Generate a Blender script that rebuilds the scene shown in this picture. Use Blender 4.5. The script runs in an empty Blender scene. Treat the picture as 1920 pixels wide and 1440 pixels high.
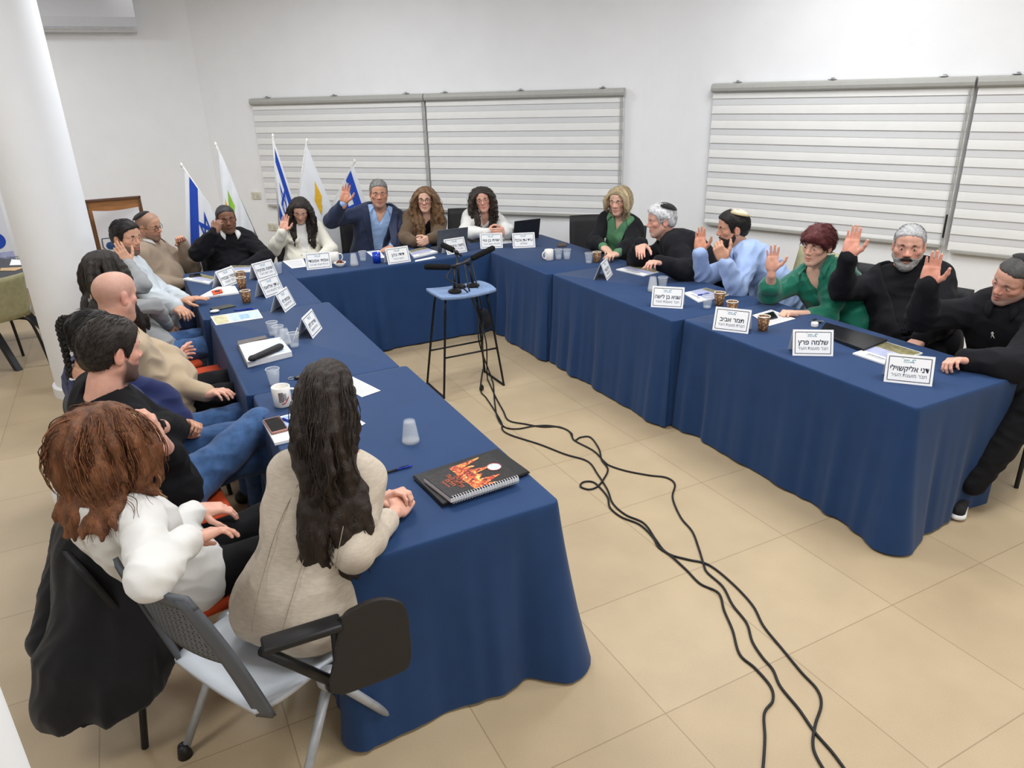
import bpy, math, os
import numpy as np
from mathutils import Matrix, Vector
rng = np.random.default_rng(11)
V = lambda *a: np.array(a, float)
sc = bpy.context.scene
COL = sc.collection

# ---------------------------------------------------------------- camera frame (solved from the floor tiles, 0.6 m)
CF = 1373.54
CC = V(-1.33979, -2.131504, 2.079672)
CR = np.array([[0.888106, -0.458758, -0.028428], [-0.195726, -0.321494, -0.926463], [0.415883, 0.828361, -0.375311]])
def ray(px, py):
    return CR.T @ V((px-960)/CF, (py-720)/CF, 1)
def un(px, py, z=0.0):                 # the place on the horizontal plane z seen at a pixel
    d = ray(px, py); return CC + d*(z-CC[2])/d[2]
def dep(P): return float(CR[2] @ (np.asarray(P)-CC))
def at(px, py, d):                     # the place at camera depth d
    return CC + ray(px, py)*d
def onp(px, py, P0, n):
    d = ray(px, py); return CC + d*(np.dot(np.asarray(P0)-CC, n)/np.dot(d, n))
def nrm(v):
    v = np.asarray(v, float); return v/(np.linalg.norm(v)+1e-12)
def azv(deg):                          # azimuth from +y towards +x
    a = math.radians(deg); return V(math.sin(a), math.cos(a), 0)
UP = V(0, 0, 1)

# ---------------------------------------------------------------- materials
MATS = {}
def nd(nt, typ, **kw):
    n = nt.nodes.new(typ)
    for k, v in kw.items(): setattr(n, k, v)
    return n
def M(name, col, rough=.75, var=.10, vs=25., bump=0., bs=300., metal=0., spec=.4, trans=0., sheen=0., coat=0., attr=False, sss=0., stretch=None, alpha=1., emit=0., ior=1.45, nd2=2.):
    if name in MATS: return MATS[name]
    m = bpy.data.materials.new(name); m.use_nodes = True
    nt = m.node_tree; b = nt.nodes['Principled BSDF']; L = nt.links.new
    b.inputs['Roughness'].default_value = rough
    b.inputs['Metallic'].default_value = metal
    b.inputs['Specular IOR Level'].default_value = spec
    b.inputs['Transmission Weight'].default_value = trans
    b.inputs['Sheen Weight'].default_value = sheen
    b.inputs['Coat Weight'].default_value = coat
    b.inputs['Alpha'].default_value = alpha
    b.inputs['IOR'].default_value = ior
    if sss:
        b.inputs['Subsurface Weight'].default_value = sss
        b.inputs['Subsurface Radius'].default_value = (.012, .005, .003)
        b.inputs['Subsurface Scale'].default_value = 1.0
    tc = nd(nt, 'ShaderNodeTexCoord'); mp = nd(nt, 'ShaderNodeMapping')
    L(tc.outputs['Object'], mp.inputs['Vector'])
    if stretch: mp.inputs['Scale'].default_value = stretch
    nz = nd(nt, 'ShaderNodeTexNoise'); nz.inputs['Scale'].default_value = vs; nz.inputs['Detail'].default_value = nd2
    L(mp.outputs['Vector'], nz.inputs['Vector'])
    mr = nd(nt, 'ShaderNodeMapRange'); mr.inputs['From Min'].default_value = .3; mr.inputs['From Max'].default_value = .7
    mr.inputs['To Min'].default_value = 1-var; mr.inputs['To Max'].default_value = 1+var
    L(nz.outputs['Fac'], mr.inputs['Value'])
    mx = nd(nt, 'ShaderNodeMix', data_type='RGBA', blend_type='MULTIPLY'); mx.inputs[0].default_value = 1
    if attr:
        at_ = nd(nt, 'ShaderNodeVertexColor'); at_.layer_name = 'Col'; L(at_.outputs['Color'], mx.inputs[6])
    else: mx.inputs[6].default_value = (*col, 1)
    L(mr.outputs['Result'], mx.inputs[7]); L(mx.outputs[2], b.inputs['Base Color'])
    if bump:
        n2 = nd(nt, 'ShaderNodeTexNoise'); n2.inputs['Scale'].default_value = bs; n2.inputs['Detail'].default_value = 3
        L(mp.outputs['Vector'], n2.inputs['Vector'])
        bp = nd(nt, 'ShaderNodeBump'); bp.inputs['Strength'].default_value = bump; bp.inputs['Distance'].default_value = .004
        L(n2.outputs['Fac'], bp.inputs['Height']); L(bp.outputs['Normal'], b.inputs['Normal'])
    MATS[name] = m
    return m
def srgb(r, g, b):
    f = lambda c: (c/255/12.92) if c <= 10 else ((c/255+.055)/1.055)**2.4
    return (f(r), f(g), f(b))

# ---------------------------------------------------------------- objects
def tag(o, label=None, cat=None, group=None, kind=None):
    if label: o['label'] = label
    if cat: o['category'] = cat
    if group: o['group'] = group
    if kind: o['kind'] = kind
    return o
def thing(name, label, cat, loc=(0, 0, 0), group=None, rz=0):
    o = bpy.data.objects.new(name, None); COL.objects.link(o)
    o.location = loc; o.rotation_euler = (0, 0, rz); o.empty_display_size = .05
    return tag(o, label, cat, group)
def mk(name, verts, faces, mat, parent=None, smooth=True, col=None, mats=None, midx=None, world=True):
    """one mesh object; verts are world coordinates when world, else local to the parent"""
    v = np.asarray(verts, float).reshape(-1, 3)
    me = bpy.data.meshes.new(name)
    pw = None
    loc = V(0, 0, 0)
    if parent is None:
        lo, hi = v.min(0), v.max(0); loc = V((lo[0]+hi[0])/2, (lo[1]+hi[1])/2, lo[2]); v = v-loc
    elif world:
        p = parent; Mx = Matrix.Identity(4)
        chain = []
        while p is not None: chain.append(p); p = p.parent
        for q in reversed(chain): Mx = Mx @ q.matrix_basis
        Mi = np.array(Mx.inverted()); v = v @ Mi[:3, :3].T + Mi[:3, 3]
    if isinstance(faces, np.ndarray) and faces.ndim == 2:
        n, k = faces.shape
        me.vertices.add(len(v)); me.vertices.foreach_set('co', v.astype(np.float32).ravel())
        me.loops.add(n*k); me.loops.foreach_set('vertex_index', faces.astype(np.int32).ravel())
        me.polygons.add(n); me.polygons.foreach_set('loop_start', np.arange(0, n*k, k, dtype=np.int32))
        me.update(calc_edges=True)
    else:
        me.from_pydata([tuple(x) for x in v], [], [tuple(int(i) for i in f) for f in faces]); me.update()
    me.validate()
    if smooth: me.polygons.foreach_set('use_smooth', np.ones(len(me.polygons), bool))
    if col is not None:
        ca = me.color_attributes.new('Col', 'FLOAT_COLOR', 'POINT')
        c4 = np.ones((len(v), 4), np.float32); c4[:, :3] = col; ca.data.foreach_set('color', c4.ravel())
    for m in (mats or [mat]): me.materials.append(m)
    if midx is not None: me.polygons.foreach_set('material_index', np.asarray(midx, np.int32))
    o = bpy.data.objects.new(name, me); COL.objects.link(o)
    o.location = loc
    if parent is not None: o.parent = parent
    return o

class MB:
    """collects simple solids into one mesh"""
    def __init__(s): s.v = []; s.f = []; s.n = 0
    def add(s, v, f):
        v = np.asarray(v, float); s.v.append(v); s.f += [tuple(i+s.n for i in q) for q in f]; s.n += len(v); return s
    def box(s, c, d, ax=None, bev=.0):
        c = V(*c); d = np.asarray(d, float)/2; R = np.eye(3) if ax is None else np.asarray(ax)
        if bev <= 0:
            v = [c+R@(d*V(x, y, z)) for x in (-1, 1) for y in (-1, 1) for z in (-1, 1)]
            f = [(0, 1, 3, 2), (4, 6, 7, 5), (0, 4, 5, 1), (2, 3, 7, 6), (0, 2, 6, 4), (1, 5, 7, 3)]
            return s.add(v, f)
        b = min(bev, *(d*.9))
        bm = _bm_box(d, b); return s.add([c+R@p for p in bm[0]], bm[1])
    def tube(s, pts, r, n=8, cap=True, closed=False):
        P = np.asarray(pts, float); rr = np.broadcast_to(np.asarray(r, float), (len(P),))
        T = np.gradient(P, axis=0)
        if closed: T = np.roll(P, -1, 0)-np.roll(P, 1, 0)
        T /= np.linalg.norm(T, axis=1)[:, None]+1e-12
        a = V(0, 0, 1) if abs(T[0][2]) < .9 else V(1, 0, 0)
        u = nrm(np.cross(T[0], a)); vs = []
        for i in range(len(P)):
            u = nrm(u-T[i]*np.dot(u, T[i])); w = np.cross(T[i], u)
            for k in range(n):
                t = 2*math.pi*k/n; vs.append(P[i]+rr[i]*(u*math.cos(t)+w*math.sin(t)))
        f = []
        m = len(P)
        for i in range(m if closed else m-1):
            j = (i+1) % m
            for k in range(n):
                l = (k+1) % n; f.append((i*n+k, i*n+l, j*n+l, j*n+k))
        if cap and not closed:
            f.append(tuple(range(n))[::-1]); f.append(tuple((m-1)*n+k for k in range(n)))
        return s.add(vs, f)
    def lathe(s, prof, c=(0, 0, 0), ax=None, n=24):
        R = np.eye(3) if ax is None else np.asarray(ax); c = V(*c); vs = []; f = []
        for (r, z) in prof:
            for k in range(n):
                t = 2*math.pi*k/n; vs.append(c+R@V(r*math.cos(t), r*math.sin(t), z))
        for i in range(len(prof)-1):
            for k in range(n):
                l = (k+1) % n; f.append((i*n+k, i*n+l, (i+1)*n+l, (i+1)*n+k))
        if prof[0][0] > 1e-6: f.append(tuple(range(n))[::-1])
        if prof[-1][0] > 1e-6: f.append(tuple((len(prof)-1)*n+k for k in range(n)))
        return s.add(vs, f)
    def ell(s, c, r, ax=None, n=14):
        prof = [(max(1e-4, math.sin(math.pi*i/n)), -math.cos(math.pi*i/n)) for i in range(n+1)]
        R = np.eye(3) if ax is None else np.asarray(ax); k0 = s.n
        t = MB().lathe(prof, n=2*n); v = np.concatenate(t.v)*np.asarray(r)
        return s.add(v@R.T+V(*c), t.f)
    def prism(s, poly, z0, z1, ax=None, c=(0, 0, 0)):
        R = np.eye(3) if ax is None else np.asarray(ax); c = V(*c); n = len(poly)
        v = [c+R@V(x, y, z0) for x, y in poly]+[c+R@V(x, y, z1) for x, y in poly]
        f = [tuple(range(n))[::-1], tuple(range(n, 2*n))]+[(i, (i+1) % n, n+(i+1) % n, n+i) for i in range(n)]
        return s.add(v, f)
    def sheet(s, G):
        G = np.asarray(G, float); a, b = G.shape[:2]
        return s.add(G.reshape(-1, 3), [(i*b+j, i*b+j+1, (i+1)*b+j+1, (i+1)*b+j) for i in range(a-1) for j in range(b-1)])
    def slab(s, G, N, t):
        """sheet with thickness t along N (vector or array)"""
        G = np.asarray(G, float); a, b = G.shape[:2]; H = G+np.asarray(N)*t
        n = a*b; v = np.concatenate([G.reshape(-1, 3), H.reshape(-1, 3)]); f = []
        for i in range(a-1):
            for j in range(b-1):
                q = (i*b+j, i*b+j+1, (i+1)*b+j+1, (i+1)*b+j); f.append(q[::-1]); f.append(tuple(x+n for x in q))
        rim = [i for i in range(b)]+[i*b+b-1 for i in range(1, a)]+[(a-1)*b+j for j in range(b-2, -1, -1)]+[i*b for i in range(a-2, 0, -1)]
        for k in range(len(rim)):
            p, q = rim[k], rim[(k+1) % len(rim)]; f.append((p, q, q+n, p+n))
        return s.add(v, f)
    def build(s, name, mat, parent=None, smooth=False, **kw):
        o = mk(name, np.concatenate(s.v), s.f, mat, parent, smooth, **kw)
        if smooth == 'auto':
            try: o.data.set_sharp_from_angle(angle=math.radians(40))
            except Exception: pass
        return o
_bb = {}
def _bm_box(d, b):
    import bmesh
    key = (tuple(np.round(d, 5)), round(b, 5))
    if key in _bb: return _bb[key]
    bm = bmesh.new(); bmesh.ops.create_cube(bm, size=2)
    for v in bm.verts: v.co = Vector((v.co.x*d[0], v.co.y*d[1], v.co.z*d[2]))
    bmesh.ops.bevel(bm, geom=list(bm.edges), offset=b, segments=2, profile=.5, affect='EDGES')
    bm.verts.index_update()
    r = (np.array([v.co for v in bm.verts]), [tuple(v.index for v in f.verts) for f in bm.faces]); bm.free()
    _bb[key] = r; return r
def frame(y=None, z=None, x=None):
    """3x3 with columns x,y,z from two of them (the first given is kept)"""
    if y is not None and z is not None:
        y = nrm(y); z = nrm(np.asarray(z)-y*np.dot(z, y)); return np.c_[np.cross(y, z), y, z]
    if x is not None and z is not None:
        x = nrm(x); z = nrm(np.asarray(z)-x*np.dot(z, x)); return np.c_[x, np.cross(z, x), z]
def rz(deg):
    a = math.radians(deg); c, s_ = math.cos(a), math.sin(a); return np.array([[c, -s_, 0], [s_, c, 0], [0, 0, 1]])
def spline(P, n=8, closed=False):
    P = np.asarray(P, float); m = len(P); out = []
    for i in range(m if closed else m-1):
        g = (lambda j: P[j % m]) if closed else (lambda j: P[min(max(j, 0), m-1)])
        p0, p1, p2, p3 = g(i-1), g(i), g(i+1), g(i+2)
        for k in range(n):
            t = k/n; out.append(.5*((2*p1)+(p2-p0)*t+(2*p0-5*p1+4*p2-p3)*t*t+(3*p1-p0-3*p2+p3)*t**3))
    if not closed: out.append(P[-1])
    return np.array(out)

# text as mesh: Hebrew runs are given in reading order and mirrored into visual order here
_txt = {}
def text_geo(s, size, bold=0.0):
    key = (s, bold)
    if key not in _txt:
        vis = s[::-1] if any('\u0590' <= ch <= '\u05ff' for ch in s) else s
        cu = bpy.data.curves.new('t', 'FONT'); cu.body = vis; cu.size = 1; cu.align_x = 'CENTER'; cu.align_y = 'CENTER'; cu.offset = bold; cu.resolution_u = 3
        ob = bpy.data.objects.new('t', cu); COL.objects.link(ob)
        dg = bpy.context.evaluated_depsgraph_get(); ev = ob.evaluated_get(dg); me = ev.to_mesh()
        v = np.array([x.co[:] for x in me.vertices]).reshape(-1, 3); f = [tuple(p.vertices) for p in me.polygons]
        ev.to_mesh_clear(); bpy.data.objects.remove(ob); bpy.data.curves.remove(cu)
        _txt[key] = (v, f)
    v, f = _txt[key]
    return v*size, f
def lettering(mb, s, size, c, ex, ey, ez, lift=.0006, bold=0.0, width=None):
    """flat letters in the plane (ex, ey) at c, raised along ez"""
    v, f = text_geo(s, size, bold)
    if len(v) == 0: return mb
    if width:
        w = v[:, 0].max()-v[:, 0].min(); v = v*(width/w)*V(1, 0, 0)+v*V(0, 1, 0) if w > width else v
    mid = (v[:, :2].max(0)+v[:, :2].min(0))/2
    P = np.asarray(c)+np.outer(v[:, 0]-mid[0], ex)+np.outer(v[:, 1]-mid[1], ey)+np.asarray(ez)*lift
    return mb.add(P, f)
LAMPS = [(-3.2, 6.2, 45), (-3.6, 2.8, 39), (-3.2, -.8, 39), (-.4, 4.6, 53), (-.2, 2.0, 53), (.2, -.8, 53), (2.5, 1.6, 45), (2.7, -.8, 47), (.0, -3.8, 47), (2.6, -3.8, 39), (-3.2, -4.2, 39)]; EXPO = 0.0
# ---------------------------------------------------------------- implicit surfaces
QV = float(os.environ.get('QV', '1'))
class Sdf:
    def __init__(s, h): s.h = h*QV; s.ops = []
    def cone(s, a, b, ra, rb, k=.02, flat=None, op='u'):
        a = np.asarray(a, float); b = np.asarray(b, float); m = max(ra, rb)+.01
        lo = np.minimum(a, b)-m; hi = np.maximum(a, b)+m
        fl = None if flat is None else (nrm(flat[0]), flat[1])
        def fn(X, Y, Z):
            px, py, pz = X-a[0], Y-a[1], Z-a[2]; d = b-a; sc_ = 1.
            if fl is not None:
                n, q = fl; t = (px*n[0]+py*n[1]+pz*n[2])*(1/q-1); px = px+t*n[0]; py = py+t*n[1]; pz = pz+t*n[2]
                d = d+n*np.dot(d, n)*(1/q-1); sc_ = .5+.5*q
            L2 = np.dot(d, d)+1e-12
            t = np.clip((px*d[0]+py*d[1]+pz*d[2])/L2, 0, 1)
            return (np.sqrt((px-t*d[0])**2+(py-t*d[1])**2+(pz-t*d[2])**2)-(ra+t*(rb-ra)))*sc_
        s.ops.append((op, fn, lo, hi, k)); return s
    def chain(s, P, R, k=.02, **kw):
        for i in range(len(P)-1): s.cone(P[i], P[i+1], R[i], R[i+1], k, **kw)
        return s
    def ell(s, c, r, ax=None, k=.02, op='u'):
        c = np.asarray(c, float); r = np.asarray(r, float); A = np.eye(3) if ax is None else np.asarray(ax)
        e = np.sqrt(((A*r)**2).sum(1))+.006
        def fn(X, Y, Z):
            px, py, pz = X-c[0], Y-c[1], Z-c[2]
            q = [(px*A[0, i]+py*A[1, i]+pz*A[2, i])/r[i] for i in range(3)]
            k0 = np.sqrt(q[0]**2+q[1]**2+q[2]**2)+1e-9
            k1 = np.sqrt((q[0]/r[0])**2+(q[1]/r[1])**2+(q[2]/r[2])**2)+1e-9
            return k0*(k0-1)/k1
        s.ops.append((op, fn, c-e, c+e, k)); return s
    def box(s, c, d, ax=None, r=.01, k=.02, op='u'):
        c = np.asarray(c, float); d = np.asarray(d, float)/2-r; A = np.eye(3) if ax is None else np.asarray(ax)
        e = np.abs(A)@(d+r)+.006
        def fn(X, Y, Z):
            px, py, pz = X-c[0], Y-c[1], Z-c[2]
            q = [np.abs(px*A[0, i]+py*A[1, i]+pz*A[2, i])-d[i] for i in range(3)]
            o = np.sqrt(np.maximum(q[0], 0)**2+np.maximum(q[1], 0)**2+np.maximum(q[2], 0)**2)
            return o+np.minimum(np.maximum(q[0], np.maximum(q[1], q[2])), 0)-r
        s.ops.append((op, fn, c-e, c+e, k)); return s
    def plane(s, p, n, k=.01):          # keep the side the normal n points away from
        p = np.asarray(p, float); n = nrm(n)
        s.ops.append(('i', lambda X, Y, Z: (X-p[0])*n[0]+(Y-p[1])*n[1]+(Z-p[2])*n[2], None, None, k)); return s
    def fn(s, f, op='i', k=.01, lo=None, hi=None):
        s.ops.append((op, f, lo, hi, k)); return s
    def mesh(s, pad=.02):
        los = np.array([o[2] for o in s.ops if o[0] == 'u' and o[2] is not None]); his = np.array([o[3] for o in s.ops if o[0] == 'u' and o[3] is not None])
        lo = los.min(0)-pad; hi = his.max(0)+pad; h = s.h
        n = np.ceil((hi-lo)/h).astype(int)+1
        ax = [lo[i]+h*np.arange(n[i]) for i in range(3)]
        F = np.full(tuple(n), 1.0)
        for op, fn, l, u, k in s.ops:
            if l is None: sl = [slice(0, n[i]) for i in range(3)]
            else:
                m = k+2*h
                sl = [slice(int(max(0, math.floor((l[i]-m-lo[i])/h))), int(max(0, min(n[i], math.ceil((u[i]+m-lo[i])/h)+1)))) for i in range(3)]
                if any(q.stop <= q.start for q in sl): continue
            X = ax[0][sl[0]][:, None, None]; Y = ax[1][sl[1]][None, :, None]; Z = ax[2][sl[2]][None, None, :]
            d = np.broadcast_to(fn(X, Y, Z), tuple(q.stop-q.start for q in sl)); A = F[tuple(sl)]
            if op == 'u': e = np.maximum(k-np.abs(A-d), 0); F[tuple(sl)] = np.minimum(A, d)-e*e/(4*k+1e-9)
            else:
                if op == 's': d = -d
                e = np.maximum(k-np.abs(A-d), 0); F[tuple(sl)] = np.maximum(A, d)+e*e/(4*k+1e-9)
        F[0] = F[-1] = .1; F[:, 0] = F[:, -1] = .1; F[:, :, 0] = F[:, :, -1] = .1
        return surfnet(F, lo, h)
def surfnet(F, lo, h):
    S = F < 0; nx, ny, nz = F.shape
    c = [S[a:nx-1+a, b:ny-1+b, d:nz-1+d] for a in (0, 1) for b in (0, 1) for d in (0, 1)]
    al = c[0].copy(); an = c[0].copy()
    for q in c[1:]: al &= q; an |= q
    act = an & ~al
    I = np.argwhere(act); idx = np.full(act.shape, -1, np.int64); idx[act] = np.arange(len(I))
    if len(I) == 0: return np.zeros((0, 3)), np.zeros((0, 4), int)
    cor = np.array([(a, b, d) for a in (0, 1) for b in (0, 1) for d in (0, 1)])
    val = np.stack([F[I[:, 0]+a, I[:, 1]+b, I[:, 2]+d] for a, b, d in cor], 1)
    acc = np.zeros((len(I), 3)); cnt = np.zeros(len(I))
    for i in range(8):
        for j in range(i+1, 8):
            if np.abs(cor[i]-cor[j]).sum() != 1: continue
            va, vb = val[:, i], val[:, j]; m = (va < 0) != (vb < 0)
            t = np.where(m, va/np.where(m, va-vb, 1), 0)
            acc += m[:, None]*(cor[i]+t[:, None]*(cor[j]-cor[i])); cnt += m
    v = lo+h*(I+acc/cnt[:, None]); Q = []
    for ax in range(3):
        o = [0, 1, 2]; o.remove(ax); b, d = o
        sl0 = [slice(0, n) for n in F.shape]; sl1 = list(sl0)
        sl0[ax] = slice(0, F.shape[ax]-1); sl1[ax] = slice(1, F.shape[ax])
        A = S[tuple(sl0)]; B = S[tuple(sl1)]
        E = np.argwhere(A != B)
        ok = (E[:, b] > 0) & (E[:, d] > 0) & (E[:, b] < F.shape[b]-1) & (E[:, d] < F.shape[d]-1); E = E[ok]
        def cell(db, dd):
            q = E.copy(); q[:, b] -= db; q[:, d] -= dd; return idx[q[:, 0], q[:, 1], q[:, 2]]
        q = np.stack([cell(1, 1), cell(0, 1), cell(0, 0), cell(1, 0)], 1)
        flip = A[E[:, 0], E[:, 1], E[:, 2]]
        if ax == 1: flip = ~flip
        q[~flip] = q[~flip][:, ::-1]; Q.append(q)
    Q = np.concatenate(Q); Q = Q[(Q >= 0).all(1)]
    return v, Q
def vnormals(v, q):
    n = np.cross(v[q[:, 2]]-v[q[:, 0]], v[q[:, 3]]-v[q[:, 1]]); N = np.zeros_like(v)
    for i in range(4): np.add.at(N, q[:, i], n)
    return N/(np.linalg.norm(N, axis=1)[:, None]+1e-12)
def relax(v, q, it=1, lam=.5):
    for _ in range(it):
        S_ = np.zeros_like(v); C_ = np.zeros(len(v))
        for i in range(4):
            a, b = q[:, i], q[:, (i+1) % 4]
            np.add.at(S_, a, v[b]); np.add.at(C_, a, 1); np.add.at(S_, b, v[a]); np.add.at(C_, b, 1)
        v = v+lam*(S_/np.maximum(C_, 1)[:, None]-v)
    return v
def wnoise(P, freq, seed=0, octaves=6, aniso=None):
    """smooth pseudo-noise in about -1..1"""
    r = np.random.default_rng(seed); out = np.zeros(len(P))
    for _ in range(octaves):
        k = nrm(r.normal(size=3))*freq*r.uniform(.6, 1.5)
        if aniso is not None: k = k*np.asarray(aniso)
        out += np.sin(P@k+r.uniform(0, 6.28))
    return out/math.sqrt(octaves)/1.3
def folds(v, q, amp=.006, freq=45, seed=0, aniso=(1, 1, 1.6), mask=None):
    N = vnormals(v, q)
    a = wnoise(v+.02*np.c_[wnoise(v, 18, seed+5), wnoise(v, 18, seed+6), wnoise(v, 18, seed+7)], freq, seed, 5, aniso)
    r = 1-np.abs(a)*1.6                                     # ridges
    d = amp*(r*.7+.5*wnoise(v, freq*.5, seed+9, 4))
    if mask is not None: d = d*mask
    return v+N*d[:, None]
def join(parts):
    vs, qs, n = [], [], 0
    for v, q in parts: vs.append(v); qs.append(q+n); n += len(v)
    return np.concatenate(vs), np.concatenate(qs)
# ---------------------------------------------------------------- people
SKIN = dict(fair=srgb(222, 178, 156), rosy=srgb(220, 168, 148), tan=srgb(202, 152, 126), olive=srgb(206, 158, 132), dark=srgb(134, 97, 78))
M_skin = M('skin', (1, 1, 1), rough=.5, var=.05, vs=60, bump=.08, bs=500, attr=True, sss=.06, spec=.35)
M_hairattr = M('hair_strands', (1, 1, 1), rough=.45, var=.35, vs=260, bump=.9, bs=420, attr=True, spec=.4, stretch=(1, 1, .06))
M_sclera = M('eye_white', srgb(186, 176, 168), rough=.25, var=.02)
M_iris = M('eye_iris', srgb(40, 28, 22), rough=.12, var=.1, spec=.6)
M_teeth = M('teeth', srgb(238, 234, 226), rough=.3, var=.02)
def hairmat(name, c, var=.3, bump=.6): return M('hair_'+name, c, rough=.5, var=var, vs=120, bump=bump, bs=260, spec=.35, stretch=(1, .35, .5))
def cloth(name, c, var=.08, bump=.25, rough=.88, vs=14, bs=700, sheen=.15, **kw): return M('cloth_'+name, c, rough=rough, var=var, vs=vs, bump=bump, bs=bs, sheen=sheen, spec=.2, **kw)

def zline(y, nape=-.06):            # hairline height on the skull as a function of depth y
    return np.interp(y, [-.13, -.09, -.045, -.022, -.012, .006, .022, .034, .046, .066, .09, .12], [nape, nape, -.045, -.02, .025, .02, -.018, .01, .045, .068, .083, .095])

def hand_geo(side, pose, s=1.0, h=.0032):
    """local hand: wrist at 0, +y fingers, +z back of the hand"""
    t = -1 if side == 'R' else 1
    P = dict(open=([.08, .06, .07, .12], .3, .45, .34), flat=([.16, .14, .16, .2], .5, .7, .2), relax=([.40, .45, .5, .55], .8, .55, .35),
             fist=([1.25, 1.3, 1.3, 1.3], 1.2, .15, .9), clasp=([.75, .8, .85, .9], .6, .35, .5), loose=([.55, .65, .75, .85], .7, .5, .5),
             chin=([.9, .95, 1.0, 1.0], .6, .5, .1), spread=([.08, .08, .08, .12], .2, 1.9, .05), droop=([.3, .34, .38, .42], .6, .6, .4), grip=([.7, .75, .8, .85], .8, .4, .6))[pose]
    curl, cr, spr, tc = P
    S = Sdf(h)
    S.box((0, .047, 0), (.074, .088, .024), r=.011, k=.012)
    S.cone((0, -.035, 0), (0, .02, 0), .0265, .026, k=.02, flat=((0, 0, 1), .72))
    S.ell((t*.024, .035, -.008), (.017, .034, .014), k=.015)
    S.ell((-t*.026, .04, -.007), (.013, .036, .012), k=.015)
    L = [.070, .079, .074, .058]; X = [.0275, .0095, -.0085, -.0265]; R = [.0088, .009, .0086, .0076]
    for i in range(4):
        p = V(t*X[i], .086-(.004 if i in (0, 3) else 0)-(.006 if i == 3 else 0), 0); a = 0; sp = t*(.07, .02, -.03, -.085)[i]*spr
        for j, (fr, cu) in enumerate(((.45, .7), (.31, 1.15), (.24, .8))):
            a += curl[i]*cu; d = V(math.sin(sp)*math.cos(a), math.cos(sp)*math.cos(a), -math.sin(a)); q = p+d*L[i]*fr
            S.cone(p, q, R[i]*(1-.09*j), R[i]*(1-.09*(j+1)), k=.0035 if j else .007); p = q
    p = V(t*.028, .016, -.006); d0 = nrm(V(t*(.85-.45*tc), .68, -.25-.55*tc)); d1 = nrm(d0+V(-t*.35*tc-.0, .45, -.25*tc)); d2 = nrm(d1+V(-t*.5*tc, .35, -.1))
    for d, l, ra, rb in ((d0, .042, .0135, .0112), (d1, .033, .0112, .0098), (d2, .027, .0098, .0075)):
        q = p+d*l; S.cone(p, q, ra, rb, k=.008); p = q
    v, q = S.mesh(.012)
    v = relax(v, q, 1, .35)
    c = np.ones(len(v))
    pal = np.clip(-vnormals(v, q)[:, 2], 0, 1)
    return v*s, q, pal
_hg = {}
def hand_at(side, pose, s, W, fdir, back):
    k = (side, pose)
    if k not in _hg: _hg[k] = hand_geo(side, pose)
    v, q, pal = _hg[k]
    A = frame(y=fdir, z=back)
    return v*s@A.T+W, q, pal

def head_geo(sx, nbl, face=None, h=.0035):
    m = sx == 'm'; S = Sdf(h); o = dict(jaw=1., fat=0., nose=1., brow=1.); o.update(face or {})
    j = o['jaw']*(1 if m else .9); ft = o['fat']
    S.ell((0, -.012, .035), (.077, .097, .082), k=.03)
    S.ell((0, .028, .055), (.062, .060, .052), k=.03)
    S.ell((0, .030, -.032), (.058+ft*.5, .060, .080), k=.03)
    for s in (-1, 1):
        S.cone((s*.052*j, .002, -.046), (s*.018*j, .058, -.096), .022+ft, .019+ft, k=.028)
        S.ell((s*.043, .052, -.014), (.022+ft*.6, .022, .018), k=.02)
    S.ell((0, .067, -.098), (.022*j, .017, .018), k=.02)
    if ft > .004: S.ell((0, .03, -.108), (.045, .045, .022+ft), k=.03)
    S.chain([(-.045, .066, .027), (0, .080, .024), (.045, .066, .027)], [.010*o['brow'], .012*o['brow'], .010*o['brow']], k=.018)
    for s in (-1, 1):
        S.ell((s*.032, .095, .005), (.019, .017, .0125), k=.014, op='s')
        S.ell((s*.032, .0705, .003), (.0150, .0135, .0135), k=.005)
    n = o['nose']
    S.cone((0, .080, .018), (0, .090+.012*n, -.023), .0078, .0120*n, k=.012)
    for s in (-1, 1): S.ell((s*.0125*n, .092, -.028), (.0085, .010, .0075), k=.007)
    S.chain([(-.022, .076, -.0585), (0, .0885, -.056), (.022, .076, -.0585)], [.0052, .0068, .0052], k=.008)
    S.chain([(-.018, .076, -.068), (0, .0865, -.0695), (.018, .076, -.068)], [.0055, .0072, .0055], k=.008)
    S.chain([(-.022, .085, -.0632), (0, .0965, -.0628), (.022, .085, -.0632)], [.0022, .003, .0022], k=.004, op='s')
    for s in (-1, 1):
        S.ell((s*.0790, -.014, -.004), (.0085, .0195, .0325), ax=np.c_[nrm((1, s*-.35*s, 0)), nrm((.35, 1, .2)), (0, -.2, 1)] if False else None, k=.009)
        S.ell((s*.0885, -.006, -.002), (.006, .0105, .018), k=.005, op='s')
    r0 = .055 if m else .047
    S.cone((0, -.024, -.055), V(*nbl)*.55+V(0, -.024, -.055)*.45, r0, r0+.001+ft, k=.03)
    S.cone(V(*nbl)*.55+V(0, -.024, -.055)*.45, nbl, r0+.001+ft, r0+.012+ft, k=.02)
    if m: S.ell((0, .035, -.128), (.010, .010, .014), k=.02)
    v, q = S.mesh(.01)
    return relax(v, q, 1, .3), q

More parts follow.
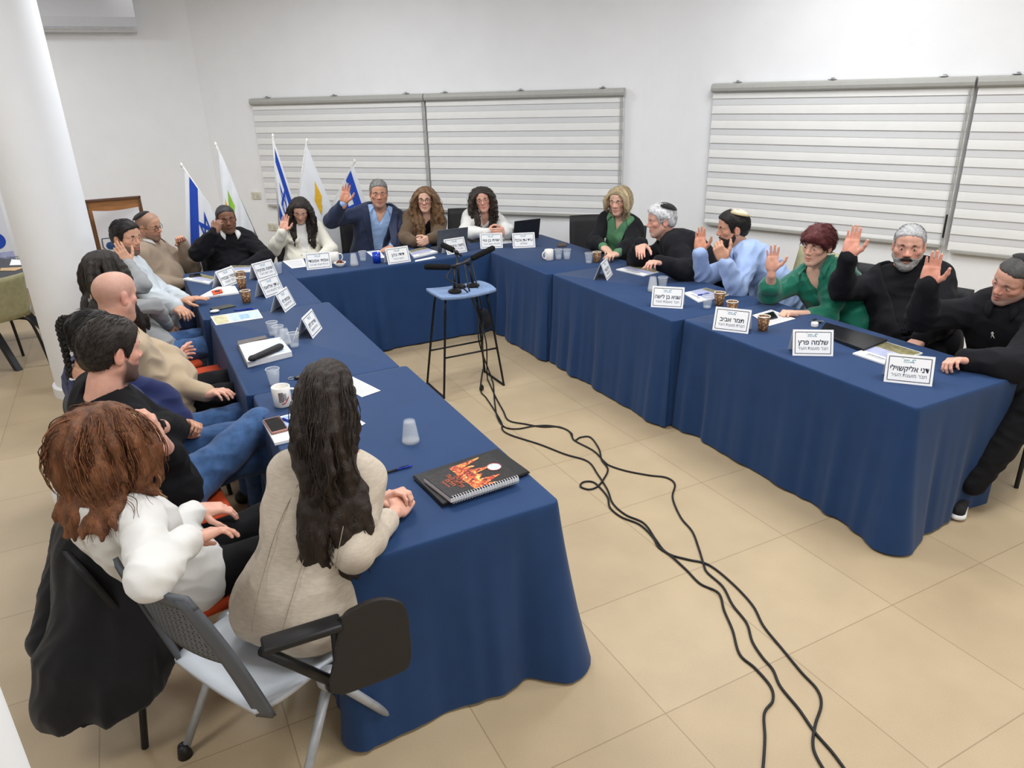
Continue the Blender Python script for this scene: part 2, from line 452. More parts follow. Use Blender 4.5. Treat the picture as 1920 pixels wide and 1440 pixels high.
def head_color(v, base, sx, stub=0., stubc=(.08, .07, .07), scalp=None, lips=1.):
    c = np.tile(np.array(base), (len(v), 1)); x, y, z = v.T
    def mixc(w, col): return c*(1-w[:, None])+np.array(col)*w[:, None]
    g = lambda cx, cy, cz, r: np.exp(-(((x-cx)/r)**2+((y-cy)/r)**2+((z-cz)/r)**2))
    red = np.array(base)*V(1.08, .80, .76)
    w = np.clip(g(.045, .06, -.025, .03)+g(-.045, .06, -.025, .03)+g(0, .105, -.02, .02)+1.0*g(.08, -.012, 0, .03)+g(-.08, -.012, 0, .03), 0, 1)*.7; c = mixc(w, red)
    w = np.clip(g(.032, .085, -.010, .014)+g(-.032, .085, -.010, .014), 0, 1)*.35; c = mixc(w, np.array(base)*V(.66, .56, .56))
    if stub:
        zb = np.interp(y, [-.02, .01, .04, .075, .1], [-.03, -.01, -.035, -.045, -.043]); w = np.clip((zb-z)/.012, 0, 1)*np.clip((y+.005)/.02, 0, 1)*np.clip((z+.135)/.02, 0, 1)*stub; c = mixc(w, stubc)
    if scalp is not None:
        w = np.clip((z-zline(y))/.012, 0, 1)*scalp[0]; c = mixc(w, scalp[1])
    zl = -.063; w = np.clip(1-((x/.0235)**2+((z-zl)/.0125)**2), 0, 1)**.5*(y > .066)*lips; c = mixc(w, np.array(base)*V(.93, .52, .50))
    w = np.exp(-((z+.0630)/.0018)**2)*(np.abs(x) < .023)*(y > .066)*.75; c = mixc(w, np.array(base)*V(.35, .2, .2))
    return c

def tubes(P, R, K=5):
    """P (N,M,3), R (N,M) -> verts, quads for N tapered tubes"""
    N, Mn, _ = P.shape
    T = np.gradient(P, axis=1); T /= np.linalg.norm(T, axis=2)[..., None]+1e-9
    a = np.where(np.abs(T[..., 2:3]) < .85, V(0, 0, 1), V(0, 1, 0)); u = np.cross(T, a); u /= np.linalg.norm(u, axis=2)[..., None]+1e-9; w = np.cross(T, u)
    th = 2*np.pi*np.arange(K)/K
    v = P[:, :, None]+R[:, :, None, None]*(u[:, :, None]*np.cos(th)[:, None]+w[:, :, None]*np.sin(th)[:, None])
    i = np.arange(N*Mn*K).reshape(N, Mn, K); j = np.roll(i, -1, 2)
    q = np.stack([i[:, :-1], j[:, :-1], j[:, 1:], i[:, 1:]], -1).reshape(-1, 4)
    return v.reshape(-1, 3), q

def strand_paths(Rh, Hc, s, n=260, length=.35, lvar=.25, part=0., wave=.0, lam=.07, curl=0., body=None, seed=1, grav=.34, outv=.5, back=.25, zone=None, offs=.014, steps=22, nape=-.06, xw=.09, yb=-.04, pull=.10, crown=None):
    r = np.random.default_rng(seed)
    cand = r.normal(size=(n*8, 3)); cand /= np.linalg.norm(cand, axis=1)[:, None]
    E = V(.078, .098, .084); C0 = V(0, -.012, .035); P = cand*E+C0
    ok = P[:, 2] > zline(P[:, 1], nape)+.006
    if zone is not None: ok &= zone(P)
    P = P[ok][:n]; n = len(P)
    nl = (P-C0)/E**2; nl /= np.linalg.norm(nl, axis=1)[:, None]
    sd = np.where(P[:, 0] > part, 1., -1.)
    D = np.c_[sd*outv*np.clip(1.2-np.abs(P[:, 0]-part)/.07, 0, 1)+.08*sd, -back-.35*(P[:, 1] > .04), -.75*np.ones(n)]
    if crown is not None:
        D = np.array(crown)-P; near = np.linalg.norm(D, axis=1) < .075; D[near] = (0, -.2, -1)
    D -= nl*(D*nl).sum(1)[:, None]; D = D/np.linalg.norm(D, axis=1)[:, None]
    W = (P*s)@Rh.T+Hc; Dw = D@Rh.T
    ln = length*(1+lvar*r.uniform(-1, 1, n)); st = ln/steps
    off = r.uniform(.35, 1, n)*offs
    sp = r.uniform(.2, 1, n)
    path = [W]; fh = nrm(Rh[:, 1]*V(1, 1, 0)); rh = V(fh[1], -fh[0], 0)
    for k in range(steps):
        L = ((W-Hc)@Rh)/s
        low = np.clip((.02-L[:, 2])/.10, 0, 1)
        Dw = Dw*(1-grav*.5)+V(0, 0, -1)*grav*.5
        x = (W-Hc)@rh; y = (W-Hc)@fh
        tx = np.where(sd*sp > 0, 1, -1)*xw*sp
        Dw = Dw+(pull*low)[:, None]*((tx-x)/.10)[:, None]*rh+(pull*low)[:, None]*((yb-y)/.12)[:, None]*fh
        Dw = nrm_rows(Dw); W = W+Dw*st[:, None]
        L = ((W-Hc)@Rh)/s-C0; Eo = E+off[:, None]*np.clip(k/4, .25, 1); e = np.sqrt(((L/Eo)**2).sum(1)); m = e < 1
        W = np.where(m[:, None], ((L/np.maximum(e, 1e-3)[:, None]+C0)*s)@Rh.T+Hc, W)
        L = ((W-Hc)@Rh)/s; fm = (L[:, 1] > .025) & (np.abs(L[:, 0]) < .066) & (L[:, 2] < .070) & (L[:, 2] > -.14)
        L[:, 0] = np.where(fm, np.where(L[:, 0] > part*.5, 1, -1)*.068, L[:, 0]); W = np.where(fm[:, None], (L*s)@Rh.T+Hc, W)
        for (a, b, ra) in (body or []):
            d = b-a; t = np.clip(((W-a)@d)/np.dot(d, d), 0, 1); q = a+t[:, None]*d; dd = W-q; l = np.linalg.norm(dd, axis=1); rr = ra+off*.4; m = l < rr
            W = np.where(m[:, None], q+dd/np.maximum(l, 1e-4)[:, None]*rr[:, None], W)
        Dw = nrm_rows(nrm_rows(W-path[-1])+.3*Dw); path.append(W)
    path = np.stack(path, 1); u = np.linspace(0, 1, steps+1)[None]
    if wave or curl:
        T = nrm_rows(np.gradient(path, axis=1)); a1 = nrm_rows(np.cross(T, V(.3, .2, 1))); a2 = np.cross(T, a1)
        ph = r.uniform(0, 6.28, (n, 1)) if curl else (np.round(r.uniform(0, 5, (n, 1)))*.7+r.normal(size=(n, 1))*.4)
        sl = u*ln[:, None]/lam*6.283+ph; am = (wave+curl)*np.clip(u*2.2-.2, 0, 1)
        path = path+a1*(am*np.sin(sl))[..., None]+a2*((curl*np.clip(u*2.2-.2, 0, 1))*np.cos(sl))[..., None]
    return path, P, r
def nrm_rows(a): return a/(np.linalg.norm(a, axis=-1, keepdims=True)+1e-9)

def solve_joint(S, px, L, sg):
    """point on the pixel ray at distance L from S: sg<0 nearer the camera, sg>0 farther; closest point when out of reach"""
    d = ray(*px); d2 = np.dot(d, d); w = CC-S; b = np.dot(w, d); c = np.dot(w, w)-L*L; D = b*b-d2*c
    if D < 0: return CC+d*(-b/d2)
    return CC+d*((-b+(sg)*math.sqrt(D))/d2)

PEOPLE = []
ONLY = os.environ.get('ONLY')
def person(key, label, sx='m', s=1., head=None, hz=None, hd=None, face=(0, 0, 0), body=0., hip=(0, 0), hipz=.535, skin='fair', w=None, g=1., belly=0., slouch=.03, tw=None,
           hair=None, brows=None, arms=None, top=None, legs=None, hopt=None, stub=0., stubc=(.07, .06, .06), scalp=None, eyes=True, gaze=0., teeth=False, lips=1., neck=.168, extras=None, nb=None, shoulders=0., cat='person', pant=None, shoes=None):
    if ONLY and key not in ONLY.split(','): return
    m = sx == 'm'
    Hc = un(*head, hz) if hd is None else at(*head, hd)
    az, pit, rol = face
    f = azv(az); rgt = V(f[1], -f[0], 0)
    fp = f*math.cos(math.radians(pit))-UP*math.sin(math.radians(pit)); up = np.cross(rgt, fp)
    ro = math.radians(rol); r2 = rgt*math.cos(ro)+up*math.sin(ro); u2 = np.cross(r2, fp); Rh = np.c_[r2, fp, u2]
    hs = s*(1. if m else .95)
    bf = azv(body); br = V(bf[1], -bf[0], 0)
    tf = azv(body if tw is None else tw); tr = V(tf[1], -tf[0], 0)
    H = V(hip[0], hip[1], hipz)
    N = Hc-u2*.10*hs-UP*(neck-.10)*s-fp*.02*hs-tf*.030*s if nb is None else V(*nb)
    up_t = nrm(N-H); tr = nrm(tr-up_t*np.dot(tr, up_t)); tr = nrm(tr+up_t*shoulders); tf = np.cross(up_t, tr)
    w = (w or (.165 if m else .138))*s; g = g*(1. if m else .93)*s
    Sh = {'R': N+tr*w-up_t*.050*s, 'L': N-tr*w-up_t*.050*s}
    l1, l2 = (.295, .262) if m else (.272, .24); l1 *= s; l2 *= s
    root = thing('person', label, cat, (hip[0], hip[1], 0)); I = dict(root=root, Hc=Hc, Rh=Rh, N=N, Sh=Sh, tf=tf, tr=tr, H=H, hs=hs, up=up_t, w=w)
    # arms
    A = {}
    for sd in 'RL':
        a = (arms or {}).get(sd)
        if a is None: a = dict(rel=True)
        if 'ez' in a: E = un(*a['e'], a['ez'])
        elif 'ed' in a: E = Sh[sd]+nrm(V(*a['ed']))*l1
        elif 'e3' in a: E = Sh[sd]+nrm(V(*a['e3'])-Sh[sd])*l1
        elif 'e' in a: E = solve_joint(Sh[sd], a['e'], l1, a.get('es', -1))
        else: E = Sh[sd]-UP*l1*.93+tf*l1*.2+(tr if sd == 'R' else -tr)*l1*.2
        if 'wz' in a: Wp = un(*a['w'], a['wz'])
        elif 'w3' in a: Wp = E+nrm(V(*a['w3'])-E)*l2
        elif 'w' in a: Wp = solve_joint(E, a['w'], l2, a.get('ws', -1))
        else: Wp = E+nrm(tf*.9-UP*.25+(-tr if sd == 'R' else tr)*.35)*l2
        if 't' in a: fd = solve_joint(Wp, a['t'], .17*s, a.get('ts', -1))-Wp
        elif 'fd' in a: fd = V(*a['fd'])
        else: fd = Wp-E
        fo = nrm(Wp-E); fd = nrm(fd); fd = fd+fo*max(0, .45-np.dot(fd, fo))*1.1
        pn = a.get('palm', (0, 0, -1)); pn = nrm(CC-Wp) if isinstance(pn, str) and pn == 'cam' else (-nrm(CC-Wp) if isinstance(pn, str) else V(*pn))
        A[sd] = dict(E=E, W=Wp, fd=nrm(fd), back=-pn, pose=a.get('hand', 'relax'), bare=a.get('bare', 0), cuff=a.get('cuff', .93))
    I['A'] = A
    if os.environ.get('DBG'):
        print('DBG', key, 'N', np.round(N, 2), 'H', np.round(H, 2), 'Hc', np.round(Hc, 2), 'torso', round(float(np.linalg.norm(N-H)), 2))
        for sd in 'RL':
            if sd in (arms or {}): print('   ', sd, 'S', np.round(Sh[sd], 2), 'E', np.round(A[sd]['E'], 2), 'W', np.round(A[sd]['W'], 2), 'l', round(float(np.linalg.norm(A[sd]['E']-Sh[sd])/l1), 2), round(float(np.linalg.norm(A[sd]['W']-A[sd]['E'])/l2), 2))
    # legs
    HJ = {sd: H+(br if sd == 'R' else -br)*.088*s-UP*.02 for sd in 'RL'}
    LG = {}
    for sd in 'RL':
        sg = 1 if sd == 'R' else -1
        kn, an = (legs or {}).get(sd, (None, None))
        K = H+bf*.43*s+br*sg*.12*s-UP*.01 if kn is None else V(*kn)
        An = V(K[0], K[1], .085)-bf*.02 if an is None else V(*an)
        LG[sd] = (HJ[sd], K, An)
    # trunk slices
    mid = (H+N)/2-tf*slouch
    def cv(t): return H*(1-t)**2+2*mid*t*(1-t)+N*t*t if False else H*(1-t)*(1-2*t)+mid*4*t*(1-t)+N*t*(2*t-1)
    def ax(t): return nrm(br*(1-t)+tr*t)
    sl = [(0, .070, .118), (.16, .068, .116), (.34, .058, .107), (.52, .060, .106), (.68, .072, .110), (.82, .082, .098), (.92, .070, .076)] if m else \
         [(0, .080, .118), (.16, .072, .113), (.34, .050, .098), (.52, .052, .098), (.68, .066, .102), (.82, .074, .088), (.92, .060, .068)]
    def trunk(S, off, k=.05, lo=-.1, wid=1.):
        for t, hw, d in sl:
            if t < lo: continue
            c = cv(t); a = ax(t); d = d*g+off; hw = hw*g*wid
            S.cone(c-a*hw, c+a*hw, d, d, k)
        if belly: S.ell(cv(.28)+nrm(bf*.6+tf*.4)*(.05+belly*.5), (.12*g+off, .10*g+belly+off, .14+off), ax=np.c_[ax(.28), bf, UP], k=.06)
        if not m:
            for q in (-1, 1): S.ell(cv(.66)+tf*.070*g+tr*q*.060*g, (.056*g+off,)*3, k=.04)
        for sd in 'RL':
            S.cone(N-up_t*.055*s, Sh[sd], .055*s+off*.8, .050*s+off, k=.04)
            S.cone(N+up_t*.012, N*.45+Sh[sd]*.55+up_t*.008, .048*s+off*.3, .044*s+off*.5, k=.035)
    def arm(S, sd, off, cuff=1., k=.03, slim=1., upto=None):
        a = A[sd]; e = a['E']
        S.cone(Sh[sd], e, (.052*s*(1 if m else .88)+off)*slim, (.042*s*(1 if m else .88)+off)*slim, k)
        if upto is not None: return
        q = e+(a['W']-e)*cuff
        S.cone(e, e+(a['W']-e)*.3, (.042*s*(1 if m else .88)+off)*slim, (.041*s*(1 if m else .9)+off)*slim, k)
        S.cone(e+(a['W']-e)*.3, q, (.041*s*(1 if m else .9)+off)*slim, (.030*s*(1 if m else .9)+off*.75)*slim, k)
    def leg(S, sd, off, k=.03, end=1.):
        h, kn, an = LG[sd]
        S.cone(h, kn, .088*g+off, .060*g+off, k); S.cone(kn, kn+(an-kn)*end, .060*g+off, .042*g+off*1.2, k); 
    I.update(trunk=trunk, arm=arm, leg=leg, cv=cv, ax=ax, g=g, s=s, LG=LG, m=m, br=br, bf=bf)
    # ---- body: one mesh (head with neck, core, both hands)
    nbl = ((N+up_t*.0-Hc)@Rh)/hs
    hv, hq = head_geo(sx, nbl, hopt)
    base = np.array(SKIN[skin] if isinstance(skin, str) else skin)
    hc = head_color(hv, base, sx, stub, stubc, scalp, lips)
    I['hv'] = hv
    S = Sdf(.012); trunk(S, -.012)
    for sd in 'RL':
        arm(S, sd, -.006, .78, upto=True if A[sd]['bare'] else None)
        leg(S, sd, -.010)
    tv, tq = S.mesh()
    parts = [(hv*hs@Rh.T+Hc, hq), (tv, tq)]; cols = [hc, np.tile(base, (len(tv), 1))]
    for sd in 'RL':
        if A[sd]['bare']:
            a = A[sd]; k_ = 1. if m else .9; S = Sdf(.005); d_ = a['W']-a['E']
            S.cone(a['E'], a['E']+d_*.3, .040*s*k_, .041*s*k_, .02); S.cone(a['E']+d_*.3, a['E']+d_*.97, .041*s*k_, .0235*s*k_, .02); v, q = S.mesh(); parts.append((v, q)); cols.append(np.tile(base, (len(v), 1)))
        a = A[sd]; v, q, pal = hand_at(sd, a['pose'], s*(1.0 if m else .92), a['W'], a['fd'], a['back'])
        parts.append((v, q)); cols.append(base*(1-pal[:, None])+base*V(1.02, .86, .84)*pal[:, None] if skin != 'dark' else base*(1-pal[:, None])+base*V(1.3, 1.25, 1.2)*pal[:, None])
    v, q = join(parts)
    mk('body', v, q, M_skin, root, col=np.concatenate(cols).clip(0, 1))
    # ---- face
    toW = lambda P: (np.asarray(P)*hs)@Rh.T+Hc
    I['toW'] = toW
    if eyes:
        for sg in (-1, 1):
            e = MB().ell((sg*.032, .0725, .003), (.0132, .0128, .0060 if eyes is True else eyes), n=10); k0 = len(e.f)
            e.ell((sg*.032+gaze, .0762, .0035), (.0064, .0108, .0064 if eyes is True else eyes*.95), n=8)
            vv = np.concatenate(e.v); mk('eye', toW(vv), e.f, None, root, mats=[M_sclera, M_iris], midx=[0]*k0+[1]*(len(e.f)-k0))
    if brows is not None:
        e = MB()
        for sg in (-1, 1):
            e.tube([(sg*.014, .0895, .0255), (sg*.025, .0885, .0283), (sg*.038, .0805, .0286), (sg*.050, .0695, .0240)], [.0036, .0052, .0046, .0022], n=6)
        mk('eyebrows', toW(np.concatenate(e.v)), e.f, hairmat('brow_%d' % (brows[0]*1000), brows), root)
    if teeth:
        e = MB(); e.sheet([[(x, .0880-x*x*14, z) for x in np.linspace(-.017, .017, 7)] for z in (-.0595, -.0675)])
        mk('teeth', toW(np.concatenate(e.v)), e.f, M_teeth, root)
    # ---- clothes and hair
    if pant:
        S = Sdf(.010); 
        for t, hw, d in sl[:2]:
            c = cv(t); a = ax(t); S.cone(c-a*hw*g, c+a*hw*g, d*g+.006, d*g+.006, .05)
        for sd in 'RL': leg(S, sd, .008)
        v, q = S.mesh(); v = folds(v, q, .006, 38, len(key)+3); mk('trousers', v, q, pant, root)
        for sd in 'RL':
            h, kn, an = LG[sd]; d = nrm(V(bf[0], bf[1], 0)+ (0 if legs is None else 1)*V((an-kn)[0], (an-kn)[1], 0)*0)
            if shoes is not False:
                S = Sdf(.007); c = V(an[0], an[1], max(.0, an[2]-.085))
                S.cone(c+UP*.045-d*.045, c+UP*.035+d*.13, .040, .030, .02); S.cone(c+UP*.05, c+UP*.11, .045, .045, .02); S.plane(c+UP*.004, (0, 0, -1))
                v, q = S.mesh(); mk('shoe', v, q, shoes or M('shoe_black', (.012, .012, .013), rough=.5), root)
    if top: top(I)
    if hair: hair(I)
    for e in (extras or []): e(I)
    PEOPLE.append(I)
    return I

# ---- garments
def knit(name, mat, off=.014, neck='crew', sleeve=True, hem=-.05, amp=.006, cuff=True, slim=1., seed=0, vdepth=.1, fq=42, armk=.03, short=False, widen=1., h=.008, hemz=None):
    def fn(I):
        S = Sdf(h); I['trunk'](S, off, wid=widen)
        N, up, tf, tr = I['N'], I['up'], I['tf'], I['tr']
        top_ = I['Hc']
        if neck == 'crew': S.cone(N+up*.030+tf*.012, N+up*.16, .062, .09, k=.008, op='s'); S.plane(N+up*.040, up*.9+tf*.12*0+tf*.0, k=.012) if False else None
        elif neck == 'v':
            S.cone(N+up*.028+tf*.010, N+up*.16, .066, .10, k=.006, op='s'); vee(S, I, vdepth, .42)
        elif neck == 'high': S.cone(N+up*.075, N+up*.2, .055, .08, k=.006, op='s')
        if hemz: S.plane((0, 0, hemz), (0, 0, -1), k=.02)
        for sd in 'RL':
            if sleeve: I['arm'](S, sd, off+.004, I['A'][sd]['cuff'], armk, slim, upto=True if short else None)
        if cuff and sleeve and not short:
            for sd in 'RL':
                a = I['A'][sd]; c = a['cuff']; e = a['E']; S.cone(e+(a['W']-e)*(c-.09), e+(a['W']-e)*c, .030*I['s']+off*.9, .029*I['s']+off*.9, .006)
        v, q = S.mesh(); v = folds(v, q, amp, fq, seed+3)
        I['last'] = (v, q); I['cloth'] = mk(name, v, q, mat, I['root'])
    return fn
def vee(S, I, depth, slope, w0=.0):
    N, up, tf, tr = I['N'], I['up'], I['tf'], I['tr']
    def f(X, Y, Z):
        px, py, pz = X-N[0], Y-N[1], Z-N[2]
        x = px*tr[0]+py*tr[1]+pz*tr[2]; y = px*tf[0]+py*tf[1]+pz*tf[2]; z = px*up[0]+py*up[1]+pz*up[2]
        return np.maximum(np.maximum(np.maximum((np.abs(x)-w0-np.maximum(z+depth, 0)*slope)*.9, -(z+depth)), .012-y), np.maximum(z-.09, y-.24))
    S.ops.append(('s', f, None, None, .004))
def collar(mat, open_=.35, r=.064, hgt=.042, spread=1., name='collar', drop=.01, tipl=.03):
    def fn(I):
        N, up, tf, tr = I['N'], I['up'], I['tf'], I['tr']; mb = MB(); G = []
        ang = np.linspace(math.pi*(.5+open_*.5), math.pi*(2.5-open_*.5), 29)
        for a in ang:
            c, s_ = math.cos(a), math.sin(a); t = abs((a-1.5*math.pi))/(math.pi*(1-open_*.5)); tip = max(0, (t-.62)/.38)
            p0 = N+up*(.064-.032*t)+tr*c*r+tf*(s_*r+.008); d = nrm(tr*c+tf*s_)
            p1 = p0+up*.012+d*.004
            p2 = p0-up*(hgt*.62+tipl*tip*.8)+d*(.018+.014*spread+tip*.012)+tf*tip*.016
            G.append([p0-up*.02, p0, p1, (p1+p2)/2+d*.006, p2])
        G = np.array(G)
        if 'last' in I:
            gv, gq = I['last']; gn = vnormals(gv, gq); m_ = np.linalg.norm(gv-N, axis=1) < .30; gv, gn = gv[m_], gn[m_]
            for i in range(G.shape[0]):
                for j in (2, 3, 4):
                    k = ((gv-G[i, j])**2).sum(1).argmin(); dd = np.dot(G[i, j]-gv[k], gn[k])
                    if dd < .013: G[i, j] += gn[k]*(.013-dd)
            for _ in range(2): G[1:-1, 2:] = (G[:-2, 2:]+2*G[1:-1, 2:]+G[2:, 2:])/4
        mb.sheet(G)
        o = mb.build(name, mat, I.get('cloth') or I['root'], smooth=True)
        md = o.modifiers.new('s', 'SOLIDIFY'); md.thickness = .004; md.offset = 0
    return fn
def open_jacket(mat, off=.024, depth=.38, slope=.24, seed=0, amp=.006, name='jacket', w0=.0, lap=True, lapmat=None, lapw=.05, widen=1.0, h=.008, hem=None, cufflen=None):
    def fn(I):
        S = Sdf(h); I['trunk'](S, off, wid=widen)
        N, up, tf, tr = I['N'], I['up'], I['tf'], I['tr']
        S.cone(N+up*.036, N+up*.16, .064, .09, k=.006, op='s')
        vee(S, I, depth, slope, w0)
        for sd in 'RL': I['arm'](S, sd, off*.85, (cufflen or I['A'][sd]['cuff']), .03)
        v, q = S.mesh(); v = folds(v, q, amp, 34, seed+5); I['cloth'] = mk(name, v, q, mat, I['root']); I['last'] = (v, q)
        if lap:
            x = (v-N)@tr; y = (v-N)@tf; z = (v-N)@up
            for sg in (-1, 1):
                G = []
                for t in np.linspace(0, 1, 16):
                    zz = .030-(depth*.92+.030)*t; wd = lapw*(math.sin(math.pi*min(1, (1-t)*.62+.05))**.8)*(1.15 if t < .34 else 1)
                    xin = max(.052*(1-t)**1.2, w0+max(zz+depth, 0)*slope-.002); row = []
                    for u in np.linspace(0, 1, 5):
                        xx = sg*(xin+wd*u); m_ = (np.abs(x-xx) < .016) & (np.abs(z-zz) < .016) & (y > -.05); yy = y[m_].max() if m_.any() else .06
                        row.append([xx, yy+.0055-(.003 if u > .9 else 0), zz])
                    G.append(row)
                G = np.array(G); G[1:-1, :, 1] = (G[:-2, :, 1]+2*G[1:-1, :, 1]+G[2:, :, 1])/4
                P = N+G[..., 0:1]*tr+G[..., 1:2]*tf+G[..., 2:3]*up
                o = MB().sheet(P).build('lapel', lapmat or mat, I['cloth'], smooth=True); md = o.modifiers.new('s', 'SOLIDIFY'); md.thickness = .005; md.offset = 0
    return fn
def tops(*fs):
    def fn(I):
        for f_ in fs: f_(I)
    return fn
# ---- hair
def short_hair(mat, t=.010, top=.012, nape=-.055, rough=.003, seed=0, front=0., side=1., fq=160, sweep=None, name='hair', hl=None, temple=0., st=None):
    def fn(I):
        S = Sdf(.0035)
        S.ell((0, -.012, .035), (.077+t*side, .097+t, .082+top), k=.02); S.ell((0, .028, .055), (.062+t*side, .060+t+front, .052+top), k=.03)
        S.ell((0, -.055, -.015), (.058+t*.6, .045+t*.5, .055), k=.03)
        if sweep: sweep(S)
        zl = hl or (lambda y: zline(y, nape))
        S.fn(lambda X, Y, Z: (zl(Y)-Z+np.abs(X)*0+temple*np.maximum(0, np.abs(X)-.045)*(Y > .03)+.0045*np.sin(X*420+40*Y)*np.cos(Y*310+X*90))*.8, 'i', .011)
        for s in (-1, 1): S.ell((s*.080, -.012, -.006), (.016, .019, .031), k=.006, op='s')
        v, q = S.mesh(.01)
        if len(q) == 0: return
        v = v+vnormals(v, q)*(rough*wnoise(v, fq, seed, 6, (1, .3, .4)))[:, None]
        if st:
            ln, n, c, bk = st; r = np.random.default_rng(seed+70)
            N_ = vnormals(v, q); ii = r.integers(0, len(v), n); P0, n0 = v[ii], N_[ii]
            comb = np.c_[np.sign(P0[:, 0])*(.35+.25*r.random(n)), -bk*np.ones(n)+r.normal(size=n)*.35, -.45+r.normal(size=n)*.3]
            comb = nrm_rows(comb-n0*(comb*n0).sum(1)[:, None]); l = ln*r.uniform(.5, 1.1, n); tt = np.linspace(0, 1, 7)
            path = P0[:, None]+n0[:, None]*(.0015+.004*np.sin(tt*np.pi*.8)*r.uniform(.3, 1, (n, 1)))[..., None]+comb[:, None]*(l[:, None]*tt)[..., None]
            C0 = V(0, -.012, .035); E = V(.077+t*side, .097+t, .082+top)*1.0
            L_ = path-C0; e = np.sqrt(((L_/(E+.0015))**2).sum(-1, keepdims=True)); d0 = np.sqrt((((P0-C0)/(E+.0015))**2).sum(1))[:, None, None]
            path = C0+L_*(np.minimum(d0, 1.02)/np.maximum(e, 1e-3)*.5+.5)
            v2, q2 = tubes(path, .0014*np.interp(tt, [0, .4, 1], [.8, 1, .2])*np.ones((n, 1)), 4)
            cc = np.repeat(np.array(c)*(1+.45*r.normal(size=(n, 1))).clip(.35, 2.2), 28, axis=0)
            mk('hair_strands', I['toW'](v2), q2, M_hairattr, I['root'], col=cc.clip(0, 1))
        mk(name, I['toW'](v), q, mat, I['root'])
    return fn
def long_hair(col, n=90, coll='all', fine=220, vol=.017, tip=.006, cvar=.25, streak=None, body=True, name='hair', cap=.010, hvox=.0055, rough=.0016, fr=.0017, fstray=.012, root=.45, **kw):
    def fn(I):
        B = []
        if body:
            N, up = I['N'], I['up']
            B = [(N-up*.02, I['Hc']-UP*.05, .056), (I['Sh']['L'], I['Sh']['R'], .082), (I['cv'](.80)-I['ax'](.8)*.08*I['g'], I['cv'](.80)+I['ax'](.8)*.08*I['g'], .136*I['g']), (I['cv'](.6)-I['ax'](.6)*.07*I['g'], I['cv'](.6)+I['ax'](.6)*.07*I['g'], .142*I['g'])]
        if coll == 'back' and B: B = [B[0]]+B[2:]
        hs = I['hs']
        path, P, r = strand_paths(I['Rh'], I['Hc'], hs, n=n, body=B, **kw)
        S = Sdf(hvox); Rh, Hc = I['Rh'], I['Hc']
        S.ell(Hc+Rh@V(0, -.012, .035)*hs, V(.078+cap, .098+cap, .083+cap)*hs, ax=Rh, k=.02); S.ell(Hc+Rh@V(0, .028, .056)*hs, V(.063+cap*.9, .061+cap*.7, .053+cap)*hs, ax=Rh, k=.02)
        S.fn(lambda X, Y, Z: (lambda px, py, pz: (zline(px*Rh[0, 1]+py*Rh[1, 1]+pz*Rh[2, 1])-(px*Rh[0, 2]+py*Rh[1, 2]+pz*Rh[2, 2]))*.8)((X-Hc[0])/hs, (Y-Hc[1])/hs, (Z-Hc[2])/hs), 'i', .006)
        M_ = path.shape[1]; u = np.linspace(0, 1, M_); rad = vol*np.interp(u, [0, .12, .6, 1], [root, root*1.6, 1, tip/vol])
        for p in path:
            for i in range(0, M_-1, 2): S.cone(p[i], p[min(i+2, M_-1)], rad[i], rad[min(i+2, M_-1)], .012)
        v, q = S.mesh(.012)
        v = v+vnormals(v, q)*(rough*wnoise(v, 330, 3, 7, (1, 1, .10)))[:, None]
        c = np.tile(np.array(col), (len(v), 1))*(1+cvar*1.1*wnoise(v, 260, 8, 6, (1, 1, .07)))[:, None]
        if streak is not None:
            L = ((v-Hc)@Rh)/hs; c = np.where((streak[1](L) > .5)[:, None], np.array(streak[0])*(1+.2*wnoise(v, 300, 2, 5, (1, 1, .05)))[:, None], c)
        parts = [(v, q)]; cols = [c]
        if fine:
            k2 = dict(kw); k2['seed'] = kw.get('seed', 1)+50; k2['offs'] = kw.get('offs', .014)+fstray
            path, P, r = strand_paths(Rh, Hc, hs, n=fine, body=B, **k2)
            R_ = fr*np.interp(np.linspace(0, 1, path.shape[1]), [0, .5, 1], [.7, 1, .3])*np.ones((len(path), 1)); v2, q2 = tubes(path, R_, 4)
            cc = np.array(col)*(1+cvar*1.3*r.normal(size=(len(path), 1))).clip(.4, 2); 
            if streak is not None: cc = np.where((streak[1](P) > .5)[:, None], np.array(streak[0]), cc)
            parts.append((v2, q2)); cols.append(np.repeat(cc, path.shape[1]*4, axis=0))
        v, q = join(parts); mk(name, v, q, M_hairattr, I['root'], col=np.concatenate(cols).clip(0, 1))
    return fn
def beard(mat, t=.007, seed=0, full=True, name='beard', low=-.125):
    def fn(I):
        S = Sdf(.0032); 
        S.ell((0, .030, -.032), (.058+t, .060+t*.8, .080+t), k=.03)
        for s in (-1, 1): S.cone((s*.052, .002, -.046), (s*.018, .058, -.096), .022+t, .020+t, k=.028); S.ell((s*.043, .052, -.014), (.022, .022, .018), k=.02)
        S.ell((0, .068, -.100), (.024+t, .018+t, .020+t), k=.02)
        S.chain([(-.024, .074+t*.5, -.052), (0, .087+t*.6, -.047), (.024, .074+t*.5, -.052)], [.006, .007, .006], k=.01)
        S.fn(lambda X, Y, Z: np.maximum(Z-np.interp(Y, [-.02, .005, .02, .05, .075, .1], [.0, -.005, -.040, -.058, -.048, -.043]), -(Y-.0+np.maximum(0, Z+.02)*0)-.004), 'i', .005)
        S.ell((0, .095, -.064), (.023, .03, .0105), k=.004, op='s')
        S.plane((0, 0, low), (0, -.35, -1))
        v, q = S.mesh(.008)
        if len(q) == 0: return
        v = v+vnormals(v, q)*(.0014*wnoise(v, 260, seed, 6))[:, None]; mk(name, I['toW'](v), q, mat, I['root'])
    return fn
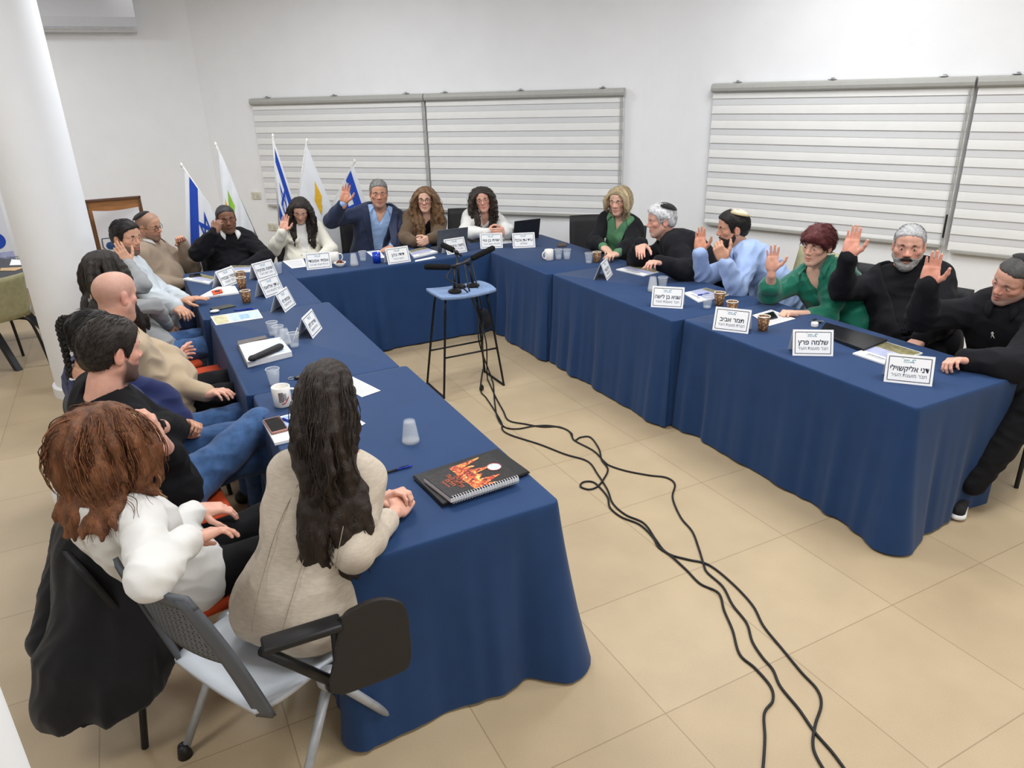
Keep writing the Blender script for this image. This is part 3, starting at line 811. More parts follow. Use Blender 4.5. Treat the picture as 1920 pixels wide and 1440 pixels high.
def kippah(mat, r=.075, c=(0, -.045, .075), tilt=-25, h=.052, name='kippah', lift=.046, mat2=None):
    def fn(I):
        mb = MB(); a = math.radians(tilt); up = V(0, math.sin(a), math.cos(a)); A = frame(x=V(1, 0, 0), z=up); A = np.c_[V(1, 0, 0), np.cross(up, V(1, 0, 0)), up]
        n = 22; rows = []
        for i in range(9):
            t = i/8; rr = r*math.sin(t*1.25)/math.sin(1.25); z = -(1-math.cos(t*1.25))*r*.62
            rows.append([V(*c)+A@V(rr*math.cos(k*2*math.pi/n), rr*math.sin(k*2*math.pi/n), z+lift) for k in range(n+1)])
        o = mk(name, I['toW'](np.array(rows).reshape(-1, 3)), MB().sheet(np.array(rows)).f, mat, I['root'], mats=[mat, mat2 or mat])
        if mat2: o.data.polygons.foreach_set('material_index', np.array([1 if (p//n) in (6, 7) else 0 for p in range(len(o.data.polygons))], np.int32))
        md = o.modifiers.new('s', 'SOLIDIFY'); md.thickness = .004; md.offset = 1
    return fn
def glasses(mat, w=.024, hh=.019, sq=.35, r=.0016, name='glasses'):
    def fn(I):
        mb = MB()
        for s in (-1, 1):
            P = [(s*.033+w*np.sign(math.cos(t))*abs(math.cos(t))**(1-sq*.5), .0955-.25*max(0, abs(s*.033+w*math.cos(t))-.02)*.6, .001+hh*np.sign(math.sin(t))*abs(math.sin(t))**(1-sq*.5)) for t in np.linspace(0, 2*math.pi, 25)[:-1]]
            mb.tube(P, r, 6, closed=True); mb.tube([(s*(.033+w), .0900, .006), (s*.076, .066, .007), (s*.084, -.005, .010), (s*.084, -.020, -.002)], r, 6)
        mb.tube([(-.010, .0975, .004), (0, .0995, .007), (.010, .0975, .004)], r, 6)
        mk(name, I['toW'](np.concatenate(mb.v)), mb.f, mat, I['root'], True)
    return fn
def watch(side, mat, t=.93, r=.034, wd=.018, name='watch', face=None):
    def fn(I):
        a = I['A'][side]; ax_ = nrm(a['W']-a['E']); c = a['E']+(a['W']-a['E'])*t; A_ = frame(x=ax_, z=a['back']); A_ = np.c_[A_[:, 1], A_[:, 2], A_[:, 0]]
        mb = MB().lathe([(r*I['s']*.86, -wd/2), (r*I['s']*.93, -wd/2), (r*I['s']*.93, wd/2), (r*I['s']*.86, wd/2)], c, A_, 20)
        mb.box(c+A_[:, 1]*r*I['s']*.95, (wd*1.5, wd*1.5, .008), np.c_[A_[:, 2], A_[:, 0], A_[:, 1]], .002)
        mb.build(name, mat, I['root'], smooth='auto')
    return fn
def scarf(I):
    N, up, tf, tr = I['N'], I['up'], I['tf'], I['tr']; S = Sdf(.007)
    for a in np.linspace(.15, math.pi*.8, 9)[:-1]:
        b = a+(math.pi*.8-.15)/8; p = lambda t: N+up*(.035-.03*math.sin(t))+tr*math.cos(t)*.078+tf*(math.sin(t)*.075+.01); S.cone(p(a), p(b), .026, .026, .01)
    v, q = S.mesh(); v = folds(v, q, .008, 70, 3)
    m = M('scarf_black_white', srgb(24, 24, 26), rough=.8); nt = m.node_tree
    if not any(n.type == 'TEX_VORONOI' for n in nt.nodes):
        vo = nd(nt, 'ShaderNodeTexNoise'); vo.inputs['Scale'].default_value = 38; tc = nd(nt, 'ShaderNodeTexCoord'); nt.links.new(tc.outputs['Object'], vo.inputs['Vector']); r = nd(nt, 'ShaderNodeValToRGB'); r.color_ramp.interpolation = 'CONSTANT'; r.color_ramp.elements[0].color = (.01, .01, .012, 1); r.color_ramp.elements[1].position = .54; r.color_ramp.elements[1].color = (*srgb(220, 220, 222), 1)
        nt.links.new(vo.outputs['Fac'], r.inputs['Fac']); nt.links.new(r.outputs['Color'], nt.nodes['Principled BSDF'].inputs['Base Color'])
    mk('scarf', v, q, m, I['root'])
def braid(I):
    Hc, Rh = I['Hc'], I['Rh']; d = dep(Hc)
    px = [(150, 612), (136, 598), (121, 596), (113, 610), (116, 630), (122, 655), (127, 680), (130, 705), (132, 728), (134, 748)]
    C_ = spline([at(*p, d-.02) for p in px], 10); n = len(C_); u = np.linspace(0, 1, n); mb = MB()
    for k in range(3):
        ph = k*2.094; w = u*46; R_ = (.016*(1-.62*u))
        off = np.c_[np.sin(w+ph), np.sin(2*(w+ph))*.5, np.zeros(n)]*R_[:, None]
        mb.tube(C_+off@np.c_[CR[0], CR[2], -CR[1]].T, np.r_[.012*(1-.6*u)], 8)
    mk('braid', np.concatenate(mb.v), mb.f, H_black, I['root'])
def earrings(I):
    for s in (-1, 1): mk('earring', I['toW'](np.concatenate(MB().ell((s*.083, -.008, -.040), (.006,)*3, n=8).v)), MB().ell((0, 0, 0), (1, 1, 1), n=8).f, M('pearl', srgb(236, 230, 222), rough=.2), I['root'])
def moustache(I, mat):
    mb = MB().tube([(-.030, .078, -.060), (-.018, .092, -.050), (0, .098, -.046), (.018, .092, -.050), (.030, .078, -.060)], [.005, .0085, .009, .0085, .005], 8); mk('moustache', I['toW'](np.concatenate(mb.v)), mb.f, mat, I['root'])

def seams(I, mat):
    """stitched back seams and a hip pocket flap lying on the jacket"""
    v, q = I['last']; N, up, tf, tr, H = I['N'], I['up'], I['tf'], I['tr'], I['H']
    x = (v-N)@tr; y = (v-N)@tf; z = (v-N)@up; Ln = float(np.linalg.norm(N-H))
    dark = M('seam_thread', srgb(150, 138, 122), rough=.9)
    for xs in ((.004, .004), (.062, .085), (-.062, -.085)):
        P = []
        for t in np.linspace(.12, 1.0, 26):
            zz = -Ln*t; xx = xs[0]+(xs[1]-xs[0])*t+(0 if abs(xs[0]) < .01 else math.copysign(.03*math.sin(math.pi*t)*-1, xs[0])); m = (np.abs(x-xx) < .014) & (np.abs(z-zz) < .014) & (y < .03)
            if m.any(): P.append(N+tr*xx+tf*(y[m].min()-.0004)+up*zz)
        if len(P) > 4: MB().tube(spline(P, 2), .0013, 5).build('back_seam', dark, I['cloth'], True)

def surf(I, x0, z0, r=.016):
    v, q = I['last']; N, up, tf, tr = I['N'], I['up'], I['tf'], I['tr']
    x = (v-N)@tr; y = (v-N)@tf; z = (v-N)@up; m = (np.abs(x-x0) < r) & (np.abs(z-z0) < r) & (y < .26) & (y > 0)
    return N+tr*x0+tf*((np.sort(y[m])[-max(1, int(m.sum()*.3))] if m.any() else .13))+up*z0
def buttons(mat, zs, x0=0., r=.0062):
    def fn(I):
        A = np.c_[I['tr'], I['up'], I['tf']]
        for z in zs: MB().ell(surf(I, x0, z), (r, r, .003), A, 8).build('button', mat, I['cloth'], True)
    return fn
def flaps(mat, x0, z0, w=.10, h=.045):
    def fn(I):
        for s in (-1, 1):
            G = [[surf(I, s*x0+w*u, z0+h*k, .014)+I['tf']*.006 for u in np.linspace(-.5, .5, 6)] for k in (1, .5, 0)]
            o = MB().sheet(G).build('pocket_flap', mat, I['cloth'], True); md = o.modifiers.new('s', 'SOLIDIFY'); md.thickness = .004
            MB().ell(G[2][3]+I['tf']*.004, (.006, .006, .003), np.c_[I['tr'], I['up'], I['tf']], 8).build('button', M('button_ivory', srgb(206, 198, 180), rough=.3), I['cloth'], True)
    return fn
def pin(x0, z0, s=.020):
    def fn(I):
        p = surf(I, x0, z0)+I['tf']*.004; tr, up = I['tr'], I['up']
        MB().tube([p+tr*a*s+up*b*s for a, b in ((-.45, -1), (-.1, -.1), (.28, .6), (0, .95), (-.28, .6), (.1, -.1), (.45, -1))], .0028, 6).build('ribbon_pin', M('pin_white', srgb(232, 232, 228), rough=.4), I['cloth'], True)
    return fn
# ---------------------------------------------------------------- the room
def floor_mat():
    m = bpy.data.materials.new('floor_tiles'); m.use_nodes = True; nt = m.node_tree; b = nt.nodes['Principled BSDF']; L = nt.links.new
    g = nd(nt, 'ShaderNodeNewGeometry')
    br = nd(nt, 'ShaderNodeTexBrick'); br.offset = 0; br.squash = 1
    br.inputs['Scale'].default_value = 1; br.inputs['Brick Width'].default_value = .6; br.inputs['Row Height'].default_value = .6
    br.inputs['Mortar Size'].default_value = .0022; br.inputs['Mortar Smooth'].default_value = .2
    br.inputs['Color1'].default_value = (*srgb(182, 163, 133), 1); br.inputs['Color2'].default_value = (*srgb(177, 157, 127), 1); br.inputs['Mortar'].default_value = (*srgb(150, 130, 104), 1)
    L(g.outputs['Position'], br.inputs['Vector'])
    n1 = nd(nt, 'ShaderNodeTexNoise'); n1.inputs['Scale'].default_value = 330; n1.inputs['Detail'].default_value = 3; L(g.outputs['Position'], n1.inputs['Vector'])
    n2 = nd(nt, 'ShaderNodeTexNoise'); n2.inputs['Scale'].default_value = 3.; n2.inputs['Detail'].default_value = 5; L(g.outputs['Position'], n2.inputs['Vector'])
    def rng_(n, a, c):
        r = nd(nt, 'ShaderNodeMapRange'); r.inputs['From Min'].default_value = .3; r.inputs['From Max'].default_value = .7; r.inputs['To Min'].default_value = a; r.inputs['To Max'].default_value = c; L(n.outputs['Fac'], r.inputs['Value']); return r
    a1, a2 = rng_(n1, .88, 1.10), rng_(n2, .93, 1.06)
    mu = nd(nt, 'ShaderNodeMath', operation='MULTIPLY'); L(a1.outputs[0], mu.inputs[0]); L(a2.outputs[0], mu.inputs[1])
    mx = nd(nt, 'ShaderNodeMix', data_type='RGBA', blend_type='MULTIPLY'); mx.inputs[0].default_value = 1; L(br.outputs['Color'], mx.inputs[6]); L(mu.outputs[0], mx.inputs[7]); L(mx.outputs[2], b.inputs['Base Color'])
    b.inputs['Roughness'].default_value = .42; b.inputs['Specular IOR Level'].default_value = .35
    bp = nd(nt, 'ShaderNodeBump'); bp.inputs['Strength'].default_value = .25; bp.inputs['Distance'].default_value = .002; bp.invert = True; L(br.outputs['Fac'], bp.inputs['Height']); L(bp.outputs['Normal'], b.inputs['Normal'])
    return m
M_wall = M('wall_paint', srgb(240, 241, 243), rough=.7, var=.015, vs=4, bump=.12, bs=120, spec=.25)
M_ceil = M('ceiling_paint', srgb(236, 236, 234), rough=.9, var=.01)
D1 = nrm((2.87, -3.22, 0)); N1 = V(D1[1], -D1[0], 0); W1 = V(1.6, 5.68, 0)      # the slanting back wall, N1 into the room
D2 = nrm((.74, -1.82, 0)); N2 = V(D2[1], -D2[0], 0); W2 = V(3.93, 2.28, 0)      # the right wall
HT = 3.45
def struct(name, mb, mat, **kw):
    o = mb.build(name, mat, None, **kw); o['kind'] = 'structure'; return o
fl = MB().box((0, 1.5, -.05), (16, 18, .1)); struct('floor', fl, floor_mat())
ce = MB().box((0, 1.5, HT+.05), (16, 18, .1)); struct('ceiling', ce, M_ceil)
def wall(name, p, q, nrml, t=.2, z0=0., z1=HT):
    p = V(p[0], p[1], 0); q = V(q[0], q[1], 0); d = nrm(q-p); c = (p+q)/2-nrml*t/2+UP*(z0+z1)/2
    return struct(name, MB().box(c, (np.linalg.norm(q-p), t, z1-z0), np.c_[d, np.cross(UP, d), UP]), M_wall)
KA = V(-.10, 7.85, 0)+0*D1; s0 = np.dot(V(-.10, 7.6, 0)-W1, D1)
A1 = W1+D1*((-.32-W1[0])/D1[0])                       # where the back wall meets the left wall
A1 = W1+D1*((7.85-W1[1])/D1[1])
cb, ce_ = W1+D1*2.36, W2-D2*1.30                      # start and end of the rounded corner
wall('wall_back', A1-D1*.3, cb, N1)
wall('wall_right', ce_, W2+D2*3.2, N2)
q = W2+D2*3.2
wall('wall_right_near', q, V(q[0]+.4, -7.2, 0), V(-1, 0, 0))
wall('wall_left', (-7.4, 7.85), (A1[0]+.06, 7.85), V(0, -1, 0))
wall('wall_far_left', (-7.4, -7.2), (-7.4, 7.85), V(1, 0, 0))
wall('wall_near', (-7.4, -7.2), (q[0]+.4, -7.2), V(0, 1, 0))
ix = V(3.3424, 3.725, 0); cp = [(1-t)**2*cb+2*t*(1-t)*ix+t*t*ce_ for t in np.linspace(0, 1, 9)]
mb = MB(); G = [[p+UP*0, p+UP*HT] for p in cp]; mb.slab(np.array(G), np.array([[-(N1+N2)/2]*2]*9), .2); struct('wall_corner', mb, M_wall)
M_base = M('baseboard_tile', srgb(188, 176, 156), rough=.5)
struct('baseboard_left', MB().box((-3.85, 7.842, .04), (7.0, .016, .08)), M_base)

M_col = M('column_paint', srgb(236, 238, 241), rough=.65, var=.012, vs=5, bump=.12, bs=90)
def column(x, y, r, name, label):
    t = thing(name, label, 'column', (x, y, 0))
    MB().lathe([(r, .0), (r, HT)], (x, y, 0), n=64).build('shaft', M_col, t, smooth='auto')
    MB().lathe([(r+.001, 0), (r+.022, 0), (r+.022, .075), (r+.012, .085), (r+.001, .085)], (x, y, 0), n=64).build('base_ring', M_col, t, smooth='auto')
column(-1.865, 4.10, .245, 'column', 'round white column standing behind the seated people on the left')
column(-1.985, -.84, .272, 'column', 'round white column cut off at the bottom left edge beside the hanging coat')

# roller blinds with see-through and dense bands
M_rail = M('blind_rail', srgb(172, 172, 167), rough=.45, var=.03)
M_dense = M('blind_dense', srgb(232, 232, 230), rough=.85, var=.02, vs=6, bump=.1)
M_sheer = M('blind_sheer', srgb(214, 215, 217), rough=.9, var=.01, vs=10)
M_metal = M('bracket_metal', srgb(170, 172, 174), rough=.35, metal=.8)
M_black = M('black_plastic', (.012, .012, .013), rough=.42, var=.05)
def blind(P, D, Nn, a, b, zt, zb, label, phase=0., cord=False):
    """P wall point, D along, Nn into the room; from D*a to D*b"""
    c = P+D*a; t = thing('roller_blind', label, 'window blind', (c[0], c[1], zb), 'zebra roller blinds along the walls')
    ax = np.c_[D, Nn, UP]; w = b-a; mid = P+D*(a+b)/2
    prof = [(-.0, .0), (.052, .0), (.070, .012), (.076, .035), (.070, .060), (.05, .072), (0, .074)]
    mb = MB(); G = [[P+D*s+Nn*(y+.012)+UP*(zt-.074+z) for y, z in prof] for s in (a, b)]
    mb.sheet(np.array(G)); n = len(prof); mb.add([p for p in G[0]]+[p for p in G[1]], [tuple(range(n)), tuple(range(n, 2*n))[::-1]])
    hr = mb.build('head_rail', M_rail, t, smooth=False)
    pitch = .125; op = .076; z = zt-.074-phase; den, she = MB(), MB(); zz = zt-.06
    ws = (a+.004, b-.004)
    def strip(m, z0, z1, y0, y1, bulge):
        rows = []
        for s in np.linspace(*ws, 5): rows.append([P+D*s+Nn*(y0+(y1-y0)*u+bulge*math.sin(math.pi*u))+UP*(z0+(z1-z0)*u) for u in np.linspace(0, 1, 5)])
        m.sheet(np.array(rows))
    z = zt-.05
    while z > zb+.03:
        z1 = max(z-op, zb+.02); strip(den, z, z1, .036, .045, .002); strip(den, z1, z1+.0005, .045, .038, 0)
        z2 = max(z-pitch-.006, zb+.02); strip(she, z1+.004, z2, .036, .040, .0); z = z-pitch
    mk('dense_bands', np.concatenate(den.v), den.f, M_dense, t); mk('sheer_bands', np.concatenate(she.v), she.f, M_sheer, t)
    MB().box(mid+Nn*.036+UP*(zb+.012), (w-.05, .026, .034), ax, .008).build('bottom_rail', M_rail, t)
    for s in np.linspace(a+.22, b-.22, 3 if w > 1.2 else 2):
        m = MB(); p = P+D*s+UP*(zt+.006); m.box(p+Nn*.03, (.05, .07, .006), ax, .002); m.box(p+Nn*.05+D*.012+UP*.008, (.022, .02, .012), ax, .002); m.build('bracket', M_metal, hr)
    if cord:
        m = MB()
        for s in (.012, .030): m.tube([P+D*(b-s)+Nn*.055+UP*(zt-.07), P+D*(b-s)+Nn*.055+UP*(zb-.08)], .004, 6)
        m.build('pull_chain', M_rail, t)
        if cord == 2: MB().box(P+D*(b-.02)+Nn*.058+UP*(zb+.17), (.012, .010, .18), ax, .004).build('chain_weight', M_black, t)
def along(px, P, D, Nn): return float(np.dot(onp(*px, P+Nn*.05, Nn)-P, D))
b0 = along((470, 190), W1, D1, N1); b1 = along((795, 178), W1, D1, N1); b2 = along((1171, 160), W1, D1, N1)
blind(W1, D1, N1, b0, b1-.004, 2.045, .83, 'pale striped roller blind behind the flags, left half of the pair on the back wall', 0, True)
blind(W1, D1, N1, b1+.006, b2, 2.045, .83, 'pale striped roller blind right half of the pair, behind the seated people', .02, True)
c0 = along((1337, 158), W2, D2, N2); c1 = along((1835, 138), W2, D2, N2)
blind(W2, D2, N2, c0, c1-.006, 2.06, .82, 'pale striped roller blind behind the row of people with raised hands on the right', .03, 2)
blind(W2, D2, N2, c1+.012, c1+1.9, 2.06, .79, 'pale striped roller blind cut off by the right edge of the view')

# windows behind the blinds (dark glass at night)
M_glass_dark = M('night_glass', srgb(70, 78, 90), rough=.08, var=.02, spec=.6)
for k, (P, D, Nn, a, b) in enumerate(((W1, D1, N1, b0+.12, b1-.12), (W1, D1, N1, b1+.12, b2-.12), (W2, D2, N2, c0+.12, c1-.12), (W2, D2, N2, c1+.14, c1+1.75))):
    m = MB().box(P+D*(a+b)/2+Nn*.004+UP*1.43, (b-a, .008, 1.0), np.c_[D, Nn, UP]); o = struct('window_%d' % (k+1), m, M_glass_dark)

# air conditioner on the left wall
M_ac = M('gloss_white', srgb(214, 216, 222), rough=.16, var=.01, spec=.5)
t = thing('air_conditioner', 'glossy white wall air conditioner high at the top left', 'air conditioner', (-1.45, 7.72, 2.74))
prof = [(7.8496, 2.76), (7.70, 2.76), (7.655, 2.775), (7.63, 2.81), (7.60, 2.90), (7.60, 3.16), (7.64, 3.20), (7.8496, 3.21)]
mb = MB(); mb.prism([(y, z) for y, z in prof], -1.98, -.885, ax=np.c_[V(0, 1, 0), V(0, 0, 1), V(1, 0, 0)]); mb.build('casing', M_ac, t)
MB().box((-1.43, 7.66, 2.778), (1.04, .075, .006), np.c_[V(1, 0, 0), nrm((0, .94, -.35)), nrm((0, .35, .94))], .002).build('louvre', M('ac_louvre', srgb(206, 206, 206), rough=.4), t)
# wall sockets
M_sock = M('socket_plate', srgb(226, 222, 205), rough=.4)
for px, dz, lab in (((480, 366), 0, 'small cream wall socket between the flags on the back wall'), ((511, 425), 0, 'small cream wall socket low behind the striped flag')):
    p = onp(*px, W1+N1*.01, N1); t = thing('wall_socket', lab, 'socket', p); ax = np.c_[D1, N1, UP]
    MB().box(p, (.13, .018, .085), ax, .004).build('plate', M_sock, t)
    for s in (-.03, .03): MB().box(p+D1*s+N1*.01, (.045, .008, .05), ax, .003).build('outlet', M('socket_insert', srgb(198, 194, 178), rough=.5), t)

# ceiling lights (out of the frame, they light the room)
M_lamp = bpy.data.materials.new('lamp_panel'); M_lamp.use_nodes = True
_b = M_lamp.node_tree.nodes['Principled BSDF']; _b.inputs['Emission Color'].default_value = (1, .98, .95, 1); _b.inputs['Emission Strength'].default_value = 1.0
def lamp(x, y, e, sx=1.2, sy=.6, z=HT-.03):
    l = bpy.data.lights.new('ceiling_lamp', 'AREA'); l.shape = 'RECTANGLE'; l.size = sx; l.size_y = sy; l.energy = e; l.color = (.965, .985, 1)
    o = bpy.data.objects.new('ceiling_lamp', l); COL.objects.link(o); o.location = (x, y, z); return o
for (x, y, e) in LAMPS: lamp(x, y, e)

# ---------------------------------------------------------------- draped tables
M_cloth = M('tablecloth_blue', srgb(27, 57, 99), rough=.66, var=.05, vs=9, bump=.10, bs=420, sheen=.08, spec=.26)
def tablecloth(label, x0, x1, y0, y1, skirts, seed=0, zt=.72, r=.02, corner=None, flare=.05, sag=0.):
    """skirts: which of s e n w hang to the floor, the others are short where tables meet"""
    rg = np.random.default_rng(seed); per = []; L = 0
    segs = [('s', V(x0+r, y0), V(x1-r, y0), V(0, -1)), ('e', V(x1, y0+r), V(x1, y1-r), V(1, 0)), ('n', V(x1-r, y1), V(x0+r, y1), V(0, 1)), ('w', V(x0, y1-r), V(x0, y0+r), V(-1, 0))]
    for k, (nm, a, b, n) in enumerate(segs):
        m = max(8, int(np.linalg.norm(b-a)/.016))
        for t in np.linspace(0, 1, m): per.append((a+(b-a)*t, n, nm, L+t*np.linalg.norm(b-a)))
        L += np.linalg.norm(b-a); n2 = segs[(k+1) % 4][3]; c = b-n*r
        for t in (.17, .33, .5, .67, .83):
            nn = nrm(n*math.cos(t*math.pi/2)+n2*math.sin(t*math.pi/2)); per.append((c+nn*r, nn, nm if t < .5 else segs[(k+1) % 4][0], L+t*.03))
        L += .03
    P = np.array([p[0] for p in per]); Nn = np.array([p[1] for p in per]); S_ = np.array([p[3] for p in per])
    hang = np.array([1. if p[2] in skirts else 0. for p in per])
    k = np.ones(9)/9; hp = np.convolve(np.r_[hang[-4:], hang, hang[:4]], k, 'valid')
    hang = np.where(hang > 0, hp**.5, 0)
    fold = sum(a*np.sin(2*math.pi*S_/l+rg.uniform(0, 6.28)+1.2*np.sin(S_*2.1+rg.uniform(0, 6))) for a, l in ((.5, .46), (.42, .27), (.30, .16), (.12, .085)))
    env = .35+.65*np.clip(.5+.9*np.sin(2*math.pi*S_/1.3+rg.uniform(0, 6)), 0, 1)
    cf = np.zeros(len(P)); cw = np.zeros(len(P))
    for (cx, cy, v, wd) in (corner or []):
        d = np.hypot(P[:, 0]-cx, P[:, 1]-cy); cf += v*np.exp(-(d/wd)**2); cw += np.exp(-(d/wd)**2)
    rows = []
    T = np.r_[0, .006, .014, .024, np.linspace(.045, 1, 26)]
    for t in T:
        edge = .010*(1-math.exp(-t*90)) ; z = zt-(zt-.012)*t
        o = edge*(.2+.8*hang)+(flare*(t**1.4)+cf*t**1.15+.030*fold*env*np.clip(t*1.5, 0, 1)**1.2*(1-.5*np.clip(cw, 0, 1)))*hang
        zz = np.full(len(P), z)
        if t < .03: zz = np.full(len(P), zt-.010*(1-math.sqrt(max(0, 1-(min(t, .016)/.016)**2)))-.72*max(0, t-.016))
        zz = np.where(hang > 0, zz+.020*np.clip(t-.9, 0, 1)*10*.5*(fold*.4+.2), zz)
        rows.append(np.c_[P+Nn*o[:, None], np.maximum(zz, .006)])
    n = len(P); R_ = np.array(rows); nt_ = len(T)
    i = np.arange(nt_*n).reshape(nt_, n); j = np.roll(i, -1, 1); q = np.stack([i[:-1], i[1:], j[1:], j[:-1]], -1).reshape(-1, 4)
    v = R_.reshape(-1, 3)
    # top: a grid so that the cloth can wrinkle slightly
    gx = np.linspace(x0, x1, max(10, int((x1-x0)/.02))); gy = np.linspace(y0, y1, max(10, int((y1-y0)/.02)))
    faces = [tuple(x) for x in q]+[tuple(range(n))]
    o = mk('tablecloth', v, faces, M_cloth, None, smooth=True)
    try: o.data.set_sharp_from_angle(angle=math.radians(60))
    except Exception: pass
    tag(o, label, 'tablecloth', 'blue tablecloths of the meeting tables'); return o
g_ = .003
tablecloth('dark blue tablecloth on the nearest table of the left row', -.98, -.20, -.19, 1.40-g_, 'sew', 3, corner=[(-.20, -.19, .10, .10), (-.98, -.19, .015, .2)], flare=.035)
tablecloth('dark blue tablecloth under the notepad, middle table of the left row', -1.01, -.235, 1.40+g_, 2.91-g_, 'ew', 5)
tablecloth('dark blue tablecloth on the far left table with three coffee cups', -1.05, -.28, 2.91+g_, 4.45, 'wne', 8)
tablecloth('dark blue tablecloth on the back table in front of the flags', -.28+2*g_, 1.45-g_, 3.76, 4.48, 'sn', 11)
tablecloth('dark blue tablecloth on the far right corner table with the white mug', 1.45+g_, 2.22, 2.735+g_, 4.24, 'wne', 14)
tablecloth('dark blue tablecloth on the middle table of the right row, before the white haired man', 1.49, 2.28, 1.26+g_, 2.735-g_, 'we', 17)
tablecloth('dark blue tablecloth on the nearest table of the right row', 1.565, 2.31, -.31, 1.26-g_, 'swe', 21, corner=[(1.565, -.31, .07, .12), (2.31, -.31, -.03, .2), (2.05, -.31, -.035, .22)], flare=.03)

# ---------------------------------------------------------------- chairs
M_leg = M('chair_leg_black', (.02, .02, .021), rough=.4, metal=.3)
M_seatblack = M('chair_black', (.016, .016, .018), rough=.6, var=.1, bump=.1)
M_orange = M('chair_orange', srgb(196, 72, 34), rough=.75, bump=.15, bs=600)
M_olive = M('chair_olive', srgb(172, 168, 130), rough=.5)
def visitor_chair(x, y, az, label, seat=None, back=None, bh=.86, arms=False, group=None, name='visitor_chair', bw=.44, tilt=.08, legspread=.0):
    f = azv(az); r = V(f[1], -f[0], 0); seat = seat or M_seatblack; back = back or M_seatblack; o = V(x, y, 0)
    t = thing(name, label, 'chair', o, group); ax = np.c_[r, f, UP]
    MB().box(o+UP*.435, (.46, .44, .05), ax, .02).build('seat', seat, t, True)
    G = []
    for u in np.linspace(-1, 1, 9): G.append([o+r*u*bw/2*(1-.06*max(0, s-.6))-f*(.215+tilt*s-.03*(1-u*u)*0+.025*u*u*-1)+UP*(.52+(bh-.52)*s) for s in np.linspace(0, 1, 7)])
    MB().slab(np.array(G), -f, .022).build('backrest', back, t, True)
    for sx in (-1, 1):
        MB().tube([o+r*sx*.20+f*.18+UP*.42, o+r*sx*(.215+legspread)+f*(.21+legspread)+UP*.0], .012, 8).build('leg', M_leg, t)
        MB().tube([o+r*sx*.20-f*.20+UP*.50, o+r*sx*.20-f*.19+UP*.40, o+r*sx*(.215+legspread)-f*(.25+legspread)+UP*.0], .012, 8).build('leg', M_leg, t)
        if arms:
            MB().tube(spline([o+r*sx*.24+f*.16+UP*.40, o+r*sx*.25+f*.18+UP*.62, o+r*sx*.25+f*.10+UP*.66, o+r*sx*.25-f*.22+UP*.66], 5), .016, 8).build('armrest', M_leg, t, True)
    return t
# ---------------------------------------------------------------- the cast
BLK = cloth('black', (.007, .007, .0085), sheen=.02); BLK2 = cloth('black_soft', (.009, .009, .012), sheen=.03); JEAN = cloth('denim', srgb(62, 92, 136), var=.22, vs=26); DKJ = cloth('denim_dark', srgb(44, 58, 92), var=.2, vs=26)
H_black = hairmat('black', (.012, .010, .009)); H_dkbr = hairmat('darkbrown', (.026, .019, .015)); H_grey = hairmat('grey', srgb(122, 120, 118)); H_white = hairmat('white', srgb(206, 206, 208)); H_ltgrey = hairmat('lightgrey', srgb(172, 172, 174))
K_black = cloth('kippah_black', (.010, .010, .011), bump=.5, bs=900); K_cream = cloth('kippah_cream', srgb(216, 208, 190), bump=.6, bs=900); K_gold = cloth('kippah_gold', srgb(186, 170, 130), bump=.6, bs=900)
GL = M('glasses_black', (.012, .012, .012), rough=.2, spec=.6)
GOLD = M('gold_metal', srgb(200, 160, 90), rough=.3, metal=.9)
# P1 nearest woman, seen from behind
LINEN = cloth('linen_beige', srgb(196, 184, 168), var=.09, vs=40, bump=.4, bs=420, stretch=(1, 1, 4))
def bracelet(side, mat, t=.97, r=.031, wd=.010): return watch(side, mat, t, r, wd, 'bracelet')
person('P1', 'dark haired person in a beige linen jacket, seen from behind nearest the camera', 'f', 1.0, (617, 742), 1.20, None, (22, 8, 0), 48, (-1.14, -.10), .53, 'rosy', w=.112, neck=.205, g=.92, slouch=.0, tw=22, shoulders=.18,
  arms=dict(R=dict(e=(664, 1040), ez=.775, w=(744, 957), wz=.765, t=(788, 905), ts=1, palm=(-.5, .3, -.6), hand='clasp', cuff=.70, bare=1), L=dict(e=(640, 930), ez=.78, w=(718, 934), wz=.765, t=(790, 905), ts=-1, palm=(.3, -.6, -.7), hand='clasp', cuff=.70, bare=1)),
  top=tops(knit('linen_jacket', LINEN, .017, 'crew', seed=1, amp=.006, cuff=True, fq=40, h=.006, widen=1.3, slim=.86, hemz=.475), lambda I: seams(I, LINEN)),
  hair=long_hair((.022, .014, .010), n=120, fine=800, length=.54, lvar=.30, cap=.004, wave=.011, lam=.14, seed=4, back=1.0, outv=.3, offs=.005, cvar=.3, xw=.07, root=.3, yb=-.15, pull=.14, vol=.014, crown=(0, -.125, .03), zone=lambda P: (P[:, 1] < .02) & (np.abs(P[:, 0]) < .056) & (P[:, 2] > -.02), coll='back'),
  extras=[bracelet('L', GOLD)], pant=cloth('trousers_sand', srgb(150, 140, 128)), brows=None, eyes=False)
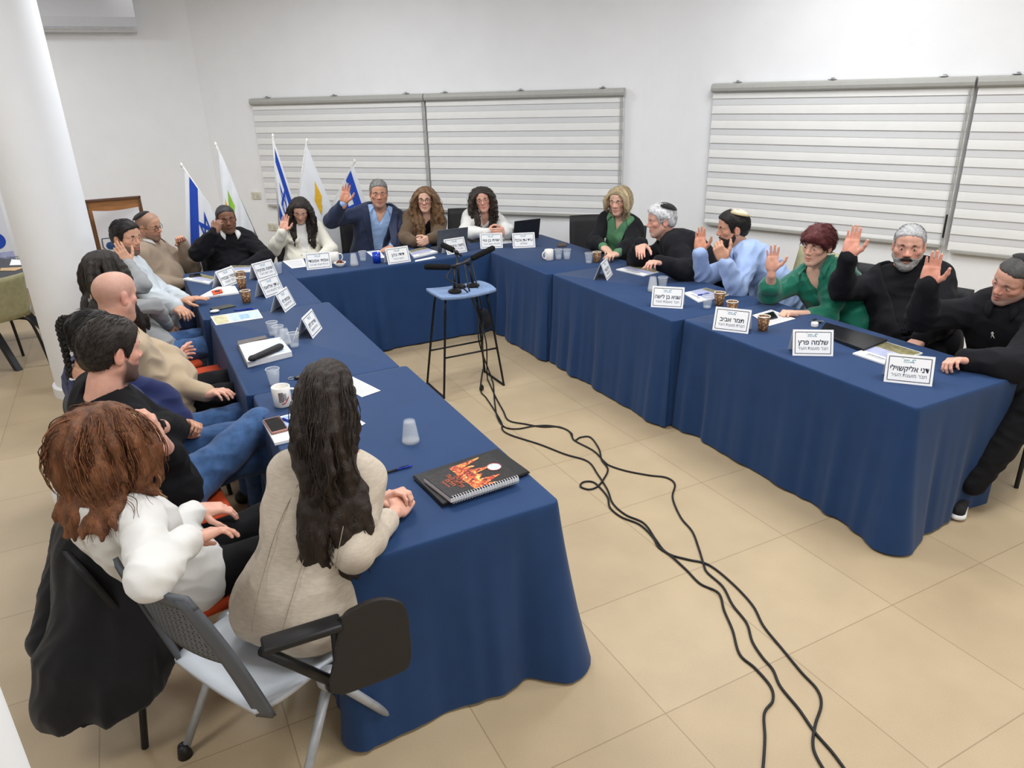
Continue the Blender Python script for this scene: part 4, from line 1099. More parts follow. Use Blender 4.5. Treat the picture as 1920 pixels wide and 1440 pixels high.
# P2 auburn hair, white sweater
WHITE = cloth('white_jersey', srgb(222, 221, 218), var=.03, bump=.15)
person('P2', 'auburn haired person in a white sweater, one arm over a grey chair back', 'f', 1.04, (203, 836), 1.15, None, (52, 4, 0), 78, (-1.42, .36), .53, 'rosy', g=1.0, tw=62, neck=.140, shoulders=.16,
  arms=dict(R=dict(e=(283, 1085), es=-1, w=(352, 1012), ws=1, t=(398, 1040), ts=-1, palm=(-.2, -.4, -.8), hand='droop', cuff=.96), L=dict(ed=(.42, .02, -1), w=(372, 955), wz=.66, t=(418, 984), ts=-1, palm=(0, 0, -1), hand='relax', cuff=.9)),
  top=tops(knit('white_sweater', WHITE, .018, 'crew', seed=2, amp=.005, fq=50, h=.006, slim=.86)),
  hair=long_hair(srgb(112, 70, 44), n=110, fine=800, length=.215, lvar=.2, wave=.010, lam=.12, seed=5, back=.5, outv=.6, offs=.022, cvar=.28, xw=.11, yb=-.05, streak=(srgb(196, 160, 112), lambda P: ((P[:, 0] > .050) & (P[:, 0] < .075) & (P[:, 1] > .03) & (P[:, 2] > -.06)).astype(float))),
  pant=BLK, brows=None, eyes=False, extras=[lambda I: scarf(I), bracelet('L', GOLD, .9)])
# P3
person('P3', 'bearded person in a black t-shirt with folded arms and blue jeans', 'm', 1.03, (209, 660), 1.20, None, (62, 8, 0), 84, (-1.43, 1.0), .54, 'rosy', g=1.05, tw=78,
  hair=short_hair(H_dkbr, .011, .018, -.062, .003, 3, st=(.035, 900, (.026, .019, .015), 1.)), brows=(.02, .014, .012), stub=.85, stubc=(.035, .028, .024),
  arms=dict(R=dict(e=(322, 866), es=1, w=(300, 822), ws=-1, t=(296, 800), ts=1, palm=(-1, 0, -.2), hand='loose', cuff=.5, bare=1), L=dict(e=(322, 806), es=-1, w=(288, 800), ws=-1, t=(287, 832), ts=-1, palm=(-.7, .3, -.3), hand='flat', cuff=.5, bare=1)),
  legs=dict(R=((-1.00, 1.17, .66), (-.78, 1.10, .22)), L=((-.97, 1.18, .50), (-.93, 1.18, .085))),
  top=knit('black_tshirt', BLK, .013, 'crew', seed=3, cuff=False, amp=.005), pant=JEAN, extras=[watch('L', M_black, .93)])
# P4 braid
NAVY = cloth('navy', srgb(34, 42, 82), bump=.2)
person('P4', 'person with a long black braid and navy jacket, hands clasped', 'f', 1.0, (176, 633), 1.12, None, (78, 8, 0), 86, (-1.46, 1.52), .53, 'tan', tw=80,
  hair=tops(short_hair(H_black, .010, .013, -.075, .002, 4, st=(.08, 500, (.012, .010, .009), 1.)), lambda I: braid(I)), brows=(.012, .01, .009),
  arms=dict(R=dict(e=(283, 772), es=1, w=(347, 808), wz=.63, t=(388, 800), ts=1, palm=(-.2, .7, -.5), hand='clasp', cuff=.86), L=dict(e=(300, 740), es=1, w=(352, 793), wz=.65, t=(388, 797), ts=-1, palm=(-.2, -.7, -.5), hand='clasp', cuff=.86)),
  top=tops(knit('white_shirt', WHITE, .012, 'crew', sleeve=False, seed=4), open_jacket(NAVY, .024, .42, .22, 4, .006, 'navy_jacket', lap=False)), pant=JEAN)
# P5 bald
BEIGE = cloth('beige_knit', srgb(186, 166, 140), var=.05, bump=.35, bs=500)
person('P5', 'bald person in a beige sweater and black trousers', 'm', 1.04, (216, 556), 1.17, None, (50, 10, 0), 82, (-1.38, 2.0), .54, 'rosy', g=1.12, belly=.05, tw=74,
  scalp=(.32, srgb(150, 128, 118)), hopt=dict(fat=.005), brows=(.10, .07, .06), stub=.25, stubc=(.2, .15, .13),
  arms=dict(R=dict(e=(274, 708), es=1, w=(390, 738), wz=.64, t=(434, 730), ts=-1, palm=(0, 0, -1), hand='relax', cuff=.96), L=dict(e=(306, 668), es=1, w=(334, 674), ws=1, t=(352, 655), ts=1, palm=(0, -1, 0), hand='loose', cuff=.95)),
  top=knit('beige_sweater', BEIGE, .020, 'crew', seed=5, amp=.008, fq=36), pant=BLK)
# P6
GREYK = cloth('grey_knit', srgb(150, 152, 154), var=.05, bump=.3)
person('P6', 'person with very long dark hair and grey sweater behind the bald person', 'f', 1.0, (197, 506), 1.115, None, (72, 5, 0), 82, (-1.36, 3.06), .53, 'olive', tw=78,
  hair=long_hair((.022, .017, .014), n=80, fine=160, length=.52, lvar=.10, wave=.003, lam=.2, seed=6, back=.2, outv=.5, offs=.012, cvar=.2, xw=.11, yb=.0), brows=(.02, .015, .012),
  arms=dict(L=dict(e=(268, 535), es=1, w=(240, 493), ws=1, t=(212, 447), ts=-1, palm='away', hand='flat', cuff=.98), R=dict(e=(290, 574), es=1, w=(314, 610), wz=.62, t=(322, 655), ts=-1, palm=(0, 0, -1), hand='flat', cuff=.96)),
  top=knit('grey_sweater', GREYK, .013, 'crew', seed=6, slim=.88), pant=JEAN)
# P7
SILV = cloth('silver_nylon', srgb(196, 204, 210), rough=.55, var=.04, bump=.2, bs=90)
person('P7', 'short haired person in a pale silver jacket, hand stretched onto the table', 'm', 1.0, (237, 446), 1.16, None, (135, 6, 0), 88, (-1.27, 3.72), .54, 'olive', tw=95,
  hair=short_hair(H_black, .009, .017, -.05, .0025, 7, st=(.03, 500, (.014, .012, .011), .6)), brows=(.010, .008, .007), stub=.8, stubc=(.05, .04, .036),
  arms=dict(L=dict(e=(300, 548), es=1, w=(346, 562), wz=.765, t=(402, 553), ts=1, palm=(0, 0, -1), hand='flat', cuff=.95), R=dict(e=(288, 560), es=-1, w=(333, 577), ws=-1, t=(352, 592), ts=-1, palm=(0, .3, -1), hand='loose', cuff=.9)),
  top=knit('silver_jacket', SILV, .024, 'high', seed=7, amp=.008, fq=44), pant=DKJ, extras=[watch('R', M_black, .97)])
# P8
TAUPE = cloth('taupe_knit', srgb(160, 142, 124), var=.05, bump=.35, bs=520)
person('P8', 'person in a tan sweater with glasses and black kippah, fist up', 'm', 1.0, (279, 424), 1.08, None, (128, 10, -10), 112, (-1.2, 4.82), .54, 'olive', tw=118, g=1.05, belly=.03,
  scalp=(.45, srgb(104, 92, 84)), brows=(.04, .035, .03), stub=.55, stubc=(.09, .08, .075), extras=[kippah(K_black, .078, (0, -.050, .066), -32), glasses(GL, .021, .013, .6)],
  arms=dict(L=dict(e=(361, 503), es=-1, w=(341, 455), ws=-1, t=(331, 434), ts=-1, palm=(-.1, -1, .2), hand='fist', cuff=.97)),
  top=tops(knit('shirt', WHITE, .012, 'v', sleeve=False, seed=8, vdepth=.05), knit('tan_sweater', TAUPE, .020, 'v', seed=8, vdepth=.055, amp=.007), collar(WHITE, .5, .070, .055, 1.4)), pant=BLK)
# P9
person('P9', 'person in a black sweater holding a hand before the face', 'm', 1.0, (424, 411), 1.08, None, (178, 4, -4), 176, (-.62, 4.85), .54, 'dark', tw=178, g=1.08, belly=.03, shoulders=0,
  hair=short_hair(hairmat('greyblack', (.035, .034, .034)), .003, .005, -.05, .0012, 9), brows=(.012, .010, .009), stub=.35, stubc=(.03, .026, .024),
  arms=dict(R=dict(e=(371, 474), es=-1, w=(402, 436), ws=-1, fd=(.5, .15, .8), palm=(.8, .6, .1), hand='chin', cuff=.96), L=dict(e=(500, 484), es=-1, w=(455, 503), ws=-1, hand='relax')),
  top=tops(knit('black_sweater', BLK2, .022, 'high', seed=9, amp=.007)), pant=BLK, extras=[collar(WHITE, .35, .060, .03, .5)])
# P10
CREAM = cloth('cream_jacket', srgb(220, 217, 204), var=.03, bump=.15)
person('P10', 'person in a cream jacket with long dark hair looking down, palm raised', 'f', .98, (563, 394), 1.08, None, (196, 28, 6), 186, (.02, 4.86), .53, 'fair', tw=186,
  hair=long_hair((.018, .013, .011), n=80, fine=120, length=.36, lvar=.16, wave=.009, lam=.13, seed=10, back=.1, outv=.6, offs=.005, cvar=.2, xw=.085, yb=.05, vol=.013, cap=.007), brows=(.016, .012, .010), eyes=.0030,
  arms=dict(R=dict(e=(513, 469), es=-1, w=(531, 433), ws=-1, t=(537, 397), ts=-1, palm='cam', hand='open', cuff=.95), L=dict(e=(622, 468), es=-1, w=(592, 489), ws=-1, hand='relax')),
  top=tops(knit('white_top', WHITE, .012, 'crew', sleeve=False, seed=10), open_jacket(CREAM, .022, .30, .16, 10, .005, 'cream_jacket', w0=.012, lap=False), collar(CREAM, .5, .066, .045, 1.2), flaps(CREAM, .085, -.20), buttons(M('button_ivory', srgb(206, 198, 180), rough=.3), (-.24, -.31), .03)), pant=BLK)
# P11
SUIT = cloth('navy_suit', srgb(42, 50, 74), var=.04, bump=.2); SKYB = cloth('shirt_skyblue', srgb(150, 178, 218), var=.03, bump=.1)
person('P11', 'grey haired person in a navy suit and light blue shirt, palm raised', 'm', 1.04, (710, 363), 1.17, None, (194, 4, 2), 194, (.74, 4.98), .54, 'tan', tw=192, g=1.08,
  hair=short_hair(H_grey, .004, .014, -.05, .0018, 11, st=(.022, 600, srgb(128, 126, 124), .6)), brows=(.09, .08, .075), stub=.25, stubc=(.2, .17, .16), hopt=dict(fat=.003),
  arms=dict(R=dict(e=(621, 414), es=-1, w=(645, 379), ws=-1, t=(651, 340), ts=-1, palm='cam', hand='open', cuff=.9), L=dict(e=(752, 450), es=-1, w=(733, 464), ws=-1, t=(714, 471), ts=-1, palm=(0, 0, -1), hand='flat', cuff=.9)),
  top=tops(knit('blue_shirt', SKYB, .011, 'v', seed=11, vdepth=.11, cuff=True, slim=.86, amp=.003), collar(SKYB, .62, .062, .045, 1.0), open_jacket(SUIT, .028, .46, .22, 11, .006, 'suit_jacket', w0=.01, cufflen=.84), buttons(M('button_dark', (.01, .01, .015), rough=.3), (-.36,), .02)), pant=BLK)
# P12
BRN = cloth('brown_tweed', srgb(98, 80, 62), var=.12, vs=90, bump=.3)
person('P12', 'person in a brown blazer and dark glasses with long wavy hair', 'f', 1.0, (797, 374), 1.11, None, (206, 3, 2), 200, (1.17, 4.88), .53, 'fair', tw=202,
  hair=long_hair(srgb(116, 88, 62), n=90, fine=200, length=.44, lvar=.2, wave=.010, lam=.08, seed=12, back=.1, outv=.75, offs=.016, cvar=.35, part=.01, xw=.125, yb=.02, vol=.014), brows=(.05, .035, .028), extras=[glasses(GL, .024, .021, .5, .0022)],
  arms=dict(R=dict(e=(757, 447), es=-1, w=(779, 454), ws=-1, fd=(.75, -.55, -.1), palm=(.9, .3, -.2), hand='clasp', cuff=.92), L=dict(e=(823, 445), es=-1, w=(803, 449), ws=-1, fd=(-.8, -.5, -.1), palm=(-.9, .3, -.2), hand='clasp', cuff=.92)),
  top=tops(knit('black_top', BLK, .012, 'v', sleeve=False, seed=12, vdepth=.07), open_jacket(BRN, .026, .44, .16, 12, .006, 'brown_blazer', w0=.018)), pant=BLK)
# P13
BLOUSE = cloth('white_blouse', srgb(232, 231, 228), var=.02, rough=.7, bump=.1)
person('P13', 'smiling person in a white blouse with curly dark hair', 'f', 1.0, (905, 374), 1.08, None, (206, 4, -8), 212, (1.78, 4.86), .53, 'rosy', tw=208,
  hair=long_hair((.035, .026, .020), n=110, fine=160, length=.30, lvar=.2, curl=.009, lam=.05, seed=13, back=.1, outv=.9, offs=.022, cvar=.35, xw=.13, yb=.0, vol=.014), brows=(.03, .022, .018), teeth=True, extras=[glasses(M('glasses_thin', srgb(120, 110, 104), rough=.3), .023, .017, .5, .0012)],
  arms=dict(R=dict(e=(871, 437), es=-1, w=(914, 436), ws=-1, fd=(.8, -.45, .1), palm=(.8, .5, 0), hand='loose', cuff=.95), L=dict(e=(958, 436), es=-1, w=(946, 434), ws=-1, fd=(-.85, -.4, .1), palm=(-.8, .5, 0), hand='loose', cuff=.95)),
  top=tops(knit('white_blouse', BLOUSE, .020, 'v', seed=13, vdepth=.09, amp=.006), collar(BLOUSE, .6, .064, .045, 1.3), buttons(M('button_white', srgb(220, 220, 216), rough=.3), (-.14, -.20, -.26))), pant=BLK)
# P14
GRN = cloth('green_blouse', srgb(84, 132, 96), rough=.6, var=.05, bump=.1); JKT = cloth('black_blazer', (.010, .0105, .013), sheen=.03)
person('P14', 'person with a blonde bob, black jacket and green blouse', 'f', 1.02, (1161, 377), 1.14, None, (240, 8, 0), 236, (2.47, 3.36), .53, 'fair', g=1.05, tw=238,
  hair=long_hair(srgb(168, 150, 118), n=90, fine=160, length=.165, lvar=.12, wave=.005, lam=.10, seed=14, back=.1, outv=.8, offs=.010, cvar=.3, part=.015, xw=.085, yb=-.01, vol=.013), brows=(.06, .045, .035), eyes=.0045,
  arms=dict(R=dict(e=(1113, 455), es=-1, w=(1133, 464), ws=-1, t=(1148, 478), ts=-1, palm=(0, .2, -1), hand='loose', cuff=.88), L=dict(e=(1178, 462), es=-1, w=(1155, 476), ws=-1, t=(1136, 480), ts=-1, palm=(0, .2, -1), hand='loose', cuff=.88)),
  top=tops(knit('green_blouse', GRN, .010, 'v', seed=14, vdepth=.09, cuff=True, slim=.86, amp=.003), collar(GRN, .6, .066, .055, 1.4), open_jacket(JKT, .026, .46, .22, 14, .006, 'black_jacket', w0=.012, cufflen=.78, lap=False), pin(.02, -.13)), pant=BLK)
# P15
person('P15', 'white haired person in black with a black kippah, leaning over the table', 'm', 1.04, (1240, 414), 1.08, None, (296, 6, 0), 282, (2.62, 2.22), .54, 'rosy', g=1.12, belly=.04, tw=288, slouch=.06,
  hair=short_hair(H_white, .011, .016, -.062, .003, 15, front=.006, st=(.04, 800, srgb(205, 205, 207), .3)), brows=(.35, .33, .32), stub=.2, stubc=(.4, .36, .34), extras=[kippah(K_black, .082, (0, -.040, .084), -20)],
  arms=dict(L=dict(e=(1292, 510), es=-1, w=(1236, 492), ws=-1, t=(1212, 491), ts=-1, palm=(0, 0, -1), hand='loose', cuff=.97), R=dict(e=(1194, 490), es=-1, w=(1202, 457), ws=-1, t=(1199, 480), ts=-1, palm=(.5, .4, -.4), hand='droop', cuff=.95)),
  top=knit('black_fleece', BLK2, .026, 'crew', seed=15, amp=.008), pant=BLK)
# P16
LBLUE = cloth('shirt_lightblue', srgb(158, 180, 222), var=.03, bump=.1, rough=.75)
person('P16', 'bearded person in a light blue shirt and cream kippah', 'm', 1.03, (1374, 429), 1.10, None, (300, 6, 0), 276, (2.68, 1.52), .54, 'tan', tw=284, slouch=.05,
  hair=tops(short_hair(H_black, .010, .015, -.062, .0022, 16, st=(.03, 700, (.013, .011, .010), .8)), beard(hairmat('beard_brown', srgb(52, 40, 34)), .0035, 16)), brows=(.010, .008, .007), extras=[kippah(K_cream, .078, (0, -.035, .086), -18, mat2=K_gold)],
  arms=dict(R=dict(e=(1316, 525), es=-1, w=(1313, 471), ws=-1, t=(1313, 421), ts=-1, palm='cam', hand='open', cuff=.94), L=dict(e=(1383, 543), es=-1, w=(1357, 486), ws=-1, fd=(-.35, .35, .9), palm=(.2, .6, .6), hand='chin', cuff=.90)),
  top=tops(knit('lightblue_shirt', LBLUE, .018, 'v', seed=16, vdepth=.05, amp=.008, fq=48), collar(LBLUE, .45, .062, .045, 1.0)), pant=DKJ)
# P17
EMER = cloth('emerald_satin', srgb(16, 104, 82), rough=.42, var=.06, bump=.05, sheen=.3)
def pixie(S): S.chain([(-.03, .085, .082), (.02, .102, .062), (.052, .085, .035)], [.022, .019, .012], k=.02); S.chain([(-.045, .06, .085), (-.066, .06, .05), (-.070, .04, .012)], [.02, .014, .010], k=.02); S.chain([(.05, .07, .07), (.074, .05, .03), (.076, .03, -.005)], [.02, .014, .010], k=.02)
person('P17', 'person with short dark red hair and emerald blouse, palm raised', 'f', 1.04, (1533, 461), 1.10, None, (262, 6, 4), 262, (2.72, .98), .53, 'fair', g=1.14, tw=258,
  hair=short_hair(hairmat('wine', srgb(84, 34, 36), .3, .8), .016, .026, -.062, .003, 17, front=.004, side=1.1, sweep=pixie, hl=lambda y: np.interp(y, [-.13, -.045, -.022, -.012, .006, .03, .05, .07, .12], [-.062, -.045, -.02, .02, .015, -.01, .015, .034, .052]), st=(.07, 700, srgb(92, 36, 38), .5)), brows=(.04, .022, .02),
  arms=dict(R=dict(e=(1443, 551), es=-1, w=(1447, 506), ws=-1, t=(1450, 453), ts=-1, palm='cam', hand='spread', cuff=.28, bare=1), L=dict(e=(1549, 595), es=-1, w=(1490, 588), ws=-1, t=(1455, 582), ts=-1, palm=(0, 0, -1), hand='fist', cuff=.45, bare=1)),
  top=tops(knit('green_blouse', EMER, .022, 'v', seed=17, vdepth=.13, amp=.007), collar(EMER, .62, .068, .05, 1.5), buttons(M('button_green', srgb(16, 84, 66), rough=.3), (-.16, -.22, -.28))), pant=BLK, extras=[lambda I: earrings(I)])
# P18
person('P18', 'grey bearded person in a black jacket, palm raised beside the emerald blouse', 'm', 1.07, (1704, 462), 1.12, None, (236, 4, 0), 248, (2.80, .56), .54, 'rosy', g=1.15, belly=.05, tw=244,
  hair=tops(short_hair(H_ltgrey, .004, .007, -.05, .0016, 18, st=(.016, 900, srgb(168, 168, 170), .4)), beard(hairmat('beard_grey', srgb(150, 148, 146)), .0055, 18), ), brows=(.06, .055, .05), hopt=dict(fat=.004), stub=.6, lips=.35, stubc=(.12, .11, .105), extras=[lambda I: moustache(I, H_dkbr), kippah(K_black, .062, (0, -.052, .068), -32)],
  arms=dict(R=dict(e=(1576, 543), es=-1, w=(1592, 480), ws=-1, t=(1607, 409), ts=-1, palm='cam', hand='open', cuff=.96), L=dict(e=(1772, 602), es=-1, w=(1722, 640), ws=-1, hand='relax')),
  top=tops(knit('black_tee', BLK, .012, 'crew', sleeve=False, seed=18), open_jacket(BLK2, .028, .40, .20, 18, .007, 'black_jacket', w0=.03, lap=False), pin(-.11, -.13, .016)), pant=BLK)
# P19
person('P19', 'person in black cut by the right edge, palm raised, looking down', 'm', 1.06, (1903, 525), 1.10, None, (280, 18, 20), 270, (2.78, -.06), .54, 'rosy', g=1.12, tw=262,
  scalp=(.55, srgb(96, 84, 80)), hair=short_hair(hairmat('darkgrey', (.05, .047, .046)), .003, .004, -.05, .001, 19, temple=1.5), brows=(.09, .07, .06), stub=.5, stubc=(.3, .27, .26), eyes=.0045, extras=[kippah(K_black, .076, (0, -.045, .070), -28)],
  arms=dict(R=dict(e=(1729, 594), es=-1, w=(1741, 533), ws=-1, t=(1754, 468), ts=-1, palm='cam', hand='open', cuff=.97), L=dict(e=(1903, 686), ez=.77, w=(1810, 676), wz=.765, t=(1765, 674), ts=-1, palm=(.2, -.3, -.9), hand='grip', cuff=.97)),
  legs=dict(L=((2.36, -.37, .56), (2.15, -.31, .17)), R=((2.36, .12, .55), (2.3, .12, .085))),
  top=tops(knit('black_jacket', BLK2, .026, 'high', seed=19, amp=.007), pin(.03, -.10, .018), collar(BLK2, .3, .066, .05, .6)), pant=BLK, shoes=False)
# ---------------------------------------------------------------- things on the tables
ZT = .7215
M_paper = M('paper_white', srgb(232, 232, 234), rough=.7, var=.02, vs=30)
M_card = M('card_white', srgb(236, 237, 239), rough=.6, var=.01)
M_ink = M('ink_navy', srgb(30, 38, 60), rough=.6); M_inkg = M('ink_grey', srgb(90, 96, 108), rough=.6); M_teal = M('ink_teal', srgb(120, 160, 178), rough=.6)
def card(bl, br, name, role, label, asp=.69, tilt=22):
    a = un(*bl, ZT); b = un(*br, ZT); c = (a+b)/2; ex = nrm(b-a); W = .205; H = .138
    n = V(ex[1], -ex[0], 0)
    if np.dot(n, CC-c) < 0: n = -n; 
    if np.dot(np.cross(UP, n), ex) < 0: ex = -ex
    tl = math.radians(tilt); ey = UP*math.cos(tl)-n*math.sin(tl); ez = n*math.cos(tl)+UP*math.sin(tl)
    t = thing('name_card', label, 'name card', c, 'white folded name cards on the tables')
    A = np.c_[ex, ey, ez]
    MB().box(c+ey*H/2-ez*.001, (W, H, .002), A).build('front_panel', M_card, t)
    ey2 = UP*math.cos(tl)+n*math.sin(tl); top = c+ey*H; bk = top-ey2*H
    MB().box((top+bk)/2, (W, H, .002), np.c_[ex, ey2, np.cross(ex, ey2)]).build('back_panel', M_card, t)
    m = MB(); i = .06*W; lw = .0032
    for (u, v_, du, dv) in ((0, i, W-2*i, lw), (0, H-i, W-2*i, lw), (-W/2+i, H/2, lw, H-2*i), (W/2-i, H/2, lw, H-2*i)): m.box(c+ex*u+ey*v_+ez*.0004, (du, dv, .0006), A)
    m.build('border', M_ink, t)
    lettering(MB(), name, H*.25, c+ey*H*.50, ex, ey, ez, .0008, .018, W*.80).build('name_line', M_ink, t)
    lettering(MB(), role, H*.17, c+ey*H*.285, ex, ey, ez, .0008, 0, W*.74).build('role_line', M_inkg, t)
    m = MB(); r0 = c+ey*H*.80+ez*.0006
    for u, v_, du, dv in ((.05, .0, .02, .09), (.085, .03, .05, .03), (.02, -.03, .03, .03), (.07, -.04, .03, .04), (-.16, .05, .02, .02)): m.box(r0+ex*u*W+ey*v_*H*1.3, (du*W, dv*H, .0006), A)
    for u in (-.12, -.09, -.06, -.03): m.box(r0+ex*u*W+ey*.01*H, (.018*W, .05*H, .0006), A)
    m.box(r0-ex*.06*W-ey*.055*H, (.16*W, .016*H, .0006), A)
    m.build('emblem', M_teal, t)
CARDS = [((425.4, 538.8), (445, 531), 'כפיר אבטיה', 'חבר מועצה', 'white name card farthest left on the left row, before the person in the tan sweater'),
 ((482.7, 526.7), (523, 515), 'שאטו מטקיה', 'סגן ראש העיר', 'white name card reading שאטו, in the corner where the left row meets the back table'),
 ((495.8, 560.6), (537, 545), 'עידן אליאס', 'חבר מועצת העיר', 'white name card reading עידן אליאס on the left row'),
 ((536.5, 585), (554, 571.5), 'אביגית לוי', 'חברת מועצה', 'white name card seen from its edge just in front of the עידן אליאס card'),
 ((587.3, 634.6), (604, 616), 'איריס לוק', 'חברת מועצה', 'white name card nearest the camera on the left row, beside the clear cups'),
 ((577.2, 506.3), (621.5, 501.9), 'אסתי אמומדי', 'מנהלת לשכת ראש העיר', 'white name card in front of the person in the cream jacket'),
 ((729, 496.3), (770, 490.3), 'דודו כהן', 'ראש העיר', 'white name card reading דודו כהן in front of the person in the navy suit'),
 ((839.6, 477.8), (875.6, 472), 'משה נחום ד', 'מנכ״ל העירייה', 'white name card leaning in front of the grey laptop'),
 ((902.8, 466.5), (941.3, 464.6), 'שגית בן גוזי', 'סגנית ראש העיר', 'white name card in front of the smiling person in the white blouse'),
 ((963.4, 465.6), (1002.6, 463.7), 'עו״ד עדן ארבלי', 'יועמ״ש', 'white name card in front of the black laptop'),
 ((1138, 526.7), (1149.4, 513.8), 'יניב גבאי', 'חבר מועצה', 'white name card seen from its end before the white haired person'),
 ((1221.5, 575.6), (1278.8, 579), 'שגיא בן לישה', 'חבר מועצת העיר', 'white name card reading שגיא בן לישה on the middle table of the right row'),
 ((1337, 618.6), (1401, 626), 'תמר אביב', 'חברת מועצת העיר', 'white name card reading תמר אביב in front of the person in green'),
 ((1487.5, 666.8), (1560.4, 668), 'שלמה פרץ', 'חבר מועצת העיר', 'white name card reading שלמה פרץ before the closed black laptop'),
 ((1659.4, 715.7), (1744.5, 724.6), 'דני אליקשוילי', 'חבר מועצת העיר', 'white name card reading דני אליקשוילי, nearest the camera on the right row')]
for c in CARDS: card(*c)

# cups
M_cupbrown = M('paper_cup_brown', srgb(120, 86, 60), rough=.7, var=.0)
_n = MATS['paper_cup_brown'].node_tree; _b = _n.nodes['Principled BSDF']
_v = nd(_n, 'ShaderNodeTexVoronoi'); _v.inputs['Scale'].default_value = 75; _t = nd(_n, 'ShaderNodeTexCoord'); _n.links.new(_t.outputs['Object'], _v.inputs['Vector'])
_r = nd(_n, 'ShaderNodeValToRGB'); _r.color_ramp.elements[0].position = .25; _r.color_ramp.elements[0].color = (*srgb(176, 140, 98), 1); _r.color_ramp.elements[1].position = .5; _r.color_ramp.elements[1].color = (*srgb(104, 72, 50), 1)
_n.links.new(_v.outputs['Distance'], _r.inputs['Fac']); _n.links.new(_r.outputs['Color'], _b.inputs['Base Color'])
M_foam = M('cup_rim_cream', srgb(240, 232, 218), rough=.6); M_coffee = M('milky_coffee', srgb(206, 178, 146), rough=.4)
M_clear = M('clear_plastic', srgb(236, 240, 244), rough=.12, var=.0, spec=.6, alpha=.20)
M_frost = M('cloudy_plastic', srgb(232, 236, 240), rough=.25, var=.0, spec=.5, alpha=.15)
M_rim = M('clear_plastic_rim', srgb(240, 244, 248), rough=.15, var=0, spec=.6, alpha=.55)
M_water = M('water', srgb(214, 226, 236), rough=.03, var=0, spec=.6, alpha=.22)
M_ceram = M('ceramic_white', srgb(236, 233, 228), rough=.22, var=.01, spec=.5)
def paper_cup(p, label, s=1., z=ZT):
    c = un(*p, z); t = thing('coffee_cup', label, 'cup', c, 'brown patterned paper coffee cups')
    MB().lathe([(.0255*s, 0), (.0265*s, .001), (.0355*s, .084*s), (.0335*s, .084*s), (.025*s, .004)], c, n=28).build('paper_body', M_cupbrown, t, True)
    MB().tube([c+V(.0352*s*math.cos(a), .0352*s*math.sin(a), .085*s) for a in np.linspace(0, 6.283, 29)[:-1]], .0022*s, 6, closed=True).build('rim', M_foam, t, True)
    MB().lathe([(.0328*s, .074*s), (.0, .0755*s)], c, n=24).build('drink', M_coffee if 'milky' in label else M_foam, t, True)
def clear_cup(p, label, s=1., water=.3, z=ZT):
    c = un(*p, z); t = thing('plastic_cup', label, 'cup', c, 'clear plastic water cups')
    MB().lathe([(.0, .003), (.0225*s, .0), (.0235*s, .002), (.034*s, .082*s)], c, n=28).build('cup_wall', M_clear, t, True)
    MB().tube([c+V(.034*s*math.cos(a), .034*s*math.sin(a), .082*s) for a in np.linspace(0, 6.283, 29)[:-1]], .0016*s, 6, closed=True).build('rim', M_rim, t, True)
    if water:
        f = water; MB().lathe([(.0, .004), (.0228*s, .004), ((.0228+.0105*f)*s, .08*f*s), (0, .08*f*s)], c, n=24).build('water', M_water, t, True)
def cup_stack(p, label, n=4, s=1., z=ZT):
    c = un(*p, z); t = thing('plastic_cup_stack', label, 'cup stack', c, 'upside-down stacks of clear plastic cups')
    for k in range(n):
        d = V(0, 0, .0055*k)
        MB().lathe([(.0345*s, 0), (.0345*s, .003), (.0335*s, .0045), (.0235*s, .080*s), (.0215*s, .083*s), (0, .081*s)], c+d, n=26).build('cup', M_frost, t, True)
def mug(p, label, hdir, s=1., z=ZT, deco=False):
    c = un(*p, z); t = thing('mug', label, 'mug', c)
    MB().lathe([(.0, .002), (.034*s, 0), (.0385*s, .005), (.041*s, .092*s), (.038*s, .094*s), (.0365*s, .088*s), (.034*s, .008), (0, .006)], c, n=32).build('mug_body', M_ceram, t, True)
    d = nrm(V(*hdir)); MB().tube(spline([c+d*.037*s+UP*.078*s, c+d*.060*s+UP*.076*s, c+d*.070*s+UP*.050*s, c+d*.058*s+UP*.024*s, c+d*.036*s+UP*.018*s], 6), .0055*s, 8).build('handle', M_ceram, t, True)
    if deco:
        def onm(a, z0): return c+V(math.cos(a)*.0412*s, math.sin(a)*.0412*s, z0*s)
        v0 = nrm(CC-c); a0 = math.atan2(v0[1], v0[0])
        m = MB(); m.sheet([[onm(a0+a, z_) for z_ in (.030, .048, .076)] for a in np.linspace(-.35, .15, 7)]); m.build('print_block', M('mug_print_grey', srgb(120, 112, 110), rough=.4, var=.5, vs=160), t, True)
        m = MB(); m.tube([onm(a0+a, .022+.05*(a-.0)**2) for a in np.linspace(-.1, .75, 14)], .0022, 6); m.build('print_ribbon', M('mug_print_red', srgb(176, 34, 48), rough=.4), t, True)
        m = MB()
        for q in (.18, .30, .42): m.sheet([[onm(a0+a, z_) for z_ in (.036, .070)] for a in np.linspace(q, q+.05, 3)])
        m.build('print_bars', M_ink, t, True)
paper_cup((463, 567), 'brown paper coffee cup beside the עידן אליאס card, nearest of three')
paper_cup((455, 541), 'brown paper coffee cup in the middle of three, beside the white name cards')
paper_cup((454, 529), 'brown paper coffee cup farthest of three, hidden behind another')
paper_cup((1348, 572), 'brown paper coffee cup with a pale rim beside the clear glass and booklet')
paper_cup((1371, 590), 'brown paper cup of milky coffee standing behind the תמר אביב card')
paper_cup((1430, 619), 'brown paper coffee cup in front of the person in green')
paper_cup((1119, 491.6), 'brown paper coffee cup in front of the blonde person')
clear_cup((513, 628), 'clear cup with a little water, leftmost of the cups by the notebook', water=.25)
clear_cup((524, 636), 'clear cup half hidden by an upside-down cup near the notebook', water=.3)
clear_cup((552.5, 650), 'clear cup with a straw, nearest the edge-on name card', water=.22)
